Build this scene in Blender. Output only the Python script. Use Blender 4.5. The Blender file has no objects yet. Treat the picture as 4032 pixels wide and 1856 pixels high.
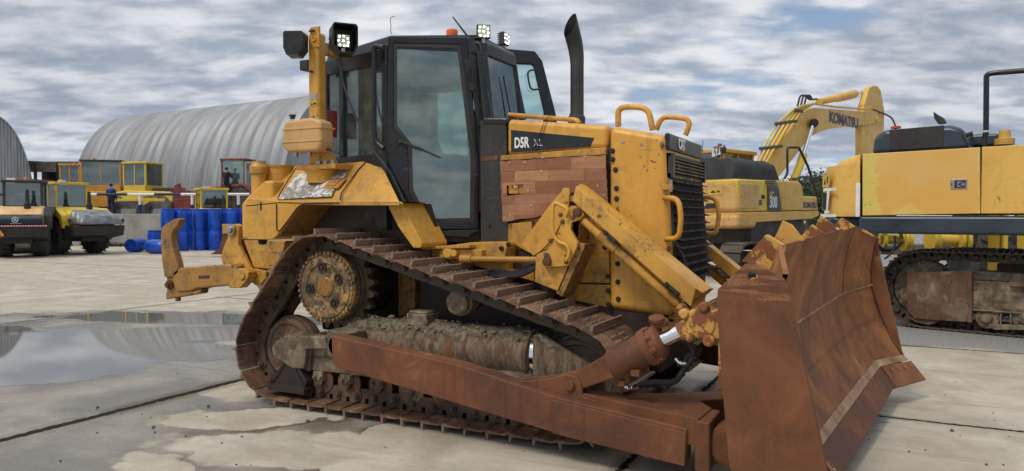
import bpy, bmesh, math, random
from mathutils import Vector, Matrix, noise as mn
random.seed(7)
R = math.radians
sc = bpy.context.scene
COL = sc.collection

# ------------------------------------------------------------------ camera
FPX, EYE, CAMY, YAW = 2912.0, 1.62, -5.87, R(27.1)
PIT = math.atan((928 - 850) / FPX)
cd = bpy.data.cameras.new('camera'); cam = bpy.data.objects.new('camera', cd); COL.objects.link(cam)
cd.sensor_fit = 'HORIZONTAL'; cd.sensor_width = 36.0; cd.lens = 36.0 * FPX / 4032
cd.clip_start = 0.05; cd.clip_end = 3000
cam.location = (0, CAMY, EYE); cam.rotation_euler = (R(90) - PIT, 0, YAW)
cd.dof.use_dof = True; cd.dof.focus_distance = 5.6; cd.dof.aperture_fstop = 5.6
sc.camera = cam

# ------------------------------------------------------------------ view
sc.view_settings.view_transform = 'Standard'; sc.view_settings.look = 'None'
sc.view_settings.gamma = 1; sc.view_settings.exposure = 0.2
sc.render.engine = 'CYCLES'
sc.cycles.use_denoising = True
sc.cycles.max_bounces = 7; sc.cycles.transparent_max_bounces = 10
sc.cycles.glossy_bounces = 4; sc.cycles.diffuse_bounces = 3

# ------------------------------------------------------------------ node helper
class NT:
    def __init__(s, tree): s.t = tree; s.n = tree.nodes; s.l = tree.links
    def new(s, typ, **kw):
        n = s.n.new(typ)
        for k, v in kw.items(): setattr(n, k, v)
        return n
    def put(s, sock, v):
        if v is None: return
        if isinstance(v, bpy.types.NodeSocket): s.l.new(v, sock)
        else:
            try: sock.default_value = v
            except Exception:
                sock.default_value = (v[0], v[1], v[2], 1.0) if hasattr(v, '__len__') else (v, v, v, 1.0)
    def m(s, op, a, b=None, c=None, clamp=False):
        n = s.new('ShaderNodeMath', operation=op, use_clamp=clamp)
        s.put(n.inputs[0], a); s.put(n.inputs[1], b); s.put(n.inputs[2], c)
        return n.outputs[0]
    def vm(s, op, a, b=None, sc_=None):
        n = s.new('ShaderNodeVectorMath', operation=op)
        s.put(n.inputs[0], a); s.put(n.inputs[1], b)
        if sc_ is not None: s.put(n.inputs['Scale'], sc_)
        return n.outputs[1] if op in ('LENGTH', 'DOT_PRODUCT', 'DISTANCE') else n.outputs[0]
    def noise(s, vec, scale, detail=6, rough=.55, dist=0.0):
        n = s.new('ShaderNodeTexNoise'); s.put(n.inputs['Vector'], vec)
        n.inputs['Scale'].default_value = scale; n.inputs['Detail'].default_value = detail
        n.inputs['Roughness'].default_value = rough; n.inputs['Distortion'].default_value = dist
        return n.outputs[0]
    def mapr(s, v, a, b, c=0.0, d=1.0, smooth=True):
        n = s.new('ShaderNodeMapRange'); n.interpolation_type = 'SMOOTHSTEP' if smooth else 'LINEAR'
        s.put(n.inputs[0], v)
        for i, x in enumerate((a, b, c, d)): n.inputs[i + 1].default_value = x
        return n.outputs[0]
    def mix(s, f, a, b, mode='MIX'):
        n = s.new('ShaderNodeMix', data_type='RGBA', blend_type=mode)
        s.put(n.inputs[0], f)
        for sock, v in ((n.inputs[6], a), (n.inputs[7], b)):
            if isinstance(v, bpy.types.NodeSocket): s.l.new(v, sock)
            else: sock.default_value = (v[0], v[1], v[2], 1)
        return n.outputs[2]
    def scale(s, vec, sx, sy, sz, rot=(0, 0, 0), loc=(0, 0, 0)):
        n = s.new('ShaderNodeMapping'); s.put(n.inputs[0], vec)
        n.inputs['Scale'].default_value = (sx, sy, sz); n.inputs['Rotation'].default_value = rot
        n.inputs['Location'].default_value = loc
        return n.outputs[0]
    def ramp(s, f, stops):
        n = s.new('ShaderNodeValToRGB'); s.put(n.inputs[0], f)
        e = n.color_ramp.elements
        while len(e) < len(stops): e.new(0.5)
        for i, (p, c) in enumerate(stops): e[i].position = p; e[i].color = (c[0], c[1], c[2], 1)
        return n.outputs[0]

# ------------------------------------------------------------------ world: overcast sky with a stratocumulus deck
SUN_EL, SUN_AZ = R(52), R(200)      # azimuth: clockwise from +Y (behind the camera, a little left)
w = bpy.data.worlds.new('World'); sc.world = w; w.use_nodes = True
t = NT(w.node_tree); t.n.clear()
out = t.new('ShaderNodeOutputWorld'); bg = t.new('ShaderNodeBackground'); t.l.new(bg.outputs[0], out.inputs[0])
bg.inputs[1].default_value = 0.1
sky = t.new('ShaderNodeTexSky', sky_type='NISHITA'); sky.sun_disc = False
sky.sun_elevation = SUN_EL; sky.sun_rotation = SUN_AZ
tc = t.new('ShaderNodeTexCoord'); d = tc.outputs['Generated']
sep = t.new('ShaderNodeSeparateXYZ'); t.put(sep.inputs[0], d)
z = t.m('MAXIMUM', sep.outputs[2], 0.0)
zz = t.m('ADD', z, 0.20)
px_ = t.m('DIVIDE', sep.outputs[0], zz); py_ = t.m('DIVIDE', sep.outputs[1], zz)
cmb = t.new('ShaderNodeCombineXYZ'); t.put(cmb.inputs[0], px_); t.put(cmb.inputs[1], py_)
# lumpy stratocumulus: soft rolls of cloud with light tops and blue-grey bases
V0 = t.scale(cmb.outputs[0], 1.3, 1.3, 1, rot=(0, 0, R(-27)))       # local x across the view
n1 = t.noise(t.scale(V0, .9, 1.3, 1), .85, 3, .50, .0)
n2 = t.noise(t.scale(V0, 1.0, 1.9, 1, rot=(0, 0, .16), loc=(3.1, 7.7, 0)), 1.9, 4, .50, .25)
n4 = t.noise(t.scale(V0, 1.0, 1.5, 1, rot=(0, 0, .1), loc=(1.7, 4.4, 0)), 5.5, 5, .55, .15)
n3 = t.noise(t.scale(V0, 1, 1, 1, loc=(11, 2, 0)), .35, 2, .5)
vo = t.new('ShaderNodeTexVoronoi'); vo.feature = 'SMOOTH_F1'; vo.inputs['Smoothness'].default_value = .55; vo.inputs['Scale'].default_value = 4.6
nd = t.new('ShaderNodeTexNoise'); nd.inputs['Scale'].default_value = 4; nd.inputs['Detail'].default_value = 4; t.put(nd.inputs['Vector'], V0)
t.put(vo.inputs['Vector'], t.vm('ADD', t.scale(V0, .75, 1.25, 1), t.vm('SCALE', nd.outputs[1], sc_=.30)))
bil = t.mapr(vo.outputs[0], .12, .62, 1, 0, smooth=False)
lump = t.m('ADD', t.m('MULTIPLY', n2, .60), t.m('ADD', t.m('MULTIPLY', n4, .28), t.m('MULTIPLY', bil, .12)))
shade = t.mapr(t.m('ADD', lump, t.m('MULTIPLY', t.m('SUBTRACT', n3, .5), .25)), .36, .60)
azx = t.m('SUBTRACT', sep.outputs[0], -.35)
open_ = t.mapr(t.m('ADD', t.m('MULTIPLY', n1, .6), t.m('ADD', t.m('MULTIPLY', lump, .4), t.m('MULTIPLY', azx, -.09))), .33, .45, 1, 0)
base_ = t.mapr(n1, .38, .64)
cl_lo = t.mix(base_, (3.3, 3.85, 4.65), (2.7, 3.15, 3.9))
cl_hi = t.mix(base_, (7.2, 7.35, 7.7), (5.6, 5.85, 6.4))
cloudc = t.mix(shade, cl_lo, cl_hi)
blue = t.mix(t.mapr(sep.outputs[2], 0.0, .35), (3.4, 4.7, 6.6), (1.9, 2.9, 4.7))
blue = t.mix(.2, blue, sky.outputs[0])
skyc = t.mix(t.m('MULTIPLY', open_, .85), cloudc, blue)
hz = t.mapr(sep.outputs[2], .0, .085, 1, 0)
skyc = t.mix(t.m('MULTIPLY', hz, .55), skyc, (7.2, 7.6, 8.1))
up = t.mapr(sep.outputs[2], .35, 1.0, 1.0, 1.9)
vs = t.vm('MULTIPLY', t.vm('SCALE', skyc, sc_=up), t.mix(t.mapr(sep.outputs[2], .35, 1.0), (1, 1, 1), (1.0, .95, .86)))
t.put(bg.inputs[0], vs)

sd = bpy.data.lights.new('sun', 'SUN'); sun = bpy.data.objects.new('sun', sd); COL.objects.link(sun)
sd.energy = 1.5; sd.angle = R(14); sd.color = (1, .92, .80)
sv = Vector((math.sin(SUN_AZ) * math.cos(SUN_EL), math.cos(SUN_AZ) * math.cos(SUN_EL), math.sin(SUN_EL)))
sun.rotation_euler = sv.to_track_quat('Z', 'Y').to_euler(); sun.location = sv * 60

# ------------------------------------------------------------------ materials
MATS = {}
def newmat(name):
    m = bpy.data.materials.new(name); m.use_nodes = True
    t = NT(m.node_tree); b = t.n['Principled BSDF']; MATS[name] = m
    tcn = t.new('ShaderNodeTexCoord')
    return m, t, b, tcn.outputs['Object']
def bump(t, b, h, strength=.3, dist=.01):
    n = t.new('ShaderNodeBump'); n.inputs['Strength'].default_value = strength; n.inputs['Distance'].default_value = dist
    t.put(n.inputs['Height'], h); t.l.new(n.outputs[0], b.inputs['Normal'])
def plain(name, c, rough=.5, metal=0.0, var=.15, sc_=6, em=None, es=0, spec=None):
    m, t, b, o = newmat(name)
    n = t.noise(o, sc_, 6, .6)
    col = t.mix(t.mapr(n, .3, .7), [q * (1 - var) for q in c], [min(1, q * (1 + var)) for q in c])
    t.put(b.inputs['Base Color'], col); b.inputs['Metallic'].default_value = metal
    t.put(b.inputs['Roughness'], t.mapr(n, .2, .8, max(0, rough - .08), min(1, rough + .1)))
    if spec is not None: b.inputs['Specular IOR Level'].default_value = spec
    if em: b.inputs['Emission Color'].default_value = (*em, 1); b.inputs['Emission Strength'].default_value = es
    return m
def paint(name, c, c2, grime=.5, chips=.5, rust=(.09, .04, .02), dirt=(.19, .12, .055), rough=.42, k=1.0, scuff=.5):
    m, t, b, o = newmat(name)
    big = t.noise(o, 1.6 * k, 5, .6, .3)
    col = t.mix(t.mapr(big, .35, .68), c, c2)
    g = t.noise(o, 4.5 * k, 9, .68, .4)
    gm = t.m('MULTIPLY', t.mapr(g, .50, .70), grime)
    col = t.mix(gm, col, dirt)
    st = t.noise(t.scale(o, 14 * k, 14 * k, 1.1 * k), 1.0, 5, .6)
    col = t.mix(t.m('MULTIPLY', t.mapr(st, .54, .74), grime * .55), col, [q * .55 for q in dirt])
    # long scuffs and scratches in two directions
    s1 = t.noise(t.scale(o, 3 * k, 3 * k, 46 * k, rot=(.3, .25, .4)), 1.0, 3, .5, .5)
    s2 = t.noise(t.scale(o, 52 * k, 9 * k, 4 * k, rot=(.2, -.55, .1)), 1.0, 3, .5, .4)
    area = t.mapr(t.noise(o, 2.7 * k, 4, .6), .44, .62)
    sm = t.m('MULTIPLY', t.m('MAXIMUM', t.mapr(s1, .67, .72), t.mapr(s2, .69, .73)), t.m('MULTIPLY', area, scuff))
    col = t.mix(sm, col, rust)
    ch = t.noise(o, 27 * k, 7, .7, .2)
    ca = t.noise(o, 3.3 * k, 5, .6)
    lo = .70 - .10 * chips
    cm = t.mapr(t.m('ADD', ch, t.m('MULTIPLY', t.m('SUBTRACT', ca, .5), .55)), lo, lo + .03)
    col = t.mix(cm, col, rust)
    geo = t.new('ShaderNodeNewGeometry')
    pt = t.mapr(t.m('ADD', geo.outputs['Pointiness'], t.m('MULTIPLY', t.m('SUBTRACT', ch, .5), .12)), .545, .60)
    col = t.mix(t.m('MULTIPLY', pt, min(1, chips * .9)), col, rust)
    t.put(b.inputs['Base Color'], col)
    r_ = t.m('ADD', t.mapr(g, .3, .7, rough - .1, rough + .22), t.m('MULTIPLY', cm, .3), clamp=True)
    t.put(b.inputs['Roughness'], r_)
    h = t.m('ADD', t.m('MULTIPLY', cm, -.5), t.m('MULTIPLY', t.noise(o, 2.0 * k, 3), 1.3))
    bump(t, b, h, .25, .012)
    return m
def rusty(name, stops, streak=.4, rough=.78, k=1.0, bmp=.4, patch=None, pm=(.56, .62), metal=0.0, weld=False):
    m, t, b, o = newmat(name)
    a = t.noise(o, 2.4 * k, 10, .66, .5)
    col = t.ramp(t.mapr(a, .28, .72, smooth=False), stops)
    st = t.noise(t.scale(o, 16 * k, 16 * k, .8 * k), 1.0, 6, .6)
    col = t.mix(t.m('MULTIPLY', t.mapr(st, .5, .75), streak), col, [q * .45 for q in stops[0][1]])
    fine = t.noise(o, 60 * k, 5, .7)
    col = t.mix(t.m('MULTIPLY', t.mapr(fine, .55, .75), .35), col, stops[-1][1])
    if patch:
        pn = t.noise(o, 5.2 * k, 9, .72, .6)
        col = t.mix(t.mapr(pn, pm[0], pm[1]), col, patch)
    t.put(b.inputs['Base Color'], col)
    t.put(b.inputs['Roughness'], t.mapr(a, .3, .7, rough - .18, rough + .12)); b.inputs['Metallic'].default_value = metal
    bump(t, b, t.m('ADD', t.m('MULTIPLY', fine, .35), a), bmp, .01)
    return m

YEL = (.68, .355, .055); YEL2 = (.59, .28, .036)
paint('yellow', YEL, YEL2, .50, .45)
paint('yellow_worn', YEL, (.46, .23, .04), .75, .62, scuff=1.0)
paint('yellow_dirty', (.44, .22, .045), (.27, .13, .035), .9, 1.1, rust=(.05, .03, .018), scuff=.9)
paint('yellow_soot', (.22, .105, .025), (.10, .05, .016), .8, .6, rust=(.03, .02, .012), scuff=.9)
paint('bottle_plastic', (.62, .36, .14), (.50, .28, .10), .35, .0, scuff=.1, rough=.5)
paint('black_paint', (.006, .007, .010), (.013, .014, .017), .12, .3, rust=(.08, .075, .07), dirt=(.10, .09, .08), rough=.30, scuff=.35)
paint('black_flat', (.010, .011, .013), (.024, .024, .025), .35, .3, rust=(.10, .07, .05), dirt=(.12, .1, .085), rough=.55, scuff=.35)
rusty('rust', [(0, (.050, .018, .009)), (.45, (.115, .039, .014)), (.8, (.18, .066, .022)), (1, (.24, .10, .036))])
rusty('rust_front', [(0, (.080, .031, .013)), (.4, (.19, .068, .021)), (.75, (.32, .125, .038)), (1, (.44, .21, .08))], .5)
rusty('rust_plate', [(0, (.055, .021, .011)), (.45, (.12, .042, .018)), (.8, (.19, .068, .027)), (1, (.31, .15, .07))], .45, bmp=.4, patch=(.17, .12, .08), pm=(.62, .70))
rusty('rust_bare', [(0, (.13, .06, .03)), (.45, (.30, .17, .09)), (1, (.48, .34, .22))], .15, k=2.5)
rusty('rust_yellow', [(0, (.12, .042, .016)), (.5, (.19, .065, .022)), (1, (.27, .10, .04))], .2, patch=(.56, .30, .07), pm=(.485, .525))
rusty('track_steel', [(0, (.030, .022, .017)), (.4, (.062, .042, .028)), (.75, (.115, .068, .04)), (1, (.17, .10, .06))], .2, rough=.62)
def mk_shoe():
    m, t, b, o = newmat('shoe_top'); g = t.new('ShaderNodeNewGeometry'); oi = t.new('ShaderNodeObjectInfo')
    off = t.new('ShaderNodeCombineXYZ'); t.put(off.inputs[0], t.m('MULTIPLY', oi.outputs['Random'], 37.0)); t.put(off.inputs[1], t.m('MULTIPLY', oi.outputs['Random'], 91.0))
    v = t.vm('ADD', o, off.outputs[0]); a = t.noise(v, 3.2, 9, .68, .6); f = t.noise(v, 24, 8, .7); s_ = t.noise(t.scale(v, 30, 2.5, 8), 1, 5, .6)
    col = t.ramp(t.mapr(a, .30, .70, smooth=False), [(0, (.040, .026, .018)), (.35, (.098, .052, .031)), (.65, (.19, .096, .054)), (1, (.30, .20, .13))])
    col = t.mix(t.m('MULTIPLY', t.mapr(f, .50, .66), .6), col, (.05, .033, .024)); col = t.mix(t.m('MULTIPLY', t.mapr(s_, .55, .72), .5), col, (.36, .29, .23))
    e = t.mapr(t.m('ADD', g.outputs['Pointiness'], t.m('MULTIPLY', t.m('SUBTRACT', f, .5), .08)), .52, .58)
    col = t.mix(t.m('MULTIPLY', e, .40), col, (.34, .26, .20)); t.put(b.inputs['Base Color'], col); t.put(b.inputs['Roughness'], t.mapr(a, .3, .7, .75, .42)); bump(t, b, t.m('ADD', f, a), .6, .008)
mk_shoe()
rusty('muddy', [(0, (.045, .033, .024)), (.35, (.11, .080, .052)), (.7, (.25, .195, .13)), (1, (.38, .31, .22))], .3, rough=.9, k=2.2, bmp=1.0, patch=(.075, .035, .024), pm=(.52, .64))
rusty('mud', [(0, (.09, .07, .045)), (.5, (.20, .16, .11)), (1, (.32, .26, .19))], .0, rough=.95, k=4, bmp=1.0)
rusty('dark_case', [(0, (.012, .010, .010)), (.5, (.030, .018, .015)), (1, (.07, .035, .024))], .3, rough=.6)
plain('rubber', (.022, .021, .020), .75, var=.3)
plain('tyre', (.055, .050, .045), .9, var=.4, sc_=4)
plain('chrome', (.75, .77, .80), .12, 1.0, .05)
plain('steel', (.35, .34, .33), .35, .9, .3)
plain('bolt_steel', (.10, .075, .055), .5, .3, .4, 20)
plain('hose', (.028, .028, .03), .6, var=.3, sc_=30)
plain('stack_paint', (.032, .031, .030), .5, 0, .5, 3)
plain('interior', (.045, .05, .05), .7, var=.2)
plain('console_grey', (.30, .33, .31), .6, var=.1)
plain('headliner', (.14, .155, .15), .8, var=.15)
plain('white_paint', (.72, .72, .70), .5, var=.1)
plain('decal_black', (.012, .015, .020), .32, var=.3)
plain('decal_blue', (.010, .016, .055), .35, var=.2)
plain('amber', (.85, .18, .015), .2, var=.1)
plain('red_paint', (.22, .02, .018), .4, var=.2)
plain('red_machine', (.17, .028, .022), .5, var=.35, sc_=3)
plain('orange_red', (.55, .05, .015), .5, var=.1)
plain('blue_plastic', (.005, .066, .44), .33, var=.30, sc_=2.2)
plain('blue_dark', (.006, .018, .07), .6, var=.2)
plain('navy_cloth', (.010, .016, .045), .9, var=.3)
plain('blue_cloth', (.02, .07, .33), .9, var=.2)
plain('black_cloth', (.010, .010, .012), .9, var=.3)
plain('grey_cloth', (.33, .34, .33), .9, var=.2)
plain('skin', (.42, .24, .17), .55, var=.08)
plain('led_glass', (.55, .62, .45), .12, var=.1)
plain('led_lit', (.9, .95, .9), .3, em=(.95, 1, .95), es=3)
plain('tarp', (.025, .027, .030), .8, var=.5, sc_=3)
plain('grey_tarp', (.20, .21, .215), .35, var=.35, sc_=3)
plain('bucket_grey', (.12, .115, .105), .6, var=.4, sc_=3)
plain('slate_paint', (.035, .048, .065), .30, var=.25, sc_=2)
plain('container_red', (.28, .06, .03), .6, var=.2)
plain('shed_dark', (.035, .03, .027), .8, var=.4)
plain('shed_grey', (.20, .18, .16), .8, var=.4)
plain('rim_yellow', (.55, .36, .05), .5, var=.2)
plain('bark', (.06, .05, .04), .9, var=.3)
plain('leaf', (.035, .055, .022), .8, var=.6, sc_=1.3)
plain('red_sign', (.75, .03, .02), .4, var=.05)
plain('orange_sign', (.85, .25, .01), .4, var=.05)
plain('stone', (.09, .09, .085), .9, var=.5, sc_=30)
paint('bright_yellow', (.72, .52, .045), (.66, .44, .05), .3, .2, scuff=.3)
paint('pale_yellow', (.72, .50, .15), (.66, .42, .12), .35, .15, scuff=.3)
paint('cream_yellow', (.74, .50, .24), (.62, .36, .12), .3, .1, scuff=.2)
paint('orange_yellow', (.62, .30, .03), (.52, .24, .03), .4, .3, scuff=.3)
paint('excavator_yellow', (.74, .45, .10), (.68, .38, .075), .22, .18, scuff=.35, k=.7)
paint('excavator_faded', (.66, .38, .12), (.56, .33, .12), .35, .75, rust=(.17, .07, .03), scuff=.6, k=.45)
rusty('excavator_track', [(0, (.030, .025, .021)), (.5, (.065, .05, .038)), (1, (.13, .095, .065))], .1, rough=.8)
rusty('excavator_guard', [(0, (.05, .022, .015)), (.45, (.11, .045, .025)), (.8, (.17, .11, .07)), (1, (.28, .22, .15))], .3, rough=.8, patch=(.19, .15, .10), pm=(.54, .62))

def mk_door_yellow():       # excavator door: repainted lemon patches over the older yellow
    m, t, b, o = newmat('patched_yellow')
    n = t.noise(o, 1.5, 3, .6); col = t.mix(t.mapr(n, .35, .65), (.70, .43, .13), (.70, .39, .085))
    sx = t.new('ShaderNodeSeparateXYZ'); t.put(sx.inputs[0], t.new('ShaderNodeTexCoord').outputs['Generated'])
    wob = t.m('MULTIPLY', t.m('SUBTRACT', t.noise(o, 3.5, 8, .65), .5), .22)
    e1 = t.mapr(t.m('ADD', sx.outputs[0], wob), .13, .17, 1, 0)
    e2 = t.mapr(t.m('ADD', sx.outputs[0], wob), .95, .985, 0, .8)
    bx = t.m('SUBTRACT', sx.outputs[0], .42)
    e3 = t.mapr(t.m('ADD', t.m('ADD', t.m('MULTIPLY', t.m('ABSOLUTE', bx), 1.1), sx.outputs[2]), wob), .12, .20, .8, 0)
    mk = t.m('MAXIMUM', t.m('MAXIMUM', e1, e2), e3)
    col = t.mix(mk, col, (.67, .51, .12))
    ch = t.noise(o, 20, 6, .7); cm = t.m('MULTIPLY', t.mapr(ch, .64, .67), mk)
    col = t.mix(cm, col, (.22, .13, .04))
    t.put(b.inputs['Base Color'], col); b.inputs['Roughness'].default_value = .38
    bump(t, b, t.m('ADD', t.m('MULTIPLY', t.noise(o, 6, 6, .6), mk), t.noise(o, 1.2, 2)), .5, .02)
mk_door_yellow()

def mk_final_drive():
    m, t, b, o = newmat('greasy_yellow')
    n = t.noise(o, 13, 9, .7, .6); n2 = t.noise(o, 3.5, 4, .6)
    n5 = t.noise(o, 32, 7, .7, .4)
    col = t.mix(t.mapr(t.m('ADD', t.m('MULTIPLY', n, .6), t.m('MULTIPLY', n5, .4)), .45, .54), (.035, .027, .019), (.50, .29, .095))
    col = t.mix(t.mapr(n2, .38, .62, .15, .85), col, (.10, .068, .038))
    col = t.mix(t.m('MULTIPLY', t.mapr(t.noise(o, 40, 4, .6), .5, .7), .4), col, (.30, .19, .09))
    t.put(b.inputs['Base Color'], col); b.inputs['Roughness'].default_value = .6
    bump(t, b, n, .7, .008)
mk_final_drive()

def mk_tube():
    m, t, b, o = newmat('tube_caked')
    g = t.new('ShaderNodeNewGeometry'); sp = t.new('ShaderNodeSeparateXYZ'); t.put(sp.inputs[0], o)
    a = t.noise(o, 4, 10, .7, .5); f = t.noise(o, 26, 8, .7); v = t.noise(t.scale(o, 22, 22, 4.0), 1, 8, .7, .6)
    col = t.ramp(t.mapr(a, .3, .7, smooth=False), [(0, (.045, .024, .017)), (.5, (.10, .052, .034)), (1, (.17, .085, .05))])
    col = t.mix(t.mapr(v, .34, .64, 0, .85), col, (.27, .205, .135)); col = t.mix(t.m('MULTIPLY', t.mapr(t.noise(o, 9, 8, .7), .54, .64), .6), col, (.075, .045, .03)); col = t.mix(t.mapr(t.noise(o, 3.1, 6, .6), .60, .66), col, (.24, .085, .03))
    mudc = t.mix(t.mapr(f, .38, .62), (.10, .078, .052), (.285, .235, .165))
    top = t.mapr(t.m('ADD', sp.outputs[2], t.m('MULTIPLY', t.m('SUBTRACT', a, .5), .34)), .70, .735)
    col = t.mix(top, col, mudc); t.put(b.inputs['Base Color'], col); b.inputs['Roughness'].default_value = .9
    bump(t, b, t.m('ADD', t.m('MULTIPLY', f, t.mapr(top, 0, 1, .4, 1.3)), v), 1.0, .02)
mk_tube()
def mk_wood():
    m, t, b, o = newmat('wood_lino')
    sp = t.new('ShaderNodeSeparateXYZ'); t.put(sp.inputs[0], o)
    v = t.new('ShaderNodeCombineXYZ'); t.put(v.inputs[0], sp.outputs[0]); t.put(v.inputs[1], sp.outputs[2])
    br = t.new('ShaderNodeTexBrick'); t.put(br.inputs['Vector'], v.outputs[0])
    br.offset = .37; br.offset_frequency = 2; br.squash = 1
    br.inputs['Scale'].default_value = 1; br.inputs['Mortar Size'].default_value = .0012; br.inputs['Mortar Smooth'].default_value = .2
    br.inputs['Brick Width'].default_value = .30; br.inputs['Row Height'].default_value = .090
    br.inputs['Color1'].default_value = (.27, .100, .040, 1); br.inputs['Color2'].default_value = (.47, .22, .10, 1)
    br.inputs['Mortar'].default_value = (.07, .02, .01, 1); br.inputs['Bias'].default_value = 0
    gr = t.noise(t.scale(o, 4, 4, 70), 1, 4, .6, .6)
    col = t.mix(t.m('MULTIPLY', t.mapr(gr, .4, .7), .35), br.outputs[0], (.15, .045, .02))
    du = t.noise(o, 3, 6, .6); col = t.mix(t.m('MULTIPLY', t.mapr(du, .5, .75), .5), col, (.40, .27, .20))
    t.put(b.inputs['Base Color'], col); b.inputs['Roughness'].default_value = .42
    bump(t, b, t.noise(o, 5, 3), .5, .02)
mk_wood()

def mk_patch():
    m, t, b, o = newmat('anti_slip_patch')
    n = t.noise(o, 28, 8, .7); n2 = t.noise(o, 5, 4, .6)
    col = t.mix(t.mapr(t.m('ADD', n, t.m('MULTIPLY', t.m('SUBTRACT', n2, .5), .6)), .47, .55), (.24, .22, .19), (.66, .65, .62))
    t.put(b.inputs['Base Color'], col); b.inputs['Roughness'].default_value = .8; bump(t, b, n, .4, .004)
mk_patch()
def mk_end_plate():
    m, t, b, o = newmat('rust_end_plate')
    sp = t.new('ShaderNodeSeparateXYZ'); t.put(sp.inputs[0], o)
    a = t.noise(o, 2.2, 10, .66, .5); f = t.noise(o, 70, 5, .7); g = t.noise(t.scale(o, 30, 30, 2.0), 1, 6, .6); hs = t.noise(t.scale(o, 3, 3, 34), 1, 6, .65)
    col = t.ramp(t.mapr(a, .28, .72, smooth=False), [(0, (.085, .033, .015)), (.5, (.165, .060, .023)), (1, (.24, .094, .034))])
    col = t.mix(t.m('MULTIPLY', t.mapr(g, .5, .72), .45), col, (.20, .085, .035))
    col = t.mix(t.m('MULTIPLY', t.mapr(f, .55, .75), .4), col, (.23, .10, .045))
    top = t.mapr(t.m('ADD', sp.outputs[2], t.m('MULTIPLY', t.m('SUBTRACT', hs, .5), .22)), 1.15, 1.17)
    col2 = t.mix(t.mapr(hs, .42, .62), (.12, .042, .02), (.31, .135, .055)); col2 = t.mix(t.m('MULTIPLY', t.mapr(f, .48, .6), .6), col2, (.08, .03, .016))
    col = t.mix(t.m('MULTIPLY', top, .85), col, col2)
    t.put(b.inputs['Base Color'], col); b.inputs['Roughness'].default_value = .75; bump(t, b, t.m('ADD', t.m('MULTIPLY', f, .5), a), .4, .008)
mk_end_plate()

def mk_glass(name, tint, refl, dust, dust_sheen_col=(.45, .5, .48)):
    m = bpy.data.materials.new(name); m.use_nodes = True; MATS[name] = m
    t = NT(m.node_tree); t.n.clear(); o = t.new('ShaderNodeOutputMaterial')
    tr = t.new('ShaderNodeBsdfTransparent'); tr.inputs[0].default_value = (*tint, 1)
    gl = t.new('ShaderNodeBsdfGlossy'); gl.inputs['Roughness'].default_value = .015; gl.inputs[0].default_value = (.86, .95, .93, 1)
    di = t.new('ShaderNodeBsdfDiffuse'); di.inputs[0].default_value = (*dust_sheen_col, 1)
    fr = t.new('ShaderNodeFresnel'); fr.inputs[0].default_value = 1.5
    f = t.m('ADD', fr.outputs[0], refl, clamp=True)
    tcn = t.new('ShaderNodeTexCoord')
    dn = t.mapr(t.noise(tcn.outputs['Object'], 5, 8, .65), .35, .75, dust * .4, dust * 1.6)  # diffuse veil paints thin dust together with a pale sky reflection
    a = t.new('ShaderNodeMixShader'); t.put(a.inputs[0], dn); t.l.new(tr.outputs[0], a.inputs[1]); t.l.new(di.outputs[0], a.inputs[2])
    c = t.new('ShaderNodeMixShader'); t.put(c.inputs[0], f); t.l.new(a.outputs[0], c.inputs[1]); t.l.new(gl.outputs[0], c.inputs[2])
    t.l.new(c.outputs[0], o.inputs[0]); return m
mk_glass('cab_glass', (.58, .68, .64), .10, .15, (.44, .55, .49))
mk_glass('clear_glass', (.78, .92, .90), .08, .13, (.55, .68, .66))
mk_glass('far_glass', (.50, .55, .54), .10, .06)

def mk_zinc():
    m, t, b, o = newmat('zinc_sheet')
    n = t.noise(t.scale(o, 1.1, .25, .12), 1.0, 6, .6); st = t.noise(t.scale(o, 9, .5, .35), 1.0, 6, .65, .3)
    f = t.m('ADD', t.m('MULTIPLY', n, .5), t.m('MULTIPLY', st, .5))
    col = t.ramp(t.mapr(f, .33, .67, smooth=False), [(0, (.17, .165, .16)), (.45, (.27, .275, .285)), (.75, (.35, .365, .38)), (1, (.50, .53, .56))])
    t.put(b.inputs['Base Color'], col); b.inputs['Metallic'].default_value = .35; b.inputs['Roughness'].default_value = .48
mk_zinc()
def mk_wall():
    m, t, b, o = newmat('old_concrete')
    n = t.noise(o, .9, 8, .65); st = t.noise(t.scale(o, 3, 3, .35), 1, 5, .6)
    col = t.mix(t.mapr(n, .3, .7), (.24, .23, .205), (.40, .38, .34)); col = t.mix(t.m('MULTIPLY', t.mapr(st, .5, .7), .4), col, (.15, .14, .125))
    t.put(b.inputs['Base Color'], col); b.inputs['Roughness'].default_value = .9; bump(t, b, n, .4, .02)
mk_wall()

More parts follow.
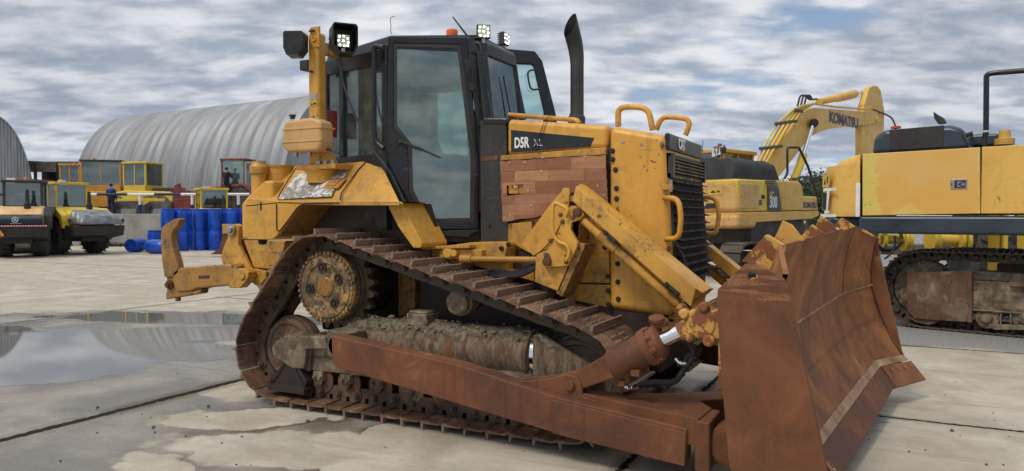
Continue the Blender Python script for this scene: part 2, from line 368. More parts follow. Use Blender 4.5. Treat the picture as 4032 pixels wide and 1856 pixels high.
def mk_ground():
    m, t, b, o = newmat('concrete_yard')
    sp = t.new('ShaderNodeSeparateXYZ'); t.put(sp.inputs[0], o); X, Y = sp.outputs[0], sp.outputs[1]
    def c2(x, y):
        n = t.new('ShaderNodeCombineXYZ'); t.put(n.inputs[0], x); t.put(n.inputs[1], y); return n.outputs[0]
    xy = c2(X, Y)
    big = t.noise(xy, .35, 6, .6); mid = t.noise(xy, 1.7, 9, .66, .4); fine = t.noise(xy, 22, 6, .7); grit = t.noise(xy, 140, 3, .7)
    col = t.mix(t.mapr(mid, .32, .68), (.35, .31, .24), (.54, .49, .40))
    col = t.mix(t.m('MULTIPLY', t.mapr(big, .4, .65), .6), col, (.36, .305, .225))
    col = t.mix(t.m('MULTIPLY', t.mapr(fine, .5, .72), .30), col, (.24, .22, .19))
    brush = t.noise(t.scale(xy, 5, 90, 1), 1, 2, .5)
    col = t.mix(t.m('MULTIPLY', t.mapr(brush, .45, .7), .10), col, (.20, .185, .16))
    spk = t.mapr(t.noise(xy, 55, 2, .5), .735, .76); col = t.mix(t.m('MULTIPLY', spk, .8), col, (.07, .06, .05))
    # tyre and track marks: faint long arcs of mud
    tr_ = t.noise(t.scale(xy, .5, 4.5, 1, rot=(0, 0, .12)), 1, 6, .6, .8)
    col = t.mix(t.m('MULTIPLY', t.mapr(tr_, .52, .72), .5), col, (.27, .215, .15))
    # gravel beyond the slabs on the right, sandy dirt far off
    wob = t.m('MULTIPLY', t.m('SUBTRACT', mid, .5), 1.6)
    gv = t.m('MULTIPLY', t.mapr(t.m('ADD', Y, wob), 4.45, 4.75), t.mapr(t.m('ADD', X, wob), -2.6, -1.9))
    gn = t.noise(xy, 34, 5, .8)
    gcol = t.ramp(gn, [(.3, (.10, .095, .085)), (.5, (.25, .24, .225)), (.68, (.42, .41, .40))])
    col = t.mix(gv, col, gcol)
    # slab joints
    def joint(coord, val, wdt, lo, hi, other):
        dd = t.m('ABSOLUTE', t.m('SUBTRACT', t.m('ADD', coord, t.m('MULTIPLY', t.m('SUBTRACT', t.noise(xy, 3.0, 4, .6), .5), .05)), val))
        dd = t.m('ADD', dd, t.m('MULTIPLY', t.m('SUBTRACT', t.noise(xy, 14, 5, .7), .5), .075))
        k = t.m('MAXIMUM', t.mapr(dd, wdt * .55, wdt * .9, 1, 0), t.m('MULTIPLY', t.mapr(dd, wdt, wdt * 3.5, 1, 0), t.mapr(mid, .38, .62, .0, .45)))
        r1 = t.m('MULTIPLY', t.m('GREATER_THAN', other, lo), t.m('LESS_THAN', other, hi))
        return t.m('MULTIPLY', k, r1)
    js = [joint(X, -5.69, .066, -8, 9, Y), joint(X, -11.8, .03, -8, 30, Y), joint(X, -1.52, .034, -8, 4.6, Y), joint(Y, .77, .030, -1.5, 9, X),
          joint(X, 3.4, .02, -8, 4.6, Y), joint(Y, -3.3, .018, -5.7, 9, X), joint(Y, 4.55, .03, -12, 9, X), joint(Y, 9.5, .03, -30, -5.7, X), joint(Y, 14.5, .04, -40, 0, X)]
    J = js[0]
    for q in js[1:]: J = t.m('MAXIMUM', J, q)
    # wet concrete and standing water
    wn_ = t.new('ShaderNodeTexNoise'); wn_.inputs['Scale'].default_value = .9; wn_.inputs['Detail'].default_value = 6; wn_.inputs['Roughness'].default_value = .6; t.put(wn_.inputs['Vector'], xy)
    wsp = t.new('ShaderNodeSeparateXYZ'); t.put(wsp.inputs[0], wn_.outputs[1])
    XW = t.m('ADD', X, t.m('MULTIPLY', t.m('SUBTRACT', wsp.outputs[0], .5), 1.5)); YW = t.m('ADD', Y, t.m('MULTIPLY', t.m('SUBTRACT', wsp.outputs[1], .5), 1.1))
    def blob(cx, cy, rx, ry, a):
        u = t.m('SUBTRACT', XW, cx); v = t.m('SUBTRACT', YW, cy); ca, sa = math.cos(a), math.sin(a)
        p = t.m('ADD', t.m('MULTIPLY', u, ca / rx), t.m('MULTIPLY', v, sa / rx)); q = t.m('ADD', t.m('MULTIPLY', u, -sa / ry), t.m('MULTIPLY', v, ca / ry))
        return t.m('SUBTRACT', 1.0, t.m('SQRT', t.m('ADD', t.m('MULTIPLY', p, p), t.m('MULTIPLY', q, q))))
    def mx(l):
        r_ = l[0]
        for q in l[1:]: r_ = t.m('MAXIMUM', r_, q)
        return r_
    nz = t.m('SUBTRACT', t.noise(xy, 1.1, 6, .6, .4), .5); nz2 = t.m('SUBTRACT', t.noise(xy, 4.5, 5, .6), .5)
    wet_f = mx([blob(*q) for q in WET]); pud_f = mx([blob(*q) for q in PUD]); dry_f = mx([blob(*q) for q in DRY])
    wet_v = t.m('ADD', wet_f, t.m('ADD', t.m('MULTIPLY', nz, .55), t.m('MULTIPLY', nz2, .10)))
    wet = t.mapr(wet_v, -.02, .045); dry = t.mapr(t.m('ADD', dry_f, t.m('ADD', t.m('MULTIPLY', nz, .5), t.m('ADD', t.m('MULTIPLY', nz2, .30), t.m('MULTIPLY', t.m('SUBTRACT', fine, .5), .12)))), -.03, .13)
    wet = t.m('MULTIPLY', wet, t.m('SUBTRACT', 1, dry))
    pud = t.mapr(t.m('ADD', pud_f, t.m('ADD', t.m('MULTIPLY', nz, .30), t.m('MULTIPLY', nz2, .05))), 0, .05)
    damp = t.mapr(t.noise(xy, .8, 5, .6), .40, .62, .45, 1.0)
    wetcol = t.mix(.72, col, (.085, .070, .053))
    col = t.mix(t.m('MULTIPLY', wet, damp), col, wetcol)
    rim = t.m('MULTIPLY', t.m('MULTIPLY', wet, t.mapr(t.m('SUBTRACT', wet_v, t.m('MULTIPLY', dry_f, .5)), .05, .45, 1, 0)), .85)
    col = t.mix(rim, col, (.12, .092, .062))
    col = t.mix(J, col, (.030, .026, .018))
    col = t.mix(pud, col, (.15, .138, .12))
    t.put(b.inputs['Base Color'], col)
    rgh = t.mix(wet, (.88, .88, .88), t.mix(t.mapr(t.noise(xy, 2.3, 5, .6), .38, .62), (.15, .15, .15), (.38, .38, .38)))
    film = t.mapr(t.m('ADD', pud_f, t.m('ADD', t.m('MULTIPLY', nz, .6), t.m('MULTIPLY', nz2, .25))), -.42, -.02)
    rgh = t.mix(t.m('MULTIPLY', film, .85), rgh, (.13, .13, .13)); rgh = t.mix(pud, rgh, (.035, .035, .035)); rgh = t.mix(J, rgh, (.95, .95, .95)); t.put(b.inputs['Roughness'], rgh)
    b.inputs['IOR'].default_value = 1.5
    t.put(b.inputs['Specular IOR Level'], t.m('MULTIPLY', t.mapr(pud, 0, 1, .5, 1.0), t.mapr(J, 0, 1, 1, .1)))
    hh = t.m('ADD', t.m('MULTIPLY', fine, .5), t.m('ADD', t.m('MULTIPLY', grit, .25), t.m('MULTIPLY', J, -4)))
    hh = t.m('ADD', hh, t.m('MULTIPLY', t.m('MULTIPLY', gn, gv), 2.5))
    hh = t.m('MULTIPLY', hh, t.m('SUBTRACT', 1, pud))
    bump(t, b, hh, .45, .012)
    return m
# (centre x, y, radius along, radius across, angle)
PUD = [(-9.6, -.25, 2.9, .95, .10), (-8.7, -1.45, 1.9, 1.0, .5), (-11.5, -.9, 3.2, 1.2, .4), (-9.6, 2.25, 3.0, .55, .32), (-8.3, 1.2, 1.5, .5, .3)]
WET = [(-9.0, .6, 4.6, 2.6, .2), (-6.6, -1.8, 2.6, 1.9, .2), (-4.7, -2.75, 1.9, .8, -.35), (-3.3, -2.45, 1.8, .26, -.40), (-4.1, -1.95, 1.2, .28, .95), (-9, -4, 4.5, 2.6, .2), (-7.6, -.3, 1.9, 1.0, 0), (-2.7, -3.0, 1.6, .16, .1), (-2.0, .6, 1.9, 1.4, 0)]
DRY = [(-5.15, -.75, .7, .5, .3), (-4.55, -1.55, .8, .30, .6), (-3.2, -1.8, 1.6, .42, 0.3), (-4.05, -2.62, .42, .22, -.3), (-3.35, -2.75, .5, .18, -.2), (-7.1, .95, .75, .30, .3)]
mk_ground()
def M(n): return MATS[n]

# ------------------------------------------------------------------ frames: measured photo points put back on real planes
ZM = dict(A=(600, 600, .5901), B=(1000, 0, .8431), C=(1900, 300, .8429), D=(2700, 800, .8905), E=(900, 1100, .6373), F=(1800, 1000, .7218),
          G=(0, 400, .5481), H=(2700, 250, .9276), I=(1100, 60, .5061), J=(1500, 60, .4215), K=(1500, 500, .4216), L=(600, 800, .4217),
          M=(2050, 700, .506), N=(900, 1200, .4216), O=(0, 600, .3794), P=(520, 600, .3795), Q=(2700, 300, .506), R=(3200, 250, .5481),
          S=(3400, 850, .4637), T=(0, 1050, .6795), X=(0, 0, 1.0))
_c, _s, _cp, _sp = math.cos(YAW), math.sin(YAW), math.cos(PIT), math.sin(PIT)
def ray(u, v):
    a = (u - 2016) / FPX; b = (928 - v) / FPX; f = _cp + b * _sp
    return Vector((a * _c - f * _s, a * _s + f * _c, b * _cp - _sp))
EYEV = Vector((0, CAMY, EYE))
def src(z, p): x0, y0, s = ZM[z]; return x0 + p[0] * s, y0 + p[1] * s
class Frame:
    def __init__(s, o, yaw=0.0, roll=0.0):
        s.o = Vector(o)
        s.ey = Vector((-math.sin(yaw), math.cos(yaw), roll)).normalized(); s.ex = Vector((math.cos(yaw), math.sin(yaw), 0)); s.ez = s.ex.cross(s.ey)
    def w(s, x, y, z): return s.o + s.ex * x + s.ey * y + s.ez * z
    def at(s, z, p, y):             # local x,z where the sight line meets the local plane y
        d = ray(*src(z, p)); t_ = (y + s.ey.dot(s.o - EYEV)) / s.ey.dot(d); q = EYEV + d * t_ - s.o
        return (q.dot(s.ex), q.dot(s.ez))
    def pts(s, z, ps, y): return [s.at(z, p, y) for p in ps]
W0 = Frame((0, 0, 0))
def place(u, depth):                # ground point at picture column u and a given depth
    l = (u - 2016) / FPX * depth
    return Vector((l * _c - depth * _s, CAMY + l * _s + depth * _c, 0))
def zat(v, depth): return EYE + (850 - v) / FPX * depth

# ------------------------------------------------------------------ mesh builder
class MB:
    def __init__(s): s.v = []; s.f = []
    def add(s, vs, fs):
        k = len(s.v); s.v += [tuple(q) for q in vs]; s.f += [tuple(i + k for i in f) for f in fs]; return s
    def prism(s, poly, y0, y1, fr=W0, taper=None):
        """poly of (x,z); extruded y0..y1 in the frame; taper: polygon at y1"""
        p2 = taper or poly; n = len(poly)
        vs = [fr.w(x, y0, z) for x, z in poly] + [fr.w(x, y1, z) for x, z in p2]
        a = sum(poly[i][0] * poly[(i + 1) % n][1] - poly[(i + 1) % n][0] * poly[i][1] for i in range(n))
        o = list(range(n)) if (a > 0) == (y1 > y0) else list(range(n))[::-1]
        fs = [tuple(o), tuple(i + n for i in o[::-1])]
        for i in range(n):
            j = (i + 1) % n; a_, b_ = o[i], o[j]; fs.append((b_, a_, a_ + n, b_ + n))
        return s.add(vs, fs)
    def box(s, x0, x1, y0, y1, z0, z1, fr=W0):
        return s.prism([(x0, z0), (x1, z0), (x1, z1), (x0, z1)], y0, y1, fr)
    def rings(s, rs, cap=True, closed=False):
        n = len(rs[0]); vs = [p for r in rs for p in r]; fs = []
        m_ = len(rs)
        for i in range(m_ if closed else m_ - 1):
            for j in range(n):
                a, b = i * n + j, i * n + (j + 1) % n; c, e = ((i + 1) % m_) * n + j, ((i + 1) % m_) * n + (j + 1) % n
                fs.append((a, b, e, c))
        if cap and not closed: fs.append(tuple(range(n))[::-1]); fs.append(tuple((m_ - 1) * n + j for j in range(n)))
        return s.add(vs, fs)
    def lathe(s, o, ax, prof, n=24, cap=True):
        o = Vector(o); ax = Vector(ax).normalized(); u = ax.orthogonal().normalized(); v = ax.cross(u)
        return s.rings([[o + ax * h + (u * math.cos(6.28318 * j / n) + v * math.sin(6.28318 * j / n)) * r for j in range(n)] for h, r in prof], cap)
    def cyl(s, a, b, r, r2=None, n=16):
        a, b = Vector(a), Vector(b); return s.lathe(a, b - a, [(0, r), ((b - a).length, r if r2 is None else r2)], n)
    def tube(s, pts, r, n=10, rr=None, cap=True):
        pts = [Vector(p) for p in pts]; N = len(pts); rs = []; up = None
        for i, p in enumerate(pts):
            d_ = (pts[min(i + 1, N - 1)] - pts[max(i - 1, 0)]).normalized()
            if up is None: up = d_.orthogonal().normalized()
            up = (up - d_ * up.dot(d_)).normalized(); v = d_.cross(up); ri = rr[i] if rr else r
            rs.append([p + (up * math.cos(6.28318 * j / n) + v * math.sin(6.28318 * j / n)) * ri for j in range(n)])
        return s.rings(rs, cap)
    def bolt(s, o, ax, r=.012, h=.012):
        return s.lathe(o, ax, [(0, r * 1.35), (h * .3, r * 1.35), (h * .3, r), (h, r), (h * 1.05, r * .8)], 6)
    def mesh(s, name, mat, ang=32):
        me = bpy.data.meshes.new(name); me.from_pydata(s.v, [], s.f); me.update()
        if mat: me.materials.append(M(mat) if isinstance(mat, str) else mat)
        me.polygons.foreach_set('use_smooth', [True] * len(me.polygons)); me.set_sharp_from_angle(angle=R(ang))
        return me
def smooth_path(pts, r=.08, n=5):
    """rounded corners of a polyline"""
    pts = [Vector(p) for p in pts]; o = [pts[0]]
    for a, b, c in zip(pts, pts[1:], pts[2:]):
        d1 = (a - b); d2 = (c - b); k = min(r, d1.length * .48, d2.length * .48); p = b + d1.normalized() * k; q = b + d2.normalized() * k
        for i in range(n + 1):
            t_ = i / n; o.append(p * (1 - t_) ** 2 + b * 2 * t_ * (1 - t_) + q * t_ * t_)
    o.append(pts[-1]); return o
def link(o, parent=None):
    COL.objects.link(o)
    if parent:
        o.parent = parent; o.matrix_parent_inverse = WMAT(parent).inverted()
    return o
def WMAT(o):
    m_ = Matrix.LocRotScale(o.location, o.rotation_euler, o.scale)
    return (WMAT(o.parent) @ o.matrix_parent_inverse @ m_) if o.parent else m_
SPLIT = {'case_plate', 'axle_housing', 'pillar', 'rops_post', 'bolt', 'rivet', 'stud', 'pivot_pin', 'armrest', 'headlamp', 'strap_lug', 'bolt_hole', 'staple', 'drain_plug', 'lug', 'pipe_clamp', 'tail_lamp', 'mudguard', 'side_frame', 'upright', 'hazard_stripe', 'door_post', 'ripper_arm', 'warning_mark', 'base_flange', 'stripe', 'ripper_link', 'latch_plate', 'slotted_strap', 'hose_fitting', 'track_guide', 'beacon_lens'}
def pieces(mb):
    n = len(mb.v); pa = list(range(n))
    def fd(i):
        while pa[i] != i: pa[i] = pa[pa[i]]; i = pa[i]
        return i
    for f in mb.f:
        for i in f[1:]: pa[fd(i)] = fd(f[0])
    gr = {}
    for f in mb.f: gr.setdefault(fd(f[0]), []).append(f)
    for fs in gr.values():
        ids = sorted({i for f in fs for i in f}); mp = {a: b for b, a in enumerate(ids)}; q = MB(); q.v = [mb.v[i] for i in ids]; q.f = [tuple(mp[i] for i in f) for f in fs]; yield q
def part(name, mb, mat, parent=None, bev=0.0, seg=2, ang=32, label=None):
    if name in SPLIT:
        o = None
        for q in pieces(mb): o = part1(name, q, mat, parent, bev, seg, ang, label)
        return o
    return part1(name, mb, mat, parent, bev, seg, ang, label)
def part1(name, mb, mat, parent=None, bev=0.0, seg=2, ang=32, label=None):
    o = bpy.data.objects.new(name, mb.mesh(name, mat, ang)); link(o, parent)
    if bev:
        b = o.modifiers.new('bevel', 'BEVEL'); b.width = bev; b.segments = seg; b.limit_method = 'ANGLE'; b.angle_limit = R(30); b.harden_normals = True
    if label: o['label'] = label
    return o
def thing(name, label, cat, loc=(0, 0, 0), rz=0, group=None):
    o = bpy.data.objects.new(name, None); COL.objects.link(o); o.location = loc; o.rotation_euler = (0, 0, rz); o.empty_display_size = .2
    o['label'] = label; o['category'] = cat
    if group: o['group'] = group
    return o
def tag(o, label, cat, group=None):
    o['label'] = label; o['category'] = cat
    if group: o['group'] = group
    return o
def struct(o, kind='structure'): o['kind'] = kind; return o
def text(name, s_, mat, fr, x, y, z, size, parent, sx=1.0, bold=.0, ext=.0015, align='LEFT', rot=0.0):
    """lettering standing on a frame's plane y, reading along +x (seen from -y)"""
    cu = bpy.data.curves.new(name, 'FONT'); cu.body = s_; cu.size = size; cu.extrude = ext; cu.offset = bold; cu.align_x = align
    tmp = bpy.data.objects.new('tmp', cu); COL.objects.link(tmp)
    dg = bpy.context.evaluated_depsgraph_get(); me = bpy.data.meshes.new_from_object(tmp.evaluated_get(dg))
    bpy.data.objects.remove(tmp); me.name = name; me.materials.clear(); me.materials.append(M(mat))
    ca, sa = math.cos(rot), math.sin(rot)
    for v in me.vertices:
        a, b, c = v.co; a *= sx; a, b = a * ca - b * sa, a * sa + b * ca
        v.co = fr.w(x + a, y - c, z + b)
    o = bpy.data.objects.new(name, me); return link(o, parent)
# ================================================================== ground
g = MB(); g.add([(-900, -60, 0), (900, -60, 0), (900, 1500, 0), (-900, 1500, 0)], [(0, 1, 2, 3)])
struct(part('ground', g, 'concrete_yard'))
# ================================================================== the crawler bulldozer
DZ = thing('bulldozer', 'muddy yellow bulldozer with rusty blade, wood-pattern side panel and black cab in the foreground', 'bulldozer', (-3.2, 0, 0))
def zp(z, p, Z):
    d_ = ray(*src(z, p)); t_ = (Z - EYE) / d_.z; q = EYEV + d_ * t_; return q.x, q.y
def xp(z, p, X):
    d_ = ray(*src(z, p)); t_ = X / d_.x; q = EYEV + d_ * t_; return q.y, q.z
def at3(z, p, y, fr=W0): a = fr.at(z, p, y); return fr.w(a[0], y, a[1])
def sub(parent, name, mb, mat, **k): return part(name, mb, mat, parent, **k)

# ---- tracks
CI = [((-4.68, .46), .32), ((-1.96, .475), .335), ((-4.165, 1.03), .365)]
def belt(circles):
    """closed counter-clockwise belt round the circles -> dense list of (x,z)"""
    n = len(circles); tg = []
    for i in range(n):
        (c1, r1), (c2, r2) = circles[i], circles[(i + 1) % n]
        dx, dz = c2[0] - c1[0], c2[1] - c1[1]; L = math.hypot(dx, dz); a = math.atan2(dz, dx) - math.acos((r1 - r2) / L); tg.append(a)
    P_ = []
    for i in range(n):
        (c, r) = circles[i]; a0, a1 = tg[i - 1], tg[i]
        while a1 < a0: a1 += 2 * math.pi
        k = max(2, int((a1 - a0) / .06))
        for j in range(k + 1): a = a0 + (a1 - a0) * j / k; P_.append((c[0] + r * math.cos(a), c[1] + r * math.sin(a)))
    return P_
def sampler(P_):
    L = [0]
    for a, b in zip(P_, P_[1:] + P_[:1]): L.append(L[-1] + math.hypot(b[0] - a[0], b[1] - a[1]))
    T = L[-1]; Q_ = P_ + P_[:1]
    import bisect
    def f(s_):
        s_ %= T; i = min(bisect.bisect_right(L, s_) - 1, len(P_) - 1); k = (s_ - L[i]) / max(1e-9, L[i + 1] - L[i])
        return Q_[i][0] + (Q_[i + 1][0] - Q_[i][0]) * k, Q_[i][1] + (Q_[i + 1][1] - Q_[i][1]) * k
    return f, T
TP = belt(CI); TF, TT = sampler(TP); NS = 42; PITCH = TT / NS
def shoe_mesh(w_, grousers=((-.075, .040),), pit=PITCH):
    m = MB(); h = pit / 2
    pr = [(-h - .008, .072), (-h + .012, .086), (h - .03, .086), (h + .006, .074), (h + .022, .062), (h + .020, .050), (h - .004, .062), (h - .03, .073), (-h - .006, .060)]
    k = len(pr)
    def ex(poly, y0, y1):
        n = len(poly); m.add([(a, y0, b) for a, b in poly] + [(a, y1, b) for a, b in poly], [tuple(range(n))[::-1], tuple(n + i for i in range(n))] + [(i, (i + 1) % n, (i + 1) % n + n, i + n) for i in range(n)])
    ex(pr[::-1], -w_ / 2, w_ / 2)
    for gt, gh in grousers:
        ex([(gt - .011, .084), (gt + .013, .084), (gt + .008, .086 + gh), (gt - .007, .086 + gh)][::1][::-1], -w_ / 2 + .004, w_ / 2 - .004)
    for yy in (-.115, -.055, .055, .115):
        for tt in (.0, .045): m.bolt((tt, yy + (.01 if tt else -.01), .085), (0, 0, 1), .011, .014)
    return m
SH = shoe_mesh(.61).mesh('track_shoe', 'shoe_top')
def make_track(yc, outer):
    ch = MB()
    for i in range(NS):
        a, b = TF(i * PITCH), TF((i + 1) * PITCH)
        t_ = Vector((b[0] - a[0], 0, b[1] - a[1])).normalized(); n_ = Vector((t_.z, 0, -t_.x)); A = Vector((a[0], 0, a[1])); B_ = Vector((b[0], 0, b[1])); L = (B_ - A).length
        for sgn in (-1, 1):
            y0 = yc + sgn * .085 - .018 + (.012 if i % 2 else 0) * sgn
            pr = [(-.045, -.03), (-.02, -.052), (L * .5, -.056), (L + .02, -.052), (L + .045, -.02), (L + .045, .02), (L + .01, .05), (L * .75, .072), (L * .62, .072), (L * .60, .02), (L * .42, .02), (L * .40, .072), (L * .1, .072), (-.01, .05), (-.045, .02)]
            vs = [A + t_ * p + n_ * q + Vector((0, y0, 0)) for p, q in pr] + [A + t_ * p + n_ * q + Vector((0, y0 + .036, 0)) for p, q in pr]; n = len(pr)
            ch.add(vs, [tuple(range(n)), tuple(n + j for j in range(n))[::-1]] + [((j + 1) % n, j, j + n, (j + 1) % n + n) for j in range(n)])
        ch.cyl(A + Vector((0, yc - .135, 0)), A + Vector((0, yc + .135, 0)), .030, n=10)
        ch.cyl(A + Vector((0, yc - .15, 0)), A + Vector((0, yc - .13, 0)), .020, n=8)
    tr = part('track', ch, 'track_steel', DZ)
    for i in range(NS):
        a, b = TF(i * PITCH), TF((i + 1) * PITCH)
        t_ = Vector((b[0] - a[0], 0, b[1] - a[1])).normalized(); n_ = Vector((t_.z, 0, -t_.x))
        o = bpy.data.objects.new('track_shoe', SH); COL.objects.link(o); o.parent = tr
        m_ = Matrix(((t_.x, 0, n_.x, (a[0] + b[0]) / 2), (0, -1, 0, yc), (t_.z, 0, n_.z, (a[1] + b[1]) / 2), (0, 0, 0, 1)))
        if random.random() < .9: m_ = m_ @ Matrix.Rotation(random.uniform(-.02, .02), 4, 'Y')
        o.matrix_parent_inverse = Matrix.Identity(4); o.matrix_local = m_
    return tr
make_track(-.945, -1); make_track(.945, 1)

def undercarriage(yc, sg, full=True):
    # sg: -1 near side (outer face towards -y)
    o = lambda d_: yc + sg * d_
    sp = MB(); c = (-4.165, 1.03); N = 22; ring = []
    for j in range(N * 4):
        a = 2 * math.pi * j / (N * 4); r = [.33, .385, .385, .33][j % 4]; ring.append((c[0] + r * math.cos(a), c[1] + r * math.sin(a)))
    sp.prism(ring, yc - .035, yc + .035)
    sp.lathe((c[0], o(-.05), c[1]), (0, sg, 0), [(0, .30), (.10, .30), (.12, .285), (.12, .20)], 40)
    for j in range(26):
        a = 2 * math.pi * (j + .5) / 26; sp.bolt((c[0] + .275 * math.cos(a), o(.07), c[1] + .275 * math.sin(a)), (0, sg, 0), .012, .014)
    sub(DZ, 'sprocket', sp, 'track_steel')
    fd = MB()
    fd.lathe((c[0], o(-.1), c[1]), (0, sg, 0), [(0, .24), (.14, .25), (.17, .272), (.20, .30), (.265, .302), (.275, .295), (.278, .262), (.290, .255), (.292, .20), (.280, .19), (.280, .0)], 56, cap=False)
    f = sub(DZ, 'final_drive', fd, 'greasy_yellow')
    b = MB()
    for j in range(40):
        a = 2 * math.pi * j / 40; b.bolt((c[0] + .280 * math.cos(a), o(.172), c[1] + .280 * math.sin(a)), (0, sg, 0), .014, .022)
        b.bolt((c[0] + .283 * math.cos(a + .08), o(.10), c[1] + .283 * math.sin(a + .08)), (0, sg, 0), .012, .02)
    sub(f, 'bolt_ring', b, 'greasy_yellow')
    h = MB(); h.lathe((c[0], o(.17), c[1]), (0, sg, 0), [(0, .082), (.018, .082), (.024, .074), (.024, 0)], 28, cap=False)
    for j in range(3):
        a = R(75) + 2 * math.pi * j / 3 * 1.0
        h.bolt((c[0] + .055 * math.cos(a), o(.194), c[1] + .055 * math.sin(a)), (0, sg, 0), .007, .008)
    sub(f, 'hub_cap', h, 'yellow_worn')
    pl = MB()
    for a in (R(100), R(28), R(-52), R(188)):
        q = (c[0] + .165 * math.cos(a), o(.18), c[1] + .165 * math.sin(a))
        pl.lathe(q, (0, sg, 0), [(0, .044), (.018, .044), (.018, .030), (.006, .028), (.006, .018), (.022, .016), (.022, 0)], 18, cap=False)
    sub(f, 'drain_plug', pl, 'dark_case')
    for nm, (c2, r) in (('rear_idler', CI[0]), ('front_idler', CI[1])):
        w_ = MB(); r = r - .056
        prof = [(0, .04), (.015, .055), (.015, .10), (.0, .12), (-.012, .16), (-.012, r - .055), (.008, r - .045), (.010, r - .018), (.0, r - .006), (-.01, r), (-.04, r), (-.042, r + .02), (-.108, r + .02), (-.11, r), (-.15, r), (-.15, .05)]
        w_.lathe((c2[0], o(.075), c2[1]), (0, sg, 0), prof, 48)
        iw = sub(DZ, nm, w_, 'excavator_guard' if nm == 'rear_idler' else 'track_steel')
        hb = MB(); hb.lathe((c2[0], o(.075), c2[1]), (0, sg, 0), [(0, .10), (.02, .10), (.05, .06), (.07, .055), (.075, .0)], 20, cap=False); sub(iw, 'hub', hb, 'muddy')
    for x in (-4.27, -3.98, -3.66, -3.36, -3.04, -2.72, -2.38):
        rl = MB(); rl.lathe((x, o(.10), .235), (0, sg, 0), [(-.2, .02), (-.2, .085), (-.16, .10), (-.10, .085), (-.06, .085), (-.03, .10), (-.005, .118), (.012, .118), (.018, .085), (.02, .045), (.055, .04), (.06, 0)], 24)
        rl2 = sub(DZ, 'track_roller', rl, 'excavator_guard')
        bk = MB(); bk.box(x - .05, x + .05, *sorted((o(.115), o(.165))), .235, .31); bk.bolt((x - .03, o(.165), .265), (0, sg, 0), .016, .02); bk.bolt((x + .03, o(.165), .265), (0, sg, 0), .016, .02)
        sub(rl2, 'roller_bracket', bk, 'muddy', bev=.006)
    fm = MB()
    fm.prism([(-4.45, .31), (-2.35, .31), (-2.25, .38), (-2.3, .50), (-4.2, .56), (-4.45, .60)], o(.14), o(-.14))
    fm.prism([(-4.62, .36), (-4.36, .30), (-4.32, .58), (-4.45, .64), (-4.64, .58)], o(.17), o(.10))
    tf = sub(DZ, 'track_frame', fm, 'muddy', bev=.008)
    tb = MB(); rs = []; N = 26
    for i in range(N + 1):
        x = -3.98 + (1.66) * i / N; ring = []
        for j in range(28):
            a = 2 * math.pi * j / 28; rr = .175; pnt = Vector((x, math.cos(a), math.sin(a)))
            lump = mn.noise(Vector((x * 5, math.cos(a) * 1.5, math.sin(a) * 1.5)))
            rr += max(0, math.sin(a)) * (.010 + .022 * lump + .014 * mn.noise(Vector((x * 17, a * 5, 3)))) * (1 if i < N - 1 else 0) + .003 * mn.noise(Vector((x * 30, a * 8, 0)))
            ring.append((x, yc + rr * math.cos(a) * 1.02, .595 + rr * math.sin(a)))
        rs.append(ring)
    tb.rings(rs); tb.lathe((-2.35, yc, .595), (1, 0, 0), [(0, .186), (.03, .186), (.035, .17)], 28)
    for x in (-3.05, -3.3): tb.tube([(x, yc + .18 * math.cos(a * .3), .595 + .18 * math.sin(a * .3)) for a in range(21)], .005, 5)
    ft = sub(DZ, 'recoil_tube', tb, 'tube_caked')
    ck = MB()
    for (x, y, z_, s_) in ((-3.47, sg * -.02, .80, .055),):
        ck.box(-3.42, -3.22, yc - .09, yc + .09, .72, .845); ck.box(-3.405, -3.235, yc - .075, yc + .075, .845, .865)
    sub(ft, 'tube_clamp', ck, 'muddy', bev=.012)
    rd = MB(); rd.cyl((-2.33, yc, .595), (-2.26, yc, .595), .155, n=28); sub(ft, 'recoil_rod', rd, 'chrome')
    yk = MB(); fw = (-2.26, .76)
    yk.prism([(-2.265, .44), (-2.265, .765), (-2.21, .775), (-1.80, .575), (-1.78, .53), (-1.97, .42)], o(.175), o(.125))
    yk.prism([(-2.26, .44), (-2.26, .76), (-2.235, .765), (-2.235, .44)], o(.17), o(-.17))
    yk.prism([(-2.265, .44), (-2.265, .765), (-2.21, .775), (-1.80, .575), (-1.78, .53), (-1.97, .42)], o(-.175), o(-.125))
    for p_ in ((-1.90, .50), (-1.98, .47), (-1.85, .53)): yk.bolt((p_[0], o(.175), p_[1]), (0, sg, 0), .02, .025)
    sub(DZ, 'idler_yoke', yk, 'tube_caked', bev=.006)
    ry = MB(); ry.prism([(-4.72, .40), (-4.70, .54), (-4.55, .60), (-4.15, .62), (-4.12, .52), (-4.35, .50), (-4.38, .33), (-4.50, .32)], o(.215), o(.12)); ry.lathe((-4.68, o(.12), .46), (0, sg, 0), [(0, .09), (.06, .085), (.085, .06), (.09, 0)], 16, cap=False)
    sub(DZ, 'idler_bracket', ry, 'muddy', bev=.012)
    gd = MB(); a_, b_, c_ = W0.at('N', (558, 490), -1.17), W0.at('N', (395, 742), -1.17), W0.at('N', (700, 785), -1.17)
    d1, d2 = W0.at('N', (402, 790), -1.19), W0.at('N', (716, 840), -1.19)
    k = 1
    gd.prism([b_, (b_[0] - .01, b_[1] + .04), (a_[0] - .02, a_[1] + .02), (a_[0] + .02, a_[1] + .02), (c_[0] + .012, c_[1] + .06), c_], sg * 1.15, sg * .98)
    gd.box(b_[0] - .01, c_[0] + .03, *sorted((sg * 1.20, sg * .98)), d2[1] - .005, b_[1] + .002)
    for p_, q_ in ((a_, b_), (a_, c_), (b_, c_)): gd.tube([(p_[0], sg * 1.152, p_[1]), (q_[0], sg * 1.152, q_[1])], .008, 6)
    sub(DZ, 'chain_guard', gd, 'dark_case', bev=.004)
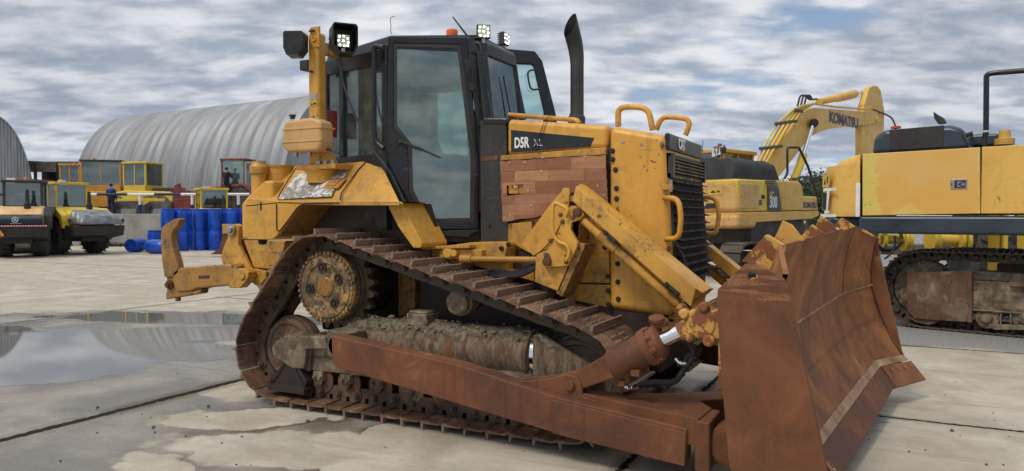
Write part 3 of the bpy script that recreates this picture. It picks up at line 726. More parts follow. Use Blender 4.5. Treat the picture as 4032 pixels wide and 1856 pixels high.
    cr = MB(); cr.lathe((-2.935, o(.06), .955), (0, sg, 0), [(-.22, .05), (-.2, .085), (-.04, .085), (-.02, .105), (0, .105), (.01, .085), (.02, .092), (.055, .092), (.065, .08), (.066, .045), (.060, 0)], 28)
    sub(DZ, 'carrier_roller', cr, 'muddy')
undercarriage(-.945, -1); undercarriage(.945, 1)
# clods of mud lying on the near roller frame
random.seed(11)
md = MB()
for i in range(210):
    x = random.uniform(-4.2, -2.0); y = -.945 + random.uniform(-.15, .16); r = random.uniform(.005, .016) if i % 7 else random.uniform(.015, .030)
    zb = .595 + .175 * math.sqrt(max(0, 1 - ((y + .945) / .19) ** 2)) + random.uniform(-.005, .03)
    if x < -3.95: zb = .60 + random.uniform(0, .05)
    if x > -2.33: zb = .74 - (x + 2.3) * .45 + random.uniform(-.02, .02)
    vs = []; rs = []
    for k in range(1, 4):
        th = math.pi * k / 4; rs.append([(x + r * 1.3 * math.sin(th) * math.cos(6.283 * j / 6 + i) * random.uniform(.7, 1.2), y + r * math.sin(th) * math.sin(6.283 * j / 6 + i) * random.uniform(.7, 1.2), zb + r * .8 * math.cos(th)) for j in range(6)])
    md.rings(rs[::-1])
part('mud', md, 'mud', DZ, ang=60)['kind'] = 'stuff'

# ---- main case between the tracks
mc = MB()
mc.prism([(-4.75, .55), (-1.5, .45), (-1.5, 1.15), (-2.2, 1.35), (-4.75, 1.35)], -.52, .52)
part('main_case', mc, 'dark_case', DZ, bev=.02)
mp = MB(); x0 = W0.at('E', (1050, 100), -.60)[0]; x1 = W0.at('E', (1155, 100), -.60)[0]; mp.box(x0, x1, -.61, .61, .50, 1.36)
part('frame_post', mp, 'yellow_dirty', DZ, bev=.01)
ax_ = MB()
for s_ in (-1, 1): ax_.cyl((-4.165, s_ * .5, 1.03), (-4.165, s_ * .86, 1.03), .27, n=30)
part('axle_housing', ax_, 'dark_case', DZ)
dd = MB()
for s_ in (-1, 1):
    q0 = W0.at('E', (1160, 60), -.56); dd.box(x1 + .01, -2.35, *sorted((s_ * .53, s_ * .56)), .62, 1.25)
part('case_plate', dd, 'dark_case', DZ, bev=.01)
pv = MB(); pv.cyl((-3.9, -.95, .60), (-3.9, .95, .60), .07, n=16); part('pivot_shaft', pv, 'muddy', DZ)

# ---- engine enclosure
HY = .50; GY = .555
hood = MB()
hp = W0.pts('C', [(112, 200), (588, 228), (584, 340), (350, 352), (112, 372)], -HY)
hood.prism(hp, -HY, HY)
HO = part('hood', hood, 'yellow', DZ, bev=.045, seg=4)
st_ = MB(); sp_ = W0.pts('C', [(86, 372), (580, 333), (580, 368), (86, 396)], -.525); st_.prism(sp_, -.535, .535); part('hood_sill', st_, 'yellow_worn', DZ, bev=.006)
fx0 = W0.at('C', (590, 300), -GY)[0]; FX = -1.462; FB = -1.395
zt0 = W0.at('C', (590, 231), -GY)[1]; zt1 = W0.at('C', (812, 258), -GY)[1]; zb = W0.at('C', (905, 1128), -GY)[1]; zb0 = W0.at('C', (600, 1090), -GY)[1]
fs = MB(); fs.prism([(fx0, zb0 + .0), (FB, zb), (FX, zt1 - .03), (fx0, zt0)], -GY, GY)
FS = part('radiator_housing', fs, 'yellow', DZ, bev=.055, seg=4)
# seam, bolts and small fixings on the housing side
bo = MB()
for p_ in ((607, 350), (608, 390), (621, 438), (625, 525), (626, 573), (627, 632), (571, 800), (631, 877), (632, 962), (634, 1042), (586, 935), (587, 1002), (590, 1068)):
    a = W0.at('C', p_, -GY); bo.lathe((a[0], -GY + .001, a[1]), (0, -1, 0), [(0, .021), (.004, .021), (.004, .014), (.017, .013), (.018, .009)], 8)
sub(FS, 'bolt', bo, 'rubber')
gp_ = MB(); q = W0.pts('C', [(568, 340), (597, 340), (597, 420), (586, 440), (590, 560), (600, 600), (600, 640), (575, 640), (566, 400)], -.515); gp_.prism(q, -.50, -.48); part('gap_shade_strip', gp_, 'rubber', DZ)  # black strip painting the shade of the gap beside the side panel
for p0, p1 in (((290, 172), (230, 356)), ((300, 172), (250, 352))): a, b = W0.at('C', p0, -.52), W0.at('C', p1, -.52); part('cord', MB().tube([(a[0], -.41, a[1] + .01), (a[0], -.505, a[1] - .05), ((a[0] + b[0]) / 2 + .01, -.508, (a[1] + b[1]) / 2), (b[0], -.508, b[1])], .0024, 5), 'rubber', DZ)
bs = MB()
for p_ in ((657, 308), (742, 319)): a = W0.at('C', p_, -GY); bs.lathe((a[0], -GY + .001, a[1]), (0, -1, 0), [(0, .013), (.004, .013), (.005, .008), (.005, 0)], 12, cap=False)
sub(FS, 'rivet', bs, 'steel')
lk = MB(); a = W0.at('C', (843, 322), -GY); lk.lathe((a[0], -GY, a[1]), (0, -1, 0), [(0, .022), (.012, .022), (.014, .010), (.05, .008)], 14); sub(FS, 'latch', lk, 'rust_bare')
hl = MB(); a = W0.at('C', (871, 807), -GY); hl.lathe((a[0], -GY + .001, a[1]), (0, -1, 0), [(0, .020), (.003, .019), (.003, 0)], 14, cap=False); sub(FS, 'plug', hl, 'rust')
# lower engine side panels
lp = MB(); q = W0.pts('C', [(118, 690), (598, 590), (598, 1100), (380, 1040), (118, 800)], -.505); lp.prism(q, -.505, .505); part('engine_side', lp, 'yellow_worn', DZ, bev=.006)
l2 = MB(); q = W0.pts('C', [(470, 690), (586, 760), (592, 968), (415, 966)], -.54); l2.prism(q, -.53, .53)
q = W0.pts('C', [(415, 974), (592, 976), (594, 1085), (380, 1040)], -.54); l2.prism(q, -.53, .53); part('guard_panel', l2, 'yellow_worn', DZ, bev=.005)
bg_ = MB(); q = W0.pts('C', [(585, 1070), (700, 1125), (905, 1130), (1000, 1092), (1000, 1180), (860, 1205), (585, 1140)], -.50); bg_.prism([(a, b) for a, b in q if True], -.50, .50)
part('belly_guard', bg_, 'yellow_worn', DZ, bev=.01)
# decal and lettering
de = MB(); q = W0.pts('C', [(133, 252), (522, 289), (503, 330), (133, 357)], -HY - .002); de.prism(q, -HY - .002, -HY + .01); DE = sub(HO, 'decal', de, 'decal_black')
a = W0.at('C', (148, 335), -HY - .004); text('model_lettering', 'D5R', 'white_paint', W0, a[0], -HY - .003, a[1], .115, DE, .62, .004)
a = W0.at('C', (238, 328), -HY - .004); text('model_lettering', 'XL', 'white_paint', W0, a[0], -HY - .003, a[1], .085, DE, .78, -.0012)
# wood-pattern lino stapled over the side opening
wn = MB(); NX, NZ = 18, 12
c00, c10, c01, c11 = W0.at('C', (86, 397), -.53), W0.at('C', (578, 370), -.53), W0.at('C', (100, 680), -.53), W0.at('C', (592, 612), -.53)
def wl(i, j):
    u, v = i / NX, j / NZ; x = (c00[0] * (1 - u) + c10[0] * u) * (1 - v) + (c01[0] * (1 - u) + c11[0] * u) * v; z_ = (c00[1] * (1 - u) + c10[1] * u) * (1 - v) + (c01[1] * (1 - u) + c11[1] * u) * v
    return x + .008 * mn.noise(Vector((i * .1, j * .9, 5))) * (1 if i in (0, NX) else 0), -.545 - .009 * mn.noise(Vector((u * 6, v * 4, 1))) - .010 * v, z_ + .010 * mn.noise(Vector((u * 9, j * .1, 9))) * (1 if j in (0, NZ) else 0)
hx = W0.at('C', (118, 502), -.545), W0.at('C', (193, 552), -.545)
fr_ = [wl(i, j) for j in range(NZ + 1) for i in range(NX + 1)]; bk_ = [(x, y + .004, z_) for x, y, z_ in fr_]
K = (NX + 1) * (NZ + 1); fc = []
for j in range(NZ):
    for i in range(NX):
        a = j * (NX + 1) + i; cx = (fr_[a][0] + fr_[a + 1][0]) / 2; cz = (fr_[a][2] + fr_[a + NX + 1][2]) / 2
        if hx[0][0] - .0 < cx < hx[1][0] + .0 and hx[1][1] < cz < hx[0][1]: continue
        fc += [(a, a + NX + 1, a + NX + 2, a + 1), (K + a, K + a + 1, K + a + NX + 2, K + a + NX + 1)]
for i in range(NX): fc += [(i, i + 1, K + i + 1, K + i), (K - NX - 1 + i + 1, K - NX - 1 + i, 2 * K - NX - 1 + i, 2 * K - NX + i)]
for j in range(NZ): a = j * (NX + 1); fc += [(a + NX + 1, a, K + a, K + a + NX + 1), (a + NX, a + 2 * NX + 1, K + a + 2 * NX + 1, K + a + NX)]
wn.add(fr_ + bk_, fc); WP = part('side_panel', wn, 'wood_lino', DZ, label='wood-pattern lino panel stapled over the engine side')
stp = MB()
for p_, d_ in (((120, 408), (8, -7)), ((190, 404), (12, -2)), ((275, 379), (12, 2)), ((470, 377), (12, -2)), ((268, 440), (10, 6)), ((213, 525), (0, 14)), ((538, 505), (0, 14)), ((219, 602), (12, 2)), ((126, 645), (6, 9)), ((560, 555), (10, 4)), ((158, 465), (-3, 8))):
    a, b = W0.at('C', p_, -.56), W0.at('C', (p_[0] + d_[0], p_[1] + d_[1]), -.56); stp.tube([(a[0], -.559, a[1]), (b[0], -.559, b[1])], .0022, 5)
sub(WP, 'staple', stp, 'white_paint')
lc = MB(); q0, q1 = W0.at('C', (121, 504), -.55), W0.at('C', (165, 550), -.55); lc.box(q0[0], q1[0], -.548, -.50, q1[1], q0[1]); q2 = W0.at('C', (192, 550), -.54); lc.box(q1[0], q2[0], -.535, -.49, q1[1], q0[1])
LC = part('latch_plate', lc, 'yellow', DZ, bev=.003); a = W0.at('C', (153, 523), -.55); b = MB(); b.lathe((a[0], -.548, a[1]), (0, -1, 0), [(0, .014), (.006, .014), (.012, .008), (.012, 0)], 14, cap=False); sub(LC, 'latch', b, 'steel')
m = MB(); m.box(-2.9, -1.55, -.47, .47, .95, 2.2); part('engine', m, 'dark_case', DZ, bev=.02)
# front cap with the lettering, headlamp grid, louvred grille
cy0, cz0 = xp('C', (856, 276), FX); cz1 = xp('C', (862, 345), FX)[1]
cp_ = MB(); cp_.box(FX - .02, FX + .018, -.535, .535, cz1 - .004, cz0 + .022); CP = part('nose_cap', cp_, 'decal_black', DZ, bev=.03, seg=3)
FF = Frame((FX + .02, 0, 0), R(90))       # front face: local x = +Y, local -y = towards +X
ly, lz = xp('C', (917, 336), FX + .02); text('maker_lettering', 'CAT', 'white_paint', FF, ly - .02, -.004, lz - .004, .108, CP, .95, .005)
tri = MB(); ty, tz = xp('C', (930, 346), FX + .02); tri.prism([(ty + .005, lz - .014), (ty + .075, lz - .014), (ty + .04, lz + .03)], -.004, 0, FF); sub(CP, 'emblem', tri, 'rim_yellow')
hz0 = xp('C', (862, 350), FX + .05)[1]; hz1 = xp('C', (868, 468), FX + .05)[1]
hb = MB(); hb.box(FX - .02, FX + .03, -.53, .53, hz1, hz1 + .03); hb.box(FX - .02, FX + .03, -.53, .53, hz0 - .02, hz0); hb.box(FX - .02, FX + .05, -.53, -.49, hz1, hz0); hb.box(FX - .02, FX + .05, .49, .53, hz1, hz0); hb.box(FX - .03, FX + .010, -.53, .53, hz1, hz0)
n = 22
for i in range(n): y = -.48 + .96 * (i + .5) / n; hb.box(FX + .012, FX + .036, y - .004, y + .004, hz1 + .02, hz0 - .015)
for i in range(5): z_ = hz1 + .03 + (hz0 - hz1 - .05) * (i + .5) / 5; hb.box(FX + .020, FX + .048, -.5, .5, z_ - .005, z_ + .005)
part('headlamp_guard', hb, 'black_paint', DZ)
hd = MB(); hd.lathe((FX - .008, .05, (hz0 + hz1) / 2), (1, 0, 0), [(0, .05), (.03, .05), (.04, .03), (.045, 0)], 18, cap=False); hd.lathe((FX - .008, -.28, (hz0 + hz1) / 2), (1, 0, 0), [(0, .05), (.03, .05), (.04, .03), (.045, 0)], 18, cap=False); part('headlamp', hd, 'clear_glass', DZ)
gz0 = xp('C', (877, 472), FX + .02)[1]; gz1 = xp('C', (905, 965), FX + .02)[1]
gb = MB(); gb.prism([(FX - .03, gz0 + .01), (FX + .022, gz0 + .01), (FB + .018, gz1), (FB - .05, gz1)], -.505, .505); n = 13; FX0 = FX
for i in range(n):
    z_ = gz0 - (gz0 - gz1) * (i + .15) / n
    FX = FX0 + (FB - FX0) * (gz0 - z_) / (gz0 - gz1)
    gb.add([(FX + .0, -.50, z_), (FX + .075, -.50, z_ - .028), (FX + .075, .50, z_ - .028), (FX + .0, .50, z_), (FX + .0, -.50, z_ - .005), (FX + .075, -.50, z_ - .033), (FX + .075, .50, z_ - .033), (FX + .0, .50, z_ - .005)],
           [(0, 1, 2, 3), (7, 6, 5, 4), (1, 5, 6, 2), (0, 4, 5, 1), (3, 2, 6, 7), (0, 3, 7, 4)])
FX = FX0
for y in (-.30, -.02, .26): gb.tube([(FX + .078, y, gz0), (FB + .078, y, gz1)], .003, 5)
part('grille', gb, 'rubber', DZ)
tip = MB(); q = zp
tipz = W0.at('C', (1035, 960), 0)
ap = MB(); ap.box(FB - .06, FB - .005, -.50, .50, zb - .05, gz1 + .0); part('lower_grille_panel', ap, 'yellow_worn', DZ, bev=.01)
# gas strut, hinge
gs = MB(); a0 = at3('C', (905, 775), -.50); a1 = at3('C', (930, 830), -.48); a2 = at3('C', (960, 912), -.46); o_ = Vector((.08, 0, 0)); gs.tube([a0 + o_ * 0, a1, a2], .010, 8, rr=[.008, .013, .013]); part('gas_strut', gs, 'black_flat', DZ)
hg = MB(); q0, q1 = W0.at('C', (838, 508), -.57), W0.at('C', (888, 532), -.57); hg.box(q0[0], q1[0], -.59, -.55, q1[1], q0[1]); HG = part('grille_hinge', hg, 'yellow', DZ, bev=.004); b = MB(); q0 = W0.at('C', (878, 484), -.58); q1 = W0.at('C', (880, 540), -.58); b.cyl((q0[0], -.575, q0[1]), (q0[0], -.575, q1[1]), .013, n=12); sub(HG, 'hinge_pin', b, 'steel')
# grab handles
def rail(name, z, ps, y, r, mat='yellow', rc=.06, parent=DZ, ys=None, n=12):
    P3 = [at3(z, p_, (ys[i] if ys else y)) for i, p_ in enumerate(ps)]
    return part(name, MB().tube(smooth_path(P3, rc, 6), r, n), mat, parent, ang=60)
rail('grab_handle', 'C', [(634, 236), (633, 148), (700, 143), (775, 152), (795, 252)], -.46, .0225, rc=.09)
rail('grab_handle', 'C', [(812, 252), (835, 192), (900, 192), (975, 205), (948, 278)], .46, .0225, rc=.09)
rail('grab_handle', 'C', [(845, 568), (915, 572), (928, 660), (918, 758), (855, 762)], -.585, .020, rc=.06, ys=[-.56, -.60, -.62, -.60, -.56])
rail('grab_handle', 'C', [(1034, 566), (1090, 570), (1106, 650), (1090, 738), (1042, 734)], .585, .020, rc=.06)
rail('hood_rail', 'C', [(122, 181), (440, 206), (452, 222)], -.40, .020, rc=.03)
# lift-cylinder gear: cover channel, cylinder, trunnion brackets (near), mirrored on the far side
def lift(sg, mz, dy=0, far=False):
    Y1, Y2 = sg * .90, sg * .70
    if not far:
        P_ = lambda z, ps, y: [W0.at(z, p_, y) for p_ in ps]
        side = P_('M', [(398, 180), (430, 68), (1362, 858), (1352, 975), (1325, 1008)], -.90); top = P_('M', [(470, 46), (1420, 825)], -.78)
        LIFT['side'] = side; LIFT['top'] = top
        LIFT['c'] = P_('M', [(495, 330), (1232, 985)], -.82); LIFT['c2'] = P_('M', [(640, 462), (760, 568)], -.82)
        LIFT['pin'] = W0.at('M', (440, 272), -.86)
    side, top = LIFT['side'], LIFT['top']
    A, B_, C_, D_, E_ = side; (tx0, tz0), (tx1, tz1) = top
    y1, y2, y3 = sg * .90, sg * .78, sg * .66
    m = MB()
    ring = lambda a, b, c_: [Vector((a[0], y1, a[1])), Vector((b[0], y1, b[1])), Vector((c_[0], y2, c_[1])), Vector((c_[0] + .0, y3, c_[1] - .01)), Vector((a[0] + .03, y3, a[1] + .03))]
    r0 = ring(A, B_, (tx0, tz0)); r1 = ring(E_, C_, (tx1, tz1)); r2 = [v + Vector((.045, -sg * .02, -.035)) for v in r1]; r2[0] = r1[0] + Vector((.0, -sg * .02, .03)); r2[4] = r1[4] + Vector((.01, 0, .02))
    if sg > 0: r0, r1, r2 = r0[::-1], r1[::-1], r2[::-1]
    m.rings([r0, r1, r2]); part('cylinder_cover', m, 'yellow_worn', DZ, bev=.008)
    c0, c1 = LIFT['c']; k0, k1 = LIFT['c2']; yy = sg * .83
    v0, v1 = Vector((c0[0], yy, c0[1])), Vector((c1[0], yy, c1[1])); d_ = (v1 - v0)
    cy = MB(); cy.tube([v0, v0 + d_ * .18, v0 + d_ * .181, v0 + d_ * .36, v0 + d_ * .361, v0 + d_ * .98, v1], .036, 18, rr=[.030, .036, .044, .044, .036, .036, .028])
    LCY = part('lift_cylinder', cy, 'yellow_worn', DZ, ang=40)
    ey_ = MB(); ey_.lathe(v1 + d_.normalized() * .05 + Vector((0, -.05, 0)), (0, 1, 0), [(0, .045), (.1, .045)], 18); ey_.cyl(v1, v1 + d_.normalized() * .06, .026); sub(LCY, 'rod_eye', ey_, 'rust_yellow')
    fx = MB()
    for p_, q_ in ((('M', (655, 422)), ('M', (745, 505))), (('M', (1125, 822)), ('M', (1235, 915)))):
        a, b = W0.at(*p_, -.90), W0.at(*q_, -.90); fx.tube([(a[0], sg * .902, a[1]), (b[0], sg * .902, b[1])], .015, 8)
        for k in (.12, .85): fx.bolt((a[0] + (b[0] - a[0]) * k, sg * .912, a[1] + (b[1] - a[1]) * k), (0, sg, 0), .014, .012)
    sub(LCY, 'slotted_strap', fx, 'rubber')
LIFT = {}
lift(-1, None); lift(1, None, far=True)
LG = MB(); q0, q1 = W0.at('M', (940, 785), -.60), W0.at('M', (1000, 830), -.60); LG.box(q0[0], q1[0], -.62, -.55, q1[1], q0[1]); part('tie_lug', LG, 'yellow_worn', DZ, bev=.004)
def bracket(sg):
    y = lambda a: sg * a
    P_ = lambda ps, yy=-.86: [W0.at('M', p_, yy) for p_ in ps]
    m = MB(); m.prism(P_([(0, 520), (240, 195), (315, 110), (330, 80), (378, 84), (382, 112), (372, 240), (250, 480), (150, 575), (100, 610)], -.80), y(.80), y(.77))
    part('trunnion_guard', m, 'yellow', DZ, bev=.004)
    m = MB(); m.prism(P_([(190, 700), (170, 660), (180, 600), (270, 492), (360, 240), (430, 218), (478, 240), (498, 290), (470, 325), (400, 350), (392, 400), (412, 440), (448, 505), (440, 545), (372, 688)]), y(.87), y(.83))
    TB = part('trunnion_bracket', m, 'yellow', DZ, bev=.005)
    m = MB(); m.prism(P_([(470, 325), (400, 355), (405, 420), (462, 500), (520, 518), (518, 540), (345, 925), (292, 895), (392, 668), (448, 548), (445, 500)], -.78), y(.83), y(.60))
    part('trunnion_support', m, 'yellow_dirty', DZ, bev=.006)
    m = MB(); m.prism(P_([(120, 600), (190, 570), (300, 610), (400, 660), (300, 890), (106, 812)], -.83), y(.83), y(.62)); part('bracket_foot', m, 'yellow_worn', DZ, bev=.006)
    b = MB(); a = W0.at('M', (440, 272), -.88); b.lathe((a[0], y(.87), a[1]), (0, sg, 0), [(0, .032), (.025, .032), (.028, .02), (.028, .0)], 18, cap=False)
    a = W0.at('M', (207, 655), -.88); b.lathe((a[0], y(.87), a[1]), (0, sg, 0), [(0, .032), (.03, .032), (.032, .02), (.032, 0)], 18, cap=False)
    sub(TB, 'pivot_pin', b, 'rust')
    b = MB()
    for p_ in ((307, 290), (322, 345), (403, 312), (229, 492), (352, 655), (193, 600)): a = W0.at('M', p_, -.88); b.bolt((a[0], y(.87), a[1]), (0, sg, 0), .014, .016)
    b.prism(W0.pts('M', [(178, 600), (192, 580), (215, 590), (235, 640), (230, 680), (175, 670)], -.88), y(.878), y(.87)); sub(TB, 'bolt', b, 'bolt_steel')
    if sg < 0:
        rail('pipe_guard', 'M', [(348, 310), (372, 245), (262, 190), (248, 260), (250, 440), (290, 500), (365, 525), (382, 600), (352, 650)], -.90, .013, rc=.03)
        for dz_ in (0, 1):
            part('hydraulic_hose', MB().tube(smooth_path([at3('M', (330 + dz_ * 25, 165 + dz_ * 60), -.74), at3('M', (370, 125 + dz_ * 75), -.74), at3('M', (430, 120 + dz_ * 80), -.72)], .03), .017, 10), 'hose', DZ)
        for dz_ in (0, 22, 44):
            part('hydraulic_hose', MB().tube(smooth_path([at3('M', (-230, 720 + dz_), -.72), at3('M', (-60, 745 + dz_ * .6), -.74), at3('M', (50, 700 + dz_), -.76), at3('M', (125, 680 + dz_ * .3), -.78)], .08), .018, 10), 'hose', DZ)
bracket(-1); bracket(1)
rod = MB(); a, b = at3('C', (-100, 855), -.80), at3('C', (256, 858), -.80)
rod.tube([a, b], .024, 14); rod.tube([at3('C', (-100, 855), -.80), at3('C', (-50, 855), -.80)], .034, 14); part('steering_rod', rod, 'yellow', DZ)
# ---- exhaust stack
ex_ = MB(); P_ = smooth_path([at3('J', (1832, 1020), -.12), at3('J', (1832, 350), -.12), at3('J', (1768, 95), -.22)], .16, 10); NE = len(P_)
def stack(mb, r_):
    mb.tube(P_, r_, 24, rr=[r_ + .012 * max(0, (i - 1) / (NE - 2)) for i in range(NE)], cap=False); d_ = (P_[-1] - P_[-2]).normalized(); nn = Vector((-.45, -.80, .28)).normalized()
    for i in range(24): v = Vector(mb.v[-24 + i]); k_ = -(v - P_[-1]).dot(nn) / d_.dot(nn); mb.v[-24 + i] = tuple(v + d_ * k_)
stack(ex_, .056); ES = part('exhaust_stack', ex_, 'stack_paint', DZ, ang=50)
ei = MB(); stack(ei, .051); sub(ES, 'stack_bore', ei, 'rubber')
ec = MB(); a = at3('J', (1828, 1010), -.12); ec.lathe(a - Vector((0, 0, .05)), (0, 0, 1), [(0, .072), (.10, .072), (.11, .062), (.13, .060)], 22); sub(ES, 'stack_collar', ec, 'stack_paint')

# ---- cab
CAB = thing('cab', '', '', (0, 0, 0)); del CAB['label']; del CAB['category']; CAB.location = (0, 0, 0); CAB.parent = DZ; CAB.matrix_parent_inverse = WMAT(DZ).inverted()
BP = Vector((-3.775, -.80, 0)); DF = Frame(BP, R(36.8)); RF = Frame(BP, R(180 - 13))
# door-side shell with the glazed opening
def annulus(mb, outer, inner, y0, y1, fr):
    """frame between two closed loops with equal counts"""
    n = len(outer); vs = [fr.w(x, y0, z) for x, z in outer] + [fr.w(x, y0, z) for x, z in inner] + [fr.w(x, y1, z) for x, z in outer] + [fr.w(x, y1, z) for x, z in inner]; fs_ = []
    for i in range(n):
        j = (i + 1) % n
        fs_ += [(i, j, n + j, n + i), (2 * n + j, 2 * n + i, 3 * n + i, 3 * n + j), (j, i, 2 * n + i, 2 * n + j), (n + i, n + j, 3 * n + j, 3 * n + i)]
    mb.add(vs, fs_)
def dpt(ps, y=0.0): return [DF.at(z, p_, y) for z, p_ in ps]
glass_loop = dpt([('J', (150, 297)), ('J', (715, 308)), ('K', (838, 300)), ('K', (832, 850)), ('K', (440, 858)), ('K', (300, 580)), ('K', (290, 160)), ('J', (150, 1030))])
seal_loop = dpt([('J', (118, 262)), ('J', (742, 272)), ('K', (882, 300)), ('K', (865, 880)), ('K', (432, 892)), ('K', (262, 590)), ('K', (250, 150)), ('J', (118, 1055))])
door_loop = dpt([('J', (62, 196)), ('J', (800, 205)), ('K', (918, 300)), ('K', (912, 962)), ('K', (395, 968)), ('K', (130, 480)), ('K', (48, 300)), ('J', (52, 1050))])
sh = MB(); annulus(sh, door_loop[::-1], seal_loop[::-1], 0, .05, DF); DR = part('door', sh, 'black_paint', CAB, bev=.012, seg=3)
se = MB(); annulus(se, seal_loop[::-1], glass_loop[::-1], .006, .02, DF); sub(DR, 'door_seal', se, 'black_flat')
gl = MB(); gl.prism(glass_loop, .012, .016, DF); sub(DR, 'window', gl, 'cab_glass')
hn = MB(); hn.prism(dpt([('J', (776, 425)), ('J', (840, 418)), ('J', (868, 590)), ('J', (888, 690)), ('J', (860, 712)), ('J', (826, 706)), ('J', (812, 600))]), -.018, 0, DF); hn.tube(smooth_path([DF.w(*(lambda a: (a[0], -.03, a[1]))(DF.at('J', p_, 0))) for p_ in ((808, 480), (820, 600), (862, 610), (850, 480))], .02), .008, 8); sub(DR, 'door_handle', hn, 'black_flat', bev=.004)
wp = MB(); w0, w1, w2 = DF.at('K', (180, 140), 0), DF.at('K', (385, 215), 0), DF.at('K', (560, 290), 0)
wp.tube([DF.w(w0[0], -.03, w0[1]), DF.w(w1[0], -.04, w1[1])], .011, 8); wp.tube([DF.w(w1[0], -.04, w1[1]), DF.w(w2[0], -.022, w2[1])], .005, 6); wp.lathe(DF.w(w0[0], 0, w0[1]), -DF.ey, [(0, .02), (.03, .018), (.035, 0)], 12, cap=False); sub(DR, 'wiper', wp, 'black_flat')
wc = MB(); wc.tube(smooth_path([DF.w(a[0], -.015, a[1]) for a in dpt([('K', (175, 90)), ('K', (60, 180)), ('K', (45, 225)), ('K', (90, 240)), ('K', (150, 170))])], .04), .0035, 6); sub(DR, 'wiper_hose', wc, 'black_flat')
sb_ = MB()
for p_ in (('K', (195, 212)), ('K', (248, 300))): a = DF.at(*p_, 0); sb_.bolt(DF.w(a[0], 0, a[1]), -DF.ey, .010, .01)
sub(DR, 'bolt', sb_, 'black_flat')
# far door, swung open
FD = Frame((-3.76, .80, 0), R(38))
x1, z1 = FD.at('J', (1440, 335), 0); x2, z2 = FD.at('J', (1645, 960), 0)
fo = [(.05, 1.45), (x2 + .03, 1.45), (x2, z2), (x1 + .08, z1 - .10), (x1 + .0, z1), (.05, z1 + .02)]; xi, zi = FD.at('J', (1420, 462), 0); xj, zj = FD.at('J', (1525, 905), 0)
fi = [(.14, 1.60), (xj - .04, 1.60), (xj, zj), (xi + .01, zi - .02), (xi - .01, zi), (.14, zi)]
m = MB(); annulus(m, fo[::-1], fi[::-1], 0, .05, FD); D2 = part('door', m, 'black_paint', CAB, bev=.012, label='far cab door standing open')
m = MB(); m.prism(fi, .02, .025, FD); sub(D2, 'window', m, 'clear_glass')
m = MB(); m.tube(smooth_path([FD.w(*(lambda a: (a[0], -.04, a[1]))(FD.at('J', p_, -.04))) for p_ in ((1440, 510), (1370, 520), (1375, 600), (1400, 700), (1490, 690))], .04), .010, 8); sub(D2, 'door_handle', m, 'black_flat')
# roof
RT = 3.15
LQ = .88; rrn = RF.w(LQ, 0, 0)
foot = [(-3.775, -.80), (-3.16, -.33), (-3.10, -.30), (-3.10, .30), (-3.16, .33), (-3.775, .80), (rrn.x, -rrn.y), (rrn.x, rrn.y)]
m = MB(); n = len(foot); zt = [3.135, 3.14, 3.10, 3.10, 3.14, 3.135, 3.085, 3.085]; zl = [3.02, 3.0, 2.99, 2.99, 3.0, 3.02, 2.96, 2.96]
m.add([(x, y, b) for (x, y), b in zip(foot, zl)] + [(x * .985 - .055, y * .94, a + .01) for (x, y), a in zip(foot, zt)] , [tuple(range(n))[::-1], tuple(n + i for i in range(n))] + [(i, (i + 1) % n, (i + 1) % n + n, i + n) for i in range(n)])
ROOF = part('roof', m, 'black_paint', CAB, bev=.025, seg=3)
# rear quarter glazing: posts, sill, head, bar, glass
def rq(sg):
    fr = RF if sg < 0 else Frame((-3.775, .80, 0), R(180 + 13))
    s_ = 1 if sg < 0 else -1
    P_ = lambda ps: [RF.at('I', p_, 0) for p_ in ps]
    m = MB(); hd_ = P_([(838, 158), (838, 235), (470, 300), (470, 240)]); z_top = 3.02
    y0, y1 = (0, -.05) if sg < 0 else (0, .05)
    y0, y1 = y0, y1
    xr = LQ
    def bx(x0, x1_, z0, z1_, a=0, b=.05): m.prism([(x0, z0), (x1_, z0), (x1_, z1_), (x0, z1_)], -a * s_, -b * s_, fr)
    sx0 = 0; zs = RF.at('I', (800, 1075), 0)[1]
    bx(0, .055, 1.50, 3.05, -.012, .06); bx(.055, xr, 2.90, 3.03); bx(.055, xr, 1.95, zs); bx(xr - .05, xr, zs, 2.90)
    xa = RF.at('I', (500, 700), 0)[0]; xb = RF.at('I', (466, 700), 0)[0]; bx(xa, xb, zs, 2.90, -.006)
    Q_ = part('quarter_frame', m, 'black_paint', CAB, bev=.008)
    g_ = MB(); g_.prism([(.055, zs), (xr - .05, zs), (xr - .05, 2.9), (.055, 2.9)], -.02 * s_, -.025 * s_, fr); sub(Q_, 'window', g_, 'clear_glass')
rq(-1); rq(1)
# rear wall glazing
m = MB(); m.box(rrn.x - .02, rrn.x + .03, rrn.y, -rrn.y, 1.95, 2.16); m.box(rrn.x - .02, rrn.x + .03, rrn.y, -rrn.y, 2.93, 3.02)
RW = part('rear_frame', m, 'black_paint', CAB, bev=.006); g_ = MB(); g_.box(rrn.x, rrn.x + .005, rrn.y, -rrn.y, 2.16, 2.93); sub(RW, 'window', g_, 'clear_glass')
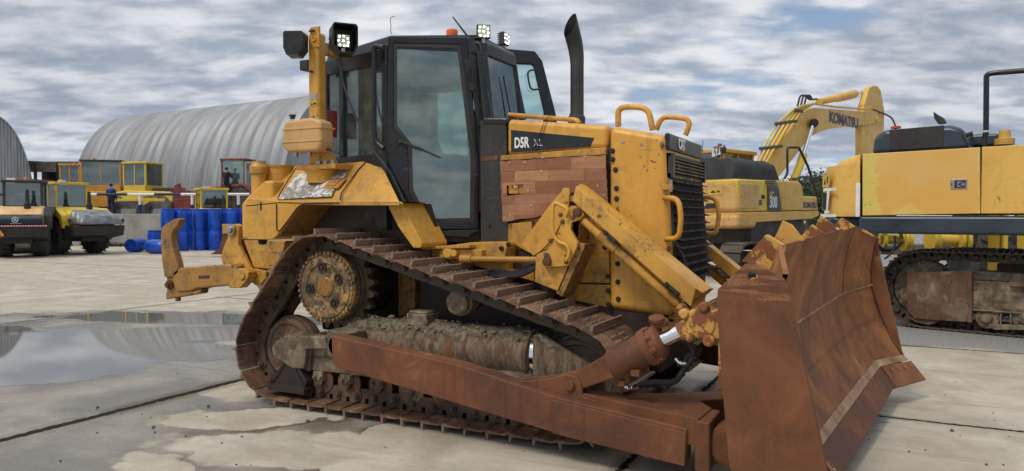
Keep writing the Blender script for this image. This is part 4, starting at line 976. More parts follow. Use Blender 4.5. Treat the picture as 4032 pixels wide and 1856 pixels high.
# A pillars and windscreen
m = MB()
for s_ in (-1, 1):
    b0 = Vector((-3.10, s_ * .345, 1.5)); b1 = Vector((-3.07, s_ * .33, 2.42)); b2 = Vector((-3.15, s_ * .31, 3.02))
    for a, b in ((b1, b2),):
        m.rings([[p_ + Vector((dx, dy * s_, 0)) for dx, dy in ([(-.05, .01), (.02, -.045), (.055, -.03), (.0, .055)] if s_ > 0 else [(-.05, .01), (.0, .055), (.055, -.03), (.02, -.045)])] for p_ in (a, b)])
PL = part('pillar', m, 'black_paint', CAB, bev=.01)
for s_ in (-1, 1):
    m = MB(); e0 = DF.w(*(lambda a: (a[0] - .01, .01, a[1]))(DF.at('K', (918, -40), 0))); e1 = DF.w(*(lambda a: (a[0] - .015, .01, a[1]))(DF.at('J', (800, 205), 0)))
    g0, g1 = Vector((-3.045, -.275, 2.40)), Vector((-3.12, -.255, 3.03)); e0.z = 2.38; e1.z = 3.04
    k_ = [e0, g0, g1, e1]; k2 = [v + Vector((-.03, .05, 0)) for v in k_]
    k_, k2 = [[Vector((v.x, v.y * -s_, v.z)) for v in q_] for q_ in (k_, k2)]
    m.add(k_ + k2, [(0, 1, 2, 3), (7, 6, 5, 4), (0, 4, 5, 1), (1, 5, 6, 2), (2, 6, 7, 3), (3, 7, 4, 0)]); part('pillar_cover', m, 'black_paint', CAB, bev=.008)
ws = [Vector((-3.05, -.29, 2.42)), Vector((-3.05, .29, 2.42)), Vector((-3.12, .27, 3.0)), Vector((-3.12, -.27, 3.0))]
m = MB(); m.add(ws + [v + Vector((-.006, 0, 0)) for v in ws], [(0, 1, 2, 3), (7, 6, 5, 4), (0, 4, 5, 1), (1, 5, 6, 2), (2, 6, 7, 3), (3, 7, 4, 0)])
WS = part('windscreen', m, 'clear_glass', CAB)
m = MB(); m.tube([(-3.02, .05, 2.44), (-3.05, .02, 2.62), (-3.08, -.02, 2.86)], .007, 6); m.box(-3.05, -3.0, .03, .09, 2.42, 2.50); sub(WS, 'wiper', m, 'rubber')
# front visor plate and grab bars
def bar(ps, y, nm='grab_bar', r=.017):
    return part(nm, MB().tube(smooth_path([at3('J', p_, y) for p_ in ps], .07), r, 10), 'black_paint', CAB, ang=60)
bar([(870, 262), (925, 262), (985, 620), (1046, 975)], -.32); bar([(1130, 350), (1215, 345), (1280, 660), (1345, 975)], .34)
m = MB(); a, b = at3('J', (885, 238), -.33), at3('J', (1190, 318), .33); zc = (a.z + b.z) / 2; m.box(-3.20, a.x + .04, -.34, .34, zc - .015, zc); VS = part('visor', m, 'black_flat', CAB, bev=.004)
def lamp(nm, ctr, yaw, tilt, s_, parent, hooded=False, lit=True):
    f = Frame(ctr, yaw); h = s_ / 2; m = MB(); m.box(-h, h, 0, .045, -h, h, f)
    for k in range(6): m.box(-h * .9, h * .9, .045, .075, -h + s_ * (k + .3) / 6, -h + s_ * (k + .6) / 6, f)
    L_ = part(nm, m, 'black_flat', parent, bev=.004); g_ = MB(); g_.box(-h * .86, h * .86, -.004, 0, -h * .86, h * .86, f); sub(L_, 'lens', g_, 'led_glass')
    e = MB()
    for i, j in ((-.45, .45), (.05, .52), (.5, .3), (-.55, 0), (0, 0), (.55, -.15), (-.4, -.5), (.1, -.55), (.48, -.5)):
        e.lathe(f.w(i * s_, -.0045, j * s_) if False else f.w(i * h * 1.25, -.0045, j * h * 1.3), -f.ey, [(0, h * .15), (.003, h * .12), (.003, 0)], 10, cap=False)
    sub(L_, 'led', e, 'led_lit' if lit else 'white_paint')
    st = MB(); st.box(-.015, .015, .01, .04, -h - .04, -h, f); sub(L_, 'lamp_bracket', st, 'steel'); return L_
lamp('work_lamp', at3('J', (960, 152), -.30), R(38), 0, .115, CAB); lamp('work_lamp', at3('J', (1172, 222), .30), R(92), 0, .115, CAB)
# beacon, aerials
m = MB(); a = at3('J', (664, 205), -.15); m.lathe(a, (0, 0, 1), [(0, .05), (.01, .053), (.055, .053), (.066, .045), (.070, .0)], 20, cap=False); part('beacon', m, 'amber', ROOF)
part('aerial', MB().tube([at3('J', (820, 212), -.20), at3('J', (672, 18), -.20)], .0075, 7, rr=[.010, .006]), 'rubber', ROOF)
part('aerial_wire', MB().tube([at3('J', p_, .2) for p_ in ((102, 178), (88, 145), (95, 100), (88, 60), (92, 22), (110, 16), (128, 13))], .0035, 5), 'rubber', ROOF)
# cab lower body and black side panel ahead of the door
m = MB(); q = [W0.at('K', p_, -.50) for p_ in ((925, -60), (1160, -20), (1168, 10), (1190, 1072), (930, 1082))]; m.prism(q, -.50, .50); SP = part('dash_panel', m, 'black_flat', CAB, bev=.006)
m = MB(); q = [W0.at('J', p_, -.50) for p_ in ((940, 950), (1140, 945), (1200, 968), (1165, 1040), (932, 1040))]; m.prism(q, -.505, .505); part('cowl', m, 'black_paint', CAB, bev=.03, seg=3)
m = MB(); q = [W0.at('K', p_, -.503) for p_ in ((938, 282), (1097, 266), (1085, 310), (938, 322))]; m.prism(q, -.504, -.49); sub(SP, 'vent', m, 'rust_plate')
m = MB(); a = W0.at('K', (1013, 920), -.50); m.bolt((a[0], -.50, a[1]), (0, -1, 0), .014, .014); sub(SP, 'bolt', m, 'rubber')
m = MB(); m.prism([(-4.60, 2.08), (-4.60, 1.60), (-4.0, 1.40), (-3.30, 1.38), (-3.30, 1.62), (-3.8, 2.08)], -.40, .40); part('cab_floor', m, 'black_flat', CAB, bev=.01)
m = MB(); q = dpt([('K', (0, 330)), ('K', (45, 290)), ('K', (400, 962)), ('K', (925, 966)), ('K', (925, 1075)), ('K', (380, 1085)), ('K', (330, 985))], .02); m.prism(q, .02, .22, DF); part('cab_sill', m, 'black_flat', CAB, bev=.008)
m = MB(); q = dpt([('K', (495, 972)), ('K', (925, 962)), ('K', (845, 1000)), ('K', (820, 1030)), ('K', (520, 1015))], -.03); m.prism(q, -.04, .02, DF); part('step_plate', m, 'black_flat', CAB, bev=.004)
# black trim hose that follows the cab edge
m = MB(); m.tube(smooth_path([at3('I', p_, -.86) for p_ in ((455, 255), (468, 330), (492, 510), (520, 600), (560, 720), (640, 880), (700, 1010), (760, 1090), (838, 1190))] + [at3('K', p_, -.84) for p_ in ((120, 480), (240, 760), (330, 980))], .05), .0095, 8); part('wiring_hose', m, 'hose', CAB)
part('grab_bar', MB().tube(smooth_path([at3('I', p_, -.86) for p_ in ((812, 250), (735, 240), (735, 300), (738, 900), (745, 985), (812, 1038))], .07), .0215, 12), 'black_paint', CAB, ang=60)
# interior
m = MB(); m.box(-4.05, -3.60, -.26, .26, 1.86, 2.0); m.prism([(-4.16, 1.95), (-4.02, 1.95), (-4.12, 2.62), (-4.24, 2.62)], -.25, .25); m.box(-4.22, -4.14, -.13, .13, 2.62, 2.82)
ST = part('seat', m, 'interior', CAB, bev=.03, seg=3); m = MB(); m.box(-3.98, -3.62, -.40, -.30, 2.08, 2.16); m.box(-3.98, -3.62, .30, .40, 2.08, 2.16); sub(ST, 'armrest', m, 'interior', bev=.02)
m = MB(); m.prism([(-3.34, 1.65), (-3.14, 1.65), (-3.12, 2.52), (-3.28, 2.56), (-3.36, 2.40)], -.20, -.02); m.prism([(-3.34, 1.65), (-3.14, 1.65), (-3.12, 2.38), (-3.30, 2.38)], -.02, .22); part('console', m, 'console_grey', CAB, bev=.02)
m = MB(); m.add([(-4.55, -.60, 2.97), (-3.80, -.74, 2.97), (-3.2, -.3, 2.97), (-3.2, .3, 2.97), (-3.8, .74, 2.97), (-4.55, .6, 2.97)], [(5, 4, 3, 2, 1, 0)]); m.box(-3.95, -3.55, -.35, .35, 2.88, 2.96); part('headliner', m, 'headliner', CAB)
m = MB(); m.box(-3.80, -3.74, .70, .79, 1.5, 3.0); part('door_post', m, 'yellow_worn', CAB, bev=.01)
m = MB(); m.box(-3.74, -3.15, .28, .36, 1.55, 2.06); m.box(-4.5, -3.8, .55, .62, 1.95, 2.20); part('inner_panel', m, 'headliner', CAB, bev=.01)
m = MB(); a, b = at3('I', (548, 975), -.45), at3('I', (690, 985), -.45); m.cyl(a, b, .09, n=20); part('document_tube', m, 'yellow', CAB)
m = MB(); q = W0.pts('J', [(650, 430), (720, 390), (760, 600), (690, 615), (655, 540)], -.25); m.tube(smooth_path([Vector((a, -.25, b)) for a, b in q + q[:1]], .03), .004, 6); part('inside_mirror', m, 'console_grey', CAB)

# ---- ROPS posts with lamps, expansion bottle
RP = MB()
for s_ in (-1, 1):
    y0, y1 = sorted((s_ * .95, s_ * .838)); RP.box(-4.505, -4.385, y0, y1, 2.05, 3.20)
RO = part('rops_post', RP, 'yellow', DZ, bev=.03, seg=4)
m = MB()
for s_ in (-1, 1): m.prism([(-4.51, 2.28), (-4.51, 2.06), (-4.24, 2.06), (-4.30, 2.16), (-4.385, 2.42)], s_ * .93, s_ * .86)
m.box(-4.47, -4.40, -.84, .84, 3.03, 3.13); sub(RO, 'crossbeam', m, 'yellow', bev=.008)
m = MB(); q0, q1 = W0.at('I', (237, 95), -.955), W0.at('I', (312, 248), -.955); m.box(q0[0], q1[0], -.957, -.94, q1[1], q0[1]); a = W0.at('I', (272, 185), -.957); m.lathe((a[0], -.957, a[1]), (0, -1, 0), [(0, .026), (.012, .024), (.012, .014), (.004, .012), (.004, 0)], 16, cap=False); sub(RO, 'lifting_plate', m, 'yellow', bev=.004)
m = MB()
for p_ in ((256, 130), (275, 124), (258, 442)): a = W0.at('I', p_, -.95); m.cyl((a[0], -.948, a[1]), (a[0], -.985, a[1]), .010, n=10)
sub(RO, 'stud', m, 'bolt_steel')
m = MB(); q0, q1 = W0.at('I', (242, 612), -.952), W0.at('I', (290, 655), -.952); m.box(q0[0], q1[0], -.9525, -.95, q1[1], q0[1]); sub(RO, 'data_plate', m, 'console_grey')
m = MB(); q0, q1 = W0.at('I', (241, 658), -.952), W0.at('I', (290, 706), -.952); m.box(q0[0], q1[0], -.9525, -.95, q1[1], q0[1]); WL = sub(RO, 'warning_label', m, 'rim_yellow')
m = MB(); xx = (q1[0] - q0[0]); m.prism([(q0[0] + .004, q1[1] + .008), (q0[0] + xx * .42, q1[1] + .008), (q0[0] + xx * .23, q1[1] + .03)], -.9535, -.9525); m.box(q0[0] + xx * .5, q0[0] + xx * .9, -.9535, -.9525, q1[1] + .012, q1[1] + .03); sub(WL, 'warning_mark', m, 'rubber')
m = MB()
for s_ in (-1, 1):
    y0, y1 = sorted((s_ * 1.00, s_ * .74)); m.box(-4.60, -4.16, y0, y1, 2.015, 2.06); m.lathe((-4.42, s_ * .88, 1.90), (0, 0, 1), [(0, .115), (.08, .125), (.115, .15)], 20)
BF = sub(RO, 'base_flange', m, 'yellow', bev=.008); m = MB()
for x in (-4.38, -4.30, -4.22): m.bolt((x, -.96, 2.06), (0, 0, 1), .018, .03)
sub(BF, 'bolt', m, 'steel')
# lamp housings on the post
def housing(ctr, yaw, lit):
    f = Frame(ctr, yaw); m = MB()
    # five plates round an open front (-y)
    w_, h_, d_ = (.105, .125, .19) if lit else (.085, .105, .15)
    out_ = [(-w_, -h_ * .45), (-w_ * .45, -h_), (w_ * .7, -h_), (w_, -h_ * .4), (w_, h_ * .85), (w_ * .85, h_), (-w_ * .85, h_), (-w_, h_ * .85)]
    inn = [(x * .90, z_ * .90) for x, z_ in out_]
    vs = [f.w(x, 0, z_) for x, z_ in out_] + [f.w(x, d_, z_ * .95) for x, z_ in out_] + [f.w(x, .0, z_) for x, z_ in inn] + [f.w(x, d_ - .01, z_) for x, z_ in inn]; n = 8; F_ = []
    for i in range(n):
        j = (i + 1) % n; F_ += [(i, j, n + j, n + i), (2 * n + j, 2 * n + i, 3 * n + i, 3 * n + j), (j, i, 2 * n + i, 2 * n + j)]
    F_ += [tuple(n + i for i in range(n)), tuple(3 * n + i for i in range(n))[::-1]]
    m.add(vs, F_); H_ = sub(RO, 'lamp_housing', m, 'black_paint', bev=.003)
    L = lamp('work_lamp', f.w(-.01, .045, -.015), yaw, 0, .115, H_ if False else RO, lit=lit); return H_
a = at3('I', (515, 178), -1.0); housing(a, R(50), True)
a = at3('I', (150, 245), -.98); housing(a, R(205), False)
m = MB(); q0 = at3('I', (200, 395), -.80); m.box(q0.x - .05, q0.x + .05, -.82, -.72, q0.z - .04, q0.z + .05); sub(RO, 'horn', m, 'black_flat', bev=.01)
m = MB(); m.tube(smooth_path([at3('I', p_, -1.0) for p_ in ((385, 190), (400, 150), (380, 260), (392, 330), (430, 360), (465, 330), (462, 270), (440, 250))], .03), .0045, 6); sub(RO, 'cable', m, 'hose')
m = MB(); q = W0.pts('I', [(372, 738), (405, 740), (404, 945), (380, 948), (366, 910)], -.78); m.prism(q, -.78, -.70); m2 = part('extinguisher_box', m, 'red_paint', DZ, bev=.006)
m = MB(); q = W0.pts('I', [(28, 860), (40, 825), (240, 793), (318, 822), (324, 1000), (295, 1060), (60, 1072), (20, 1030)], -1.10); m.prism(q, -1.10, -.93); BT = part('expansion_bottle', m, 'bottle_plastic', DZ, bev=.03, seg=4)
m = MB(); q = W0.pts('I', [(22, 885), (326, 862), (324, 878), (22, 900)], -1.104); m.prism(q, -1.106, -.925); q = W0.pts('I', [(22, 985), (322, 965), (320, 978), (22, 998)], -1.104); m.prism(q, -1.106, -.925); sub(BT, 'moulding_rib', m, 'bottle_plastic', bev=.004)
m = MB(); a = at3('I', (102, 808), -1.03); m.lathe(a, (0, 0, 1), [(0, .022), (.022, .022), (.022, .030), (.034, .030), (.038, .022)], 16); sub(BT, 'filler_cap', m, 'black_flat')
m = MB()
for p_ in ((178, 800), (236, 792), (108, 1075), (213, 1065)): a = W0.at('I', p_, -1.1); m.box(a[0] - .018, a[0] + .018, -1.08, -1.06, a[1] - .028, a[1] + .01)
sub(BT, 'strap_lug', m, 'steel')
part('coolant_hose', MB().tube(smooth_path([at3('I', p_, -1.0) for p_ in ((285, 1032), (340, 1040), (400, 1050), (465, 1078))], .03), .009, 8), 'hose', DZ)

# ---- fenders (fuel tank and battery box decks)
def fender(sg):
    y = lambda a: sg * a
    P_ = lambda z, ps, yy: W0.pts(z, ps, yy)
    # outer side skin with the wheel arch
    top_o = P_('A', [(618, 430), (628, 345), (650, 310), (700, 290)], -1.08)
    side = P_('A', [(622, 560), (618, 345), (640, 305), (850, 322), (1250, 330), (1650, 330), (1665, 352), (1640, 342), (1240, 345), (1000, 345), (960, 375), (855, 525), (828, 560), (800, 583), (640, 583)], -1.08)
    m = MB(); m.prism(side, y(1.08), y(1.04)); FE = part('fender', m, 'yellow', DZ, bev=.012)
    # sloping deck: from the outer top line up to the cab
    o1 = P_('A', [(618, 345), (840, 322), (1250, 330), (1655, 330)], -1.08); i1 = P_('A', [(775, 140), (960, 85), (1330, 60), (1520, 58)], -.72)
    zi = 2.05
    xs_o = [a[0] for a in o1]; zs_o = [a[1] for a in o1]
    xi0 = W0.at('A', (760, 190), -.80); xi1 = W0.at('A', (960, 85), -.72); xi2 = W0.at('A', (1440, 55), -.72); xi3 = W0.at('A', (1530, 75), -.74)
    inner = [(xi0[0], xi0[1]), (xi1[0], xi1[1]), (xi2[0], xi2[1]), (xi3[0], xi3[1])]
    ys_i = [.80, .72, .72, .74]
    vs = [Vector((a, y(1.08), b)) for a, b in o1] + [Vector((a, y(c_), b)) for (a, b), c_ in zip(inner, ys_i)]
    vs += [v + Vector((0, 0, -.04)) for v in vs]
    fs_ = [(0, 1, 5, 4), (1, 2, 6, 5), (2, 3, 7, 6), (9, 8, 12, 13), (10, 9, 13, 14), (11, 10, 14, 15), (0, 8, 9, 1), (1, 9, 10, 2), (2, 10, 11, 3), (3, 11, 15, 7), (0, 4, 12, 8), (4, 5, 13, 12), (5, 6, 14, 13), (6, 7, 15, 14)]
    if sg > 0: fs_ = [f_[::-1] for f_ in fs_]
    m = MB(); m.add(vs, fs_)
    DK = part('fender_deck', m, 'yellow_worn', DZ, bev=.018, seg=3)
    # inner top, inner arch wall, front leg
    m = MB(); m.add([Vector((inner[i][0], y(ys_i[i]), inner[i][1])) for i in (1, 2, 3)] + [Vector((inner[i][0], y(.45), inner[i][1] - .0)) for i in (3, 2, 1)] + [Vector((inner[0][0], y(.8), inner[0][1])), Vector((inner[0][0], y(.45), inner[0][1] + .05))], [(0, 1, 2, 3, 4, 5), (6, 0, 5, 7)] if sg < 0 else [(5, 4, 3, 2, 1, 0), (7, 5, 0, 6)])
    part('fender_top', m, 'yellow_worn', DZ)
    m = MB(); ar = P_('A', [(1655, 340), (1240, 350), (1000, 352), (965, 380), (858, 530)], -1.06); zb_ = 1.30
    m.prism([(a, b) for a, b in ar] + [(ar[-1][0], zb_), (ar[0][0] + .16, zb_)], y(.68), y(.62)); part('arch_wall', m, 'yellow_dirty', DZ)
    # underside liner of the arch
    m = MB(); L_ = ar; n = len(L_); vs = [Vector((a, y(1.07), b)) for a, b in L_] + [Vector((a, y(.64), b)) for a, b in L_]; m.add(vs + [v + Vector((0, 0, .012)) for v in vs], [(i, i + 1, n + i + 1, n + i) for i in range(n - 1)] + [(2 * n + i + 1, 2 * n + i, 3 * n + i, 3 * n + i + 1) for i in range(n - 1)])
    part('arch_liner', m, 'yellow_dirty', DZ)
    # front leg: slanting box from the arch to the frame below the cab
    q = P_('A', [(1560, 340), (1662, 335), (1800, 610), (1790, 640), (1740, 640), (1640, 500)], -.98); m = MB(); m.prism(q, y(.98), y(.60)); part('fender_leg', m, 'yellow', DZ, bev=.008)
    # tank body behind
    q = P_('A', [(622, 575), (618, 345), (655, 300), (770, 190), (830, 190), (832, 560), (805, 583), (640, 583)], -1.0); m = MB(); m.prism(q, y(1.05), y(.50)); TK = part('fuel_tank', m, 'yellow', DZ, bev=.035, seg=4)
    return FE, DK, TK
FE, DK, TK = fender(-1); fender(1)
# raised wheel-arch lip
# filler necks
for nm, (u, vt, vb, r, yy) in (('filler_neck', (712, 150, 290, .066, -.98)), ('tank_neck', (847, 105, 250, .125, -.80))):
    a, b = at3('A', (u, vb), yy), at3('A', (u, vt), yy); m = MB(); m.lathe(a - Vector((0, 0, .06)), (0, 0, 1), [(0, r * 1.0), ((b - a).length + .06, r), ((b - a).length + .06, r * 1.06), ((b - a).length + .08, r * 1.06), ((b - a).length + .082, r * .9)], 26)
    FN = part(nm, m, 'yellow', DZ)
    if nm == 'filler_neck':
        m = MB(); m.lathe(b + Vector((0, 0, .0)), (0, 0, 1), [(0, r * 1.02), (.01, r * 1.25), (.07, r * 1.25), (.10, r * .95), (.12, r * .9)], 22); sub(FN, 'filler_cap', m, 'yellow_worn')
# anti-slip patch, latch well, seam on the near deck
o1 = [at3('A', p_, -1.08) for p_ in ((618, 345), (840, 322), (1250, 330), (1655, 330))]
def deck(z, p_):    # point where the sight line meets the near sloping deck
    A, B_, C_ = DKP; n_ = (B_ - A).cross(C_ - A); d_ = ray(*src(z, p_)); t_ = n_.dot(A - EYEV) / n_.dot(d_); return EYEV + d_ * t_
xi1 = W0.at('A', (960, 85), -.72); xi2 = W0.at('A', (1440, 55), -.72)
DKP = [o1[1], Vector((xi1[0], -.72, xi1[1])), Vector((xi2[0], -.72, xi2[1]))]
DN = (DKP[1] - DKP[0]).cross(DKP[2] - DKP[0]).normalized(); DN = DN if DN.z > 0 else -DN
def on_deck(mb, z, ps, h0, h1):
    vs = [deck(z, p_) for p_ in ps]; n = len(vs); mb.add([v + DN * h0 for v in vs] + [v + DN * h1 for v in vs], [tuple(range(n))[::-1], tuple(n + i for i in range(n))] + [(i, (i + 1) % n, (i + 1) % n + n, i + n) for i in range(n)])
m = MB(); on_deck(m, 'A', [(842, 320), (1195, 298), (1218, 252), (1150, 248), (1190, 190), (1270, 190), (1312, 124), (968, 152)], .004, .012); sub(DK, 'anti_slip_patch', m, 'anti_slip_patch')
m = MB(); on_deck(m, 'A', [(1140, 250), (1240, 248), (1300, 182), (1195, 185)], .004, .016); on_deck(m, 'A', [(1175, 235), (1225, 235), (1262, 192), (1205, 195)], .016, .022); LW = sub(DK, 'latch_well', m, 'yellow'); m = MB(); a = deck('A', (1222, 214)); m.lathe(a + DN * .018, DN, [(0, .014), (.006, .014), (.012, .008), (.012, 0)], 12, cap=False); sub(LW, 'latch', m, 'steel')
m = MB(); q = [deck('A', p_) + DN * .003 for p_ in ((1254, 318), (1262, 275), (1375, 118), (1430, 62))]; m.tube(q, .006, 6); q = [deck('A', p_) + DN * .003 for p_ in ((838, 318), (850, 280), (930, 150), (970, 90))]; m.tube(q, .005, 6); sub(DK, 'panel_seam', m, 'rubber')
m = MB(); q = [at3('A', p_, -1.085) for p_ in ((1250, 330), (1250, 322))]; q = [at3('A', p_, -1.084) for p_ in ((828, 345), (830, 520), (848, 528), (975, 362), (1010, 343), (1245, 337))]; m.tube(smooth_path(q, .02, 3), .0055, 6); sub(FE, 'panel_seam', m, 'rubber')
m = MB(); a = W0.at('A', (742, 357), -1.05); m.box(a[0] - .008, a[0] + .008, -1.084, -1.05, a[1] - .04, a[1] + .03); sub(TK, 'sight_slot', m, 'rubber')
m = MB(); a = W0.at('A', (735, 590), -.95); m.lathe((a[0], -.95, a[1] - .035), (0, 0, 1), [(0, .03), (.03, .04), (.05, .04)], 8); part('drain_cock', m, 'rubber', DZ)
# frame deck under the cab
m = MB(); q = W0.pts('K', [(385, 1118), (830, 1105), (830, 1135), (385, 1145)], -.80); m.prism(q, -.80, .80); q = W0.pts('K', [(830, 1080), (1160, 1075), (1180, 1100), (1150, 1260), (600, 1290), (400, 1200), (420, 1140)], -.70); m.prism(q, -.70, .70); part('chassis_rail', m, 'yellow_worn', DZ, bev=.006)
m = MB(); q = W0.pts('C', [(118, 690), (212, 680), (215, 780), (200, 830), (118, 780)], -.62); m.prism(q, -.55, .55); q = W0.pts('C', [(-60, 790), (125, 775), (120, 905), (240, 905), (240, 960), (-60, 880)], -.64); m.prism(q, -.64, .64); part('side_frame', m, 'yellow', DZ, bev=.006)
m = MB()
for z, p_ in (('K', (1185, 1100)), ('K', (1118, 1137)), ('C', (117, 787)), ('C', (85, 806))): a = W0.at(z, p_, -.72); m.bolt((a[0], -.70, a[1]), (0, -1, 0), .016, .02)
part('bolt', m, 'bolt_steel', DZ)
m = MB(); a = at3('K', (640, 1175), -.76); m.lathe((a.x, -.80, a.z), (0, 1, 0), [(0, .04), (.02, .055), (.1, .055)], 20); a2 = at3('K', (700, 1180), -.76); m.lathe((a2.x, -.80, a2.z), (0, 1, 0), [(0, .03), (.08, .03)], 16); m.box(a.x - .10, a.x + .3, -.76, -.62, a.z - .05, a.z + .03); part('pump_block', m, 'yellow', DZ, bev=.008)

# ---- ripper at the rear
m = MB(); q = W0.pts('L', [(880, 240), (880, 345), (800, 300), (820, 200), (1240, 340), (1190, 520), (1060, 640), (980, 530)], -.30); m.prism(W0.pts('L', [(800, 205), (1000, 205), (1010, 330), (900, 345), (800, 300)], -.33), -.36, -.26); m.prism(W0.pts('L', [(905, 345), (1300, 350), (1230, 620), (1000, 600)], -.30), -.38, .38)
part('ripper_mount', m, 'yellow_worn', DZ, bev=.01)
m = MB()
for ya, yb in ((-.42, -.37), (-.22, -.17)): m.prism(W0.pts('L', [(640, 510), (660, 420), (700, 330), (720, 230), (745, 200), (790, 195), (812, 215), (800, 300), (800, 390), (925, 640), (920, 700), (880, 740), (720, 620), (655, 565)], -.42), ya, yb)
RL = part('ripper_link', m, 'yellow_worn', DZ, bev=.008); m = MB(); a = W0.at('L', (733, 250), -.43); m.cyl((a[0], -.44, a[1]), (a[0], -.12, a[1]), .042, n=20); a = W0.at('L', (733, 250), -.44); m.lathe((a[0], -.44, a[1]), (0, -1, 0), [(0, .06), (.01, .06), (.01, .035), (.03, .032), (.032, 0)], 20, cap=False); sub(RL, 'pin', m, 'steel')
m = MB()
for ya, yb in ((.37, .42), (.17, .22)): m.prism(W0.pts('L', [(640, 510), (660, 420), (700, 330), (720, 230), (745, 200), (790, 195), (812, 215), (800, 300), (800, 390), (925, 640), (920, 700), (880, 740), (720, 620), (655, 565)], -.42), ya, yb)
part('ripper_link', m, 'yellow_worn', DZ, bev=.008)
m = MB(); m.prism(W0.pts('L', [(185, 640), (225, 610), (320, 598), (770, 565), (790, 600), (760, 740), (700, 775), (420, 800), (330, 830), (230, 835), (190, 770)], -.52), -.52, -.28); RB = part('ripper_beam', m, 'yellow_dirty', DZ, bev=.03, seg=3)
m = MB(); m.prism(W0.pts('L', [(760, 615), (870, 610), (900, 650), (895, 700), (870, 740), (820, 795), (730, 795), (700, 775), (760, 700)], -.54), -.545, -.44); a = W0.at('L', (842, 683), -.545); m.cyl((a[0], -.56, a[1]), (a[0], -.54, a[1]), .04, n=18); sub(RB, 'beam_pivot', m, 'yellow_worn', bev=.012)
m = MB(); m.prism(W0.pts('L', [(430, 680), (530, 675), (530, 700), (430, 705)], -.525), -.526, -.51); sub(RB, 'wear_plate', m, 'yellow_dirty')
m = MB(); m.prism(W0.pts('L', [(85, 905), (85, 850), (105, 780), (90, 690), (210, 625), (240, 640), (330, 830), (420, 800), (415, 850), (240, 880)], -.55), -.50, -.40); part('shank_pocket', m, 'yellow_dirty', DZ, bev=.012)
m = MB(); sk = W0.pts('L', [(110, 690), (90, 560), (78, 400), (75, 300), (90, 220), (135, 190), (200, 150), (245, 144), (258, 156), (240, 200), (190, 262), (178, 310), (182, 385), (235, 570), (245, 650), (200, 690)], -.52)
m.prism(sk, -.52, -.44); RS = part('ripper_shank', m, 'yellow_dirty', DZ, bev=.010)
m = MB(); a = W0.at('L', (130, 765), -.56); m.lathe((a[0], -.52, a[1]), (0, -1, 0), [(-.08, .04), (0, .04), (.0, .05), (.012, .05), (.014, .028), (.04, .028), (.042, 0)], 18, cap=False); a = W0.at('L', (218, 900), -.50); m.cyl((a[0], -.47, a[1] + .10), (a[0], -.47, a[1] - .02), .028, n=14); part('shank_pin', m, 'rust', DZ)
m = MB(); m.prism(W0.pts('L', [(930, 610), (1060, 640), (1060, 700), (990, 790), (920, 740)], -.42), -.42, -.30); m.prism(W0.pts('L', [(930, 610), (1060, 640), (1060, 700), (990, 790), (920, 740)], -.42), .30, .42); part('ripper_arm', m, 'yellow_worn', DZ, bev=.01)
m = MB(); m.prism(W0.pts('L', [(810, 320), (880, 350), (1010, 600), (930, 640), (870, 560)], -.28), -.30, -.26); part('ripper_web', m, 'yellow_soot', DZ, bev=.006)

# ---- push arm, brace, tilt cylinder
def zq(z, p_, Z): x, y_ = zp(z, p_, Z); return (x, y_)
AT = W0.pts('X', [(1304, 1322), (1800, 1436), (2180, 1563), (2705, 1690)], -1.5); AB = W0.pts('X', [(1308, 1425), (1330, 1450), (1800, 1592), (2175, 1704), (2697, 1834)], -1.5)
def arm(sg):
    m = MB(); m.prism(AT + AB[::-1], sg * 1.50, sg * 1.36); A_ = part('push_arm', m, 'rust_plate', DZ, bev=.010)
    q = W0.pts('F', [(518, 795), (1250, 975), (1240, 1160), (518, 980)], -1.51); m = MB(); m.prism(q, sg * 1.512, sg * 1.49); sub(A_, 'wear_plate', m, 'rust_plate', bev=.005)
    ear = W0.pts('F', [(330, 695), (500, 678), (600, 655), (655, 668), (682, 705), (690, 770), (760, 800), (790, 850), (300, 740)], -1.42)
    for yy in (1.44, 1.33):
        m = MB(); m.prism(ear, sg * yy, sg * (yy - .03)); sub(A_, 'cylinder_ear', m, 'rust_plate', bev=.006)
    a = W0.at('F', (617, 715), -1.44); m = MB(); m.cyl((a[0], sg * 1.46, a[1]), (a[0], sg * 1.28, a[1]), .032, n=18); sub(A_, 'pin', m, 'rust')
    m = MB(); bw = W0.pts('X', [(1290, 1300), (1320, 1296), (1330, 1420), (1285, 1400)], -1.3); m.cyl((-3.86, sg * 1.36, .60), (-3.86, sg * 1.10, .60), .085, n=18); m.prism([(-3.95, .50), (-3.75, .50), (-3.75, .70), (-3.95, .72)], sg * 1.36, sg * 1.12); sub(A_, 'trunnion', m, 'muddy', bev=.01)
    # top flange spreading inward near the front, with the diagonal brace to the blade
    Z = .405
    return A_
PA = arm(-1); arm(1)
m = MB()
plan = [(-2.15, -1.40, .50), (-1.0, -1.49, .415), (-.98, -1.20, .415), (-1.10, -1.02, .41), (-.62, -.55, .40), (-.62, -.30, .40), (-1.35, -.98, .42), (-1.75, -1.26, .455)]
n = len(plan); m.add([(x, y, z_) for x, y, z_ in plan] + [(x, y, z_ - .17) for x, y, z_ in plan], [tuple(range(n)), tuple(n + i for i in range(n))[::-1]] + [((i + 1) % n, i, i + n, (i + 1) % n + n) for i in range(n)])
part('diagonal_brace', m, 'rust', DZ, bev=.008)
m = MB(); m.add([(x, -y, z_) for x, y, z_ in plan] + [(x, -y, z_ - .17) for x, y, z_ in plan], [tuple(range(n))[::-1], tuple(n + i for i in range(n))] + [(i, (i + 1) % n, (i + 1) % n + n, i + n) for i in range(n)]); part('diagonal_brace', m, 'rust', DZ, bev=.008)
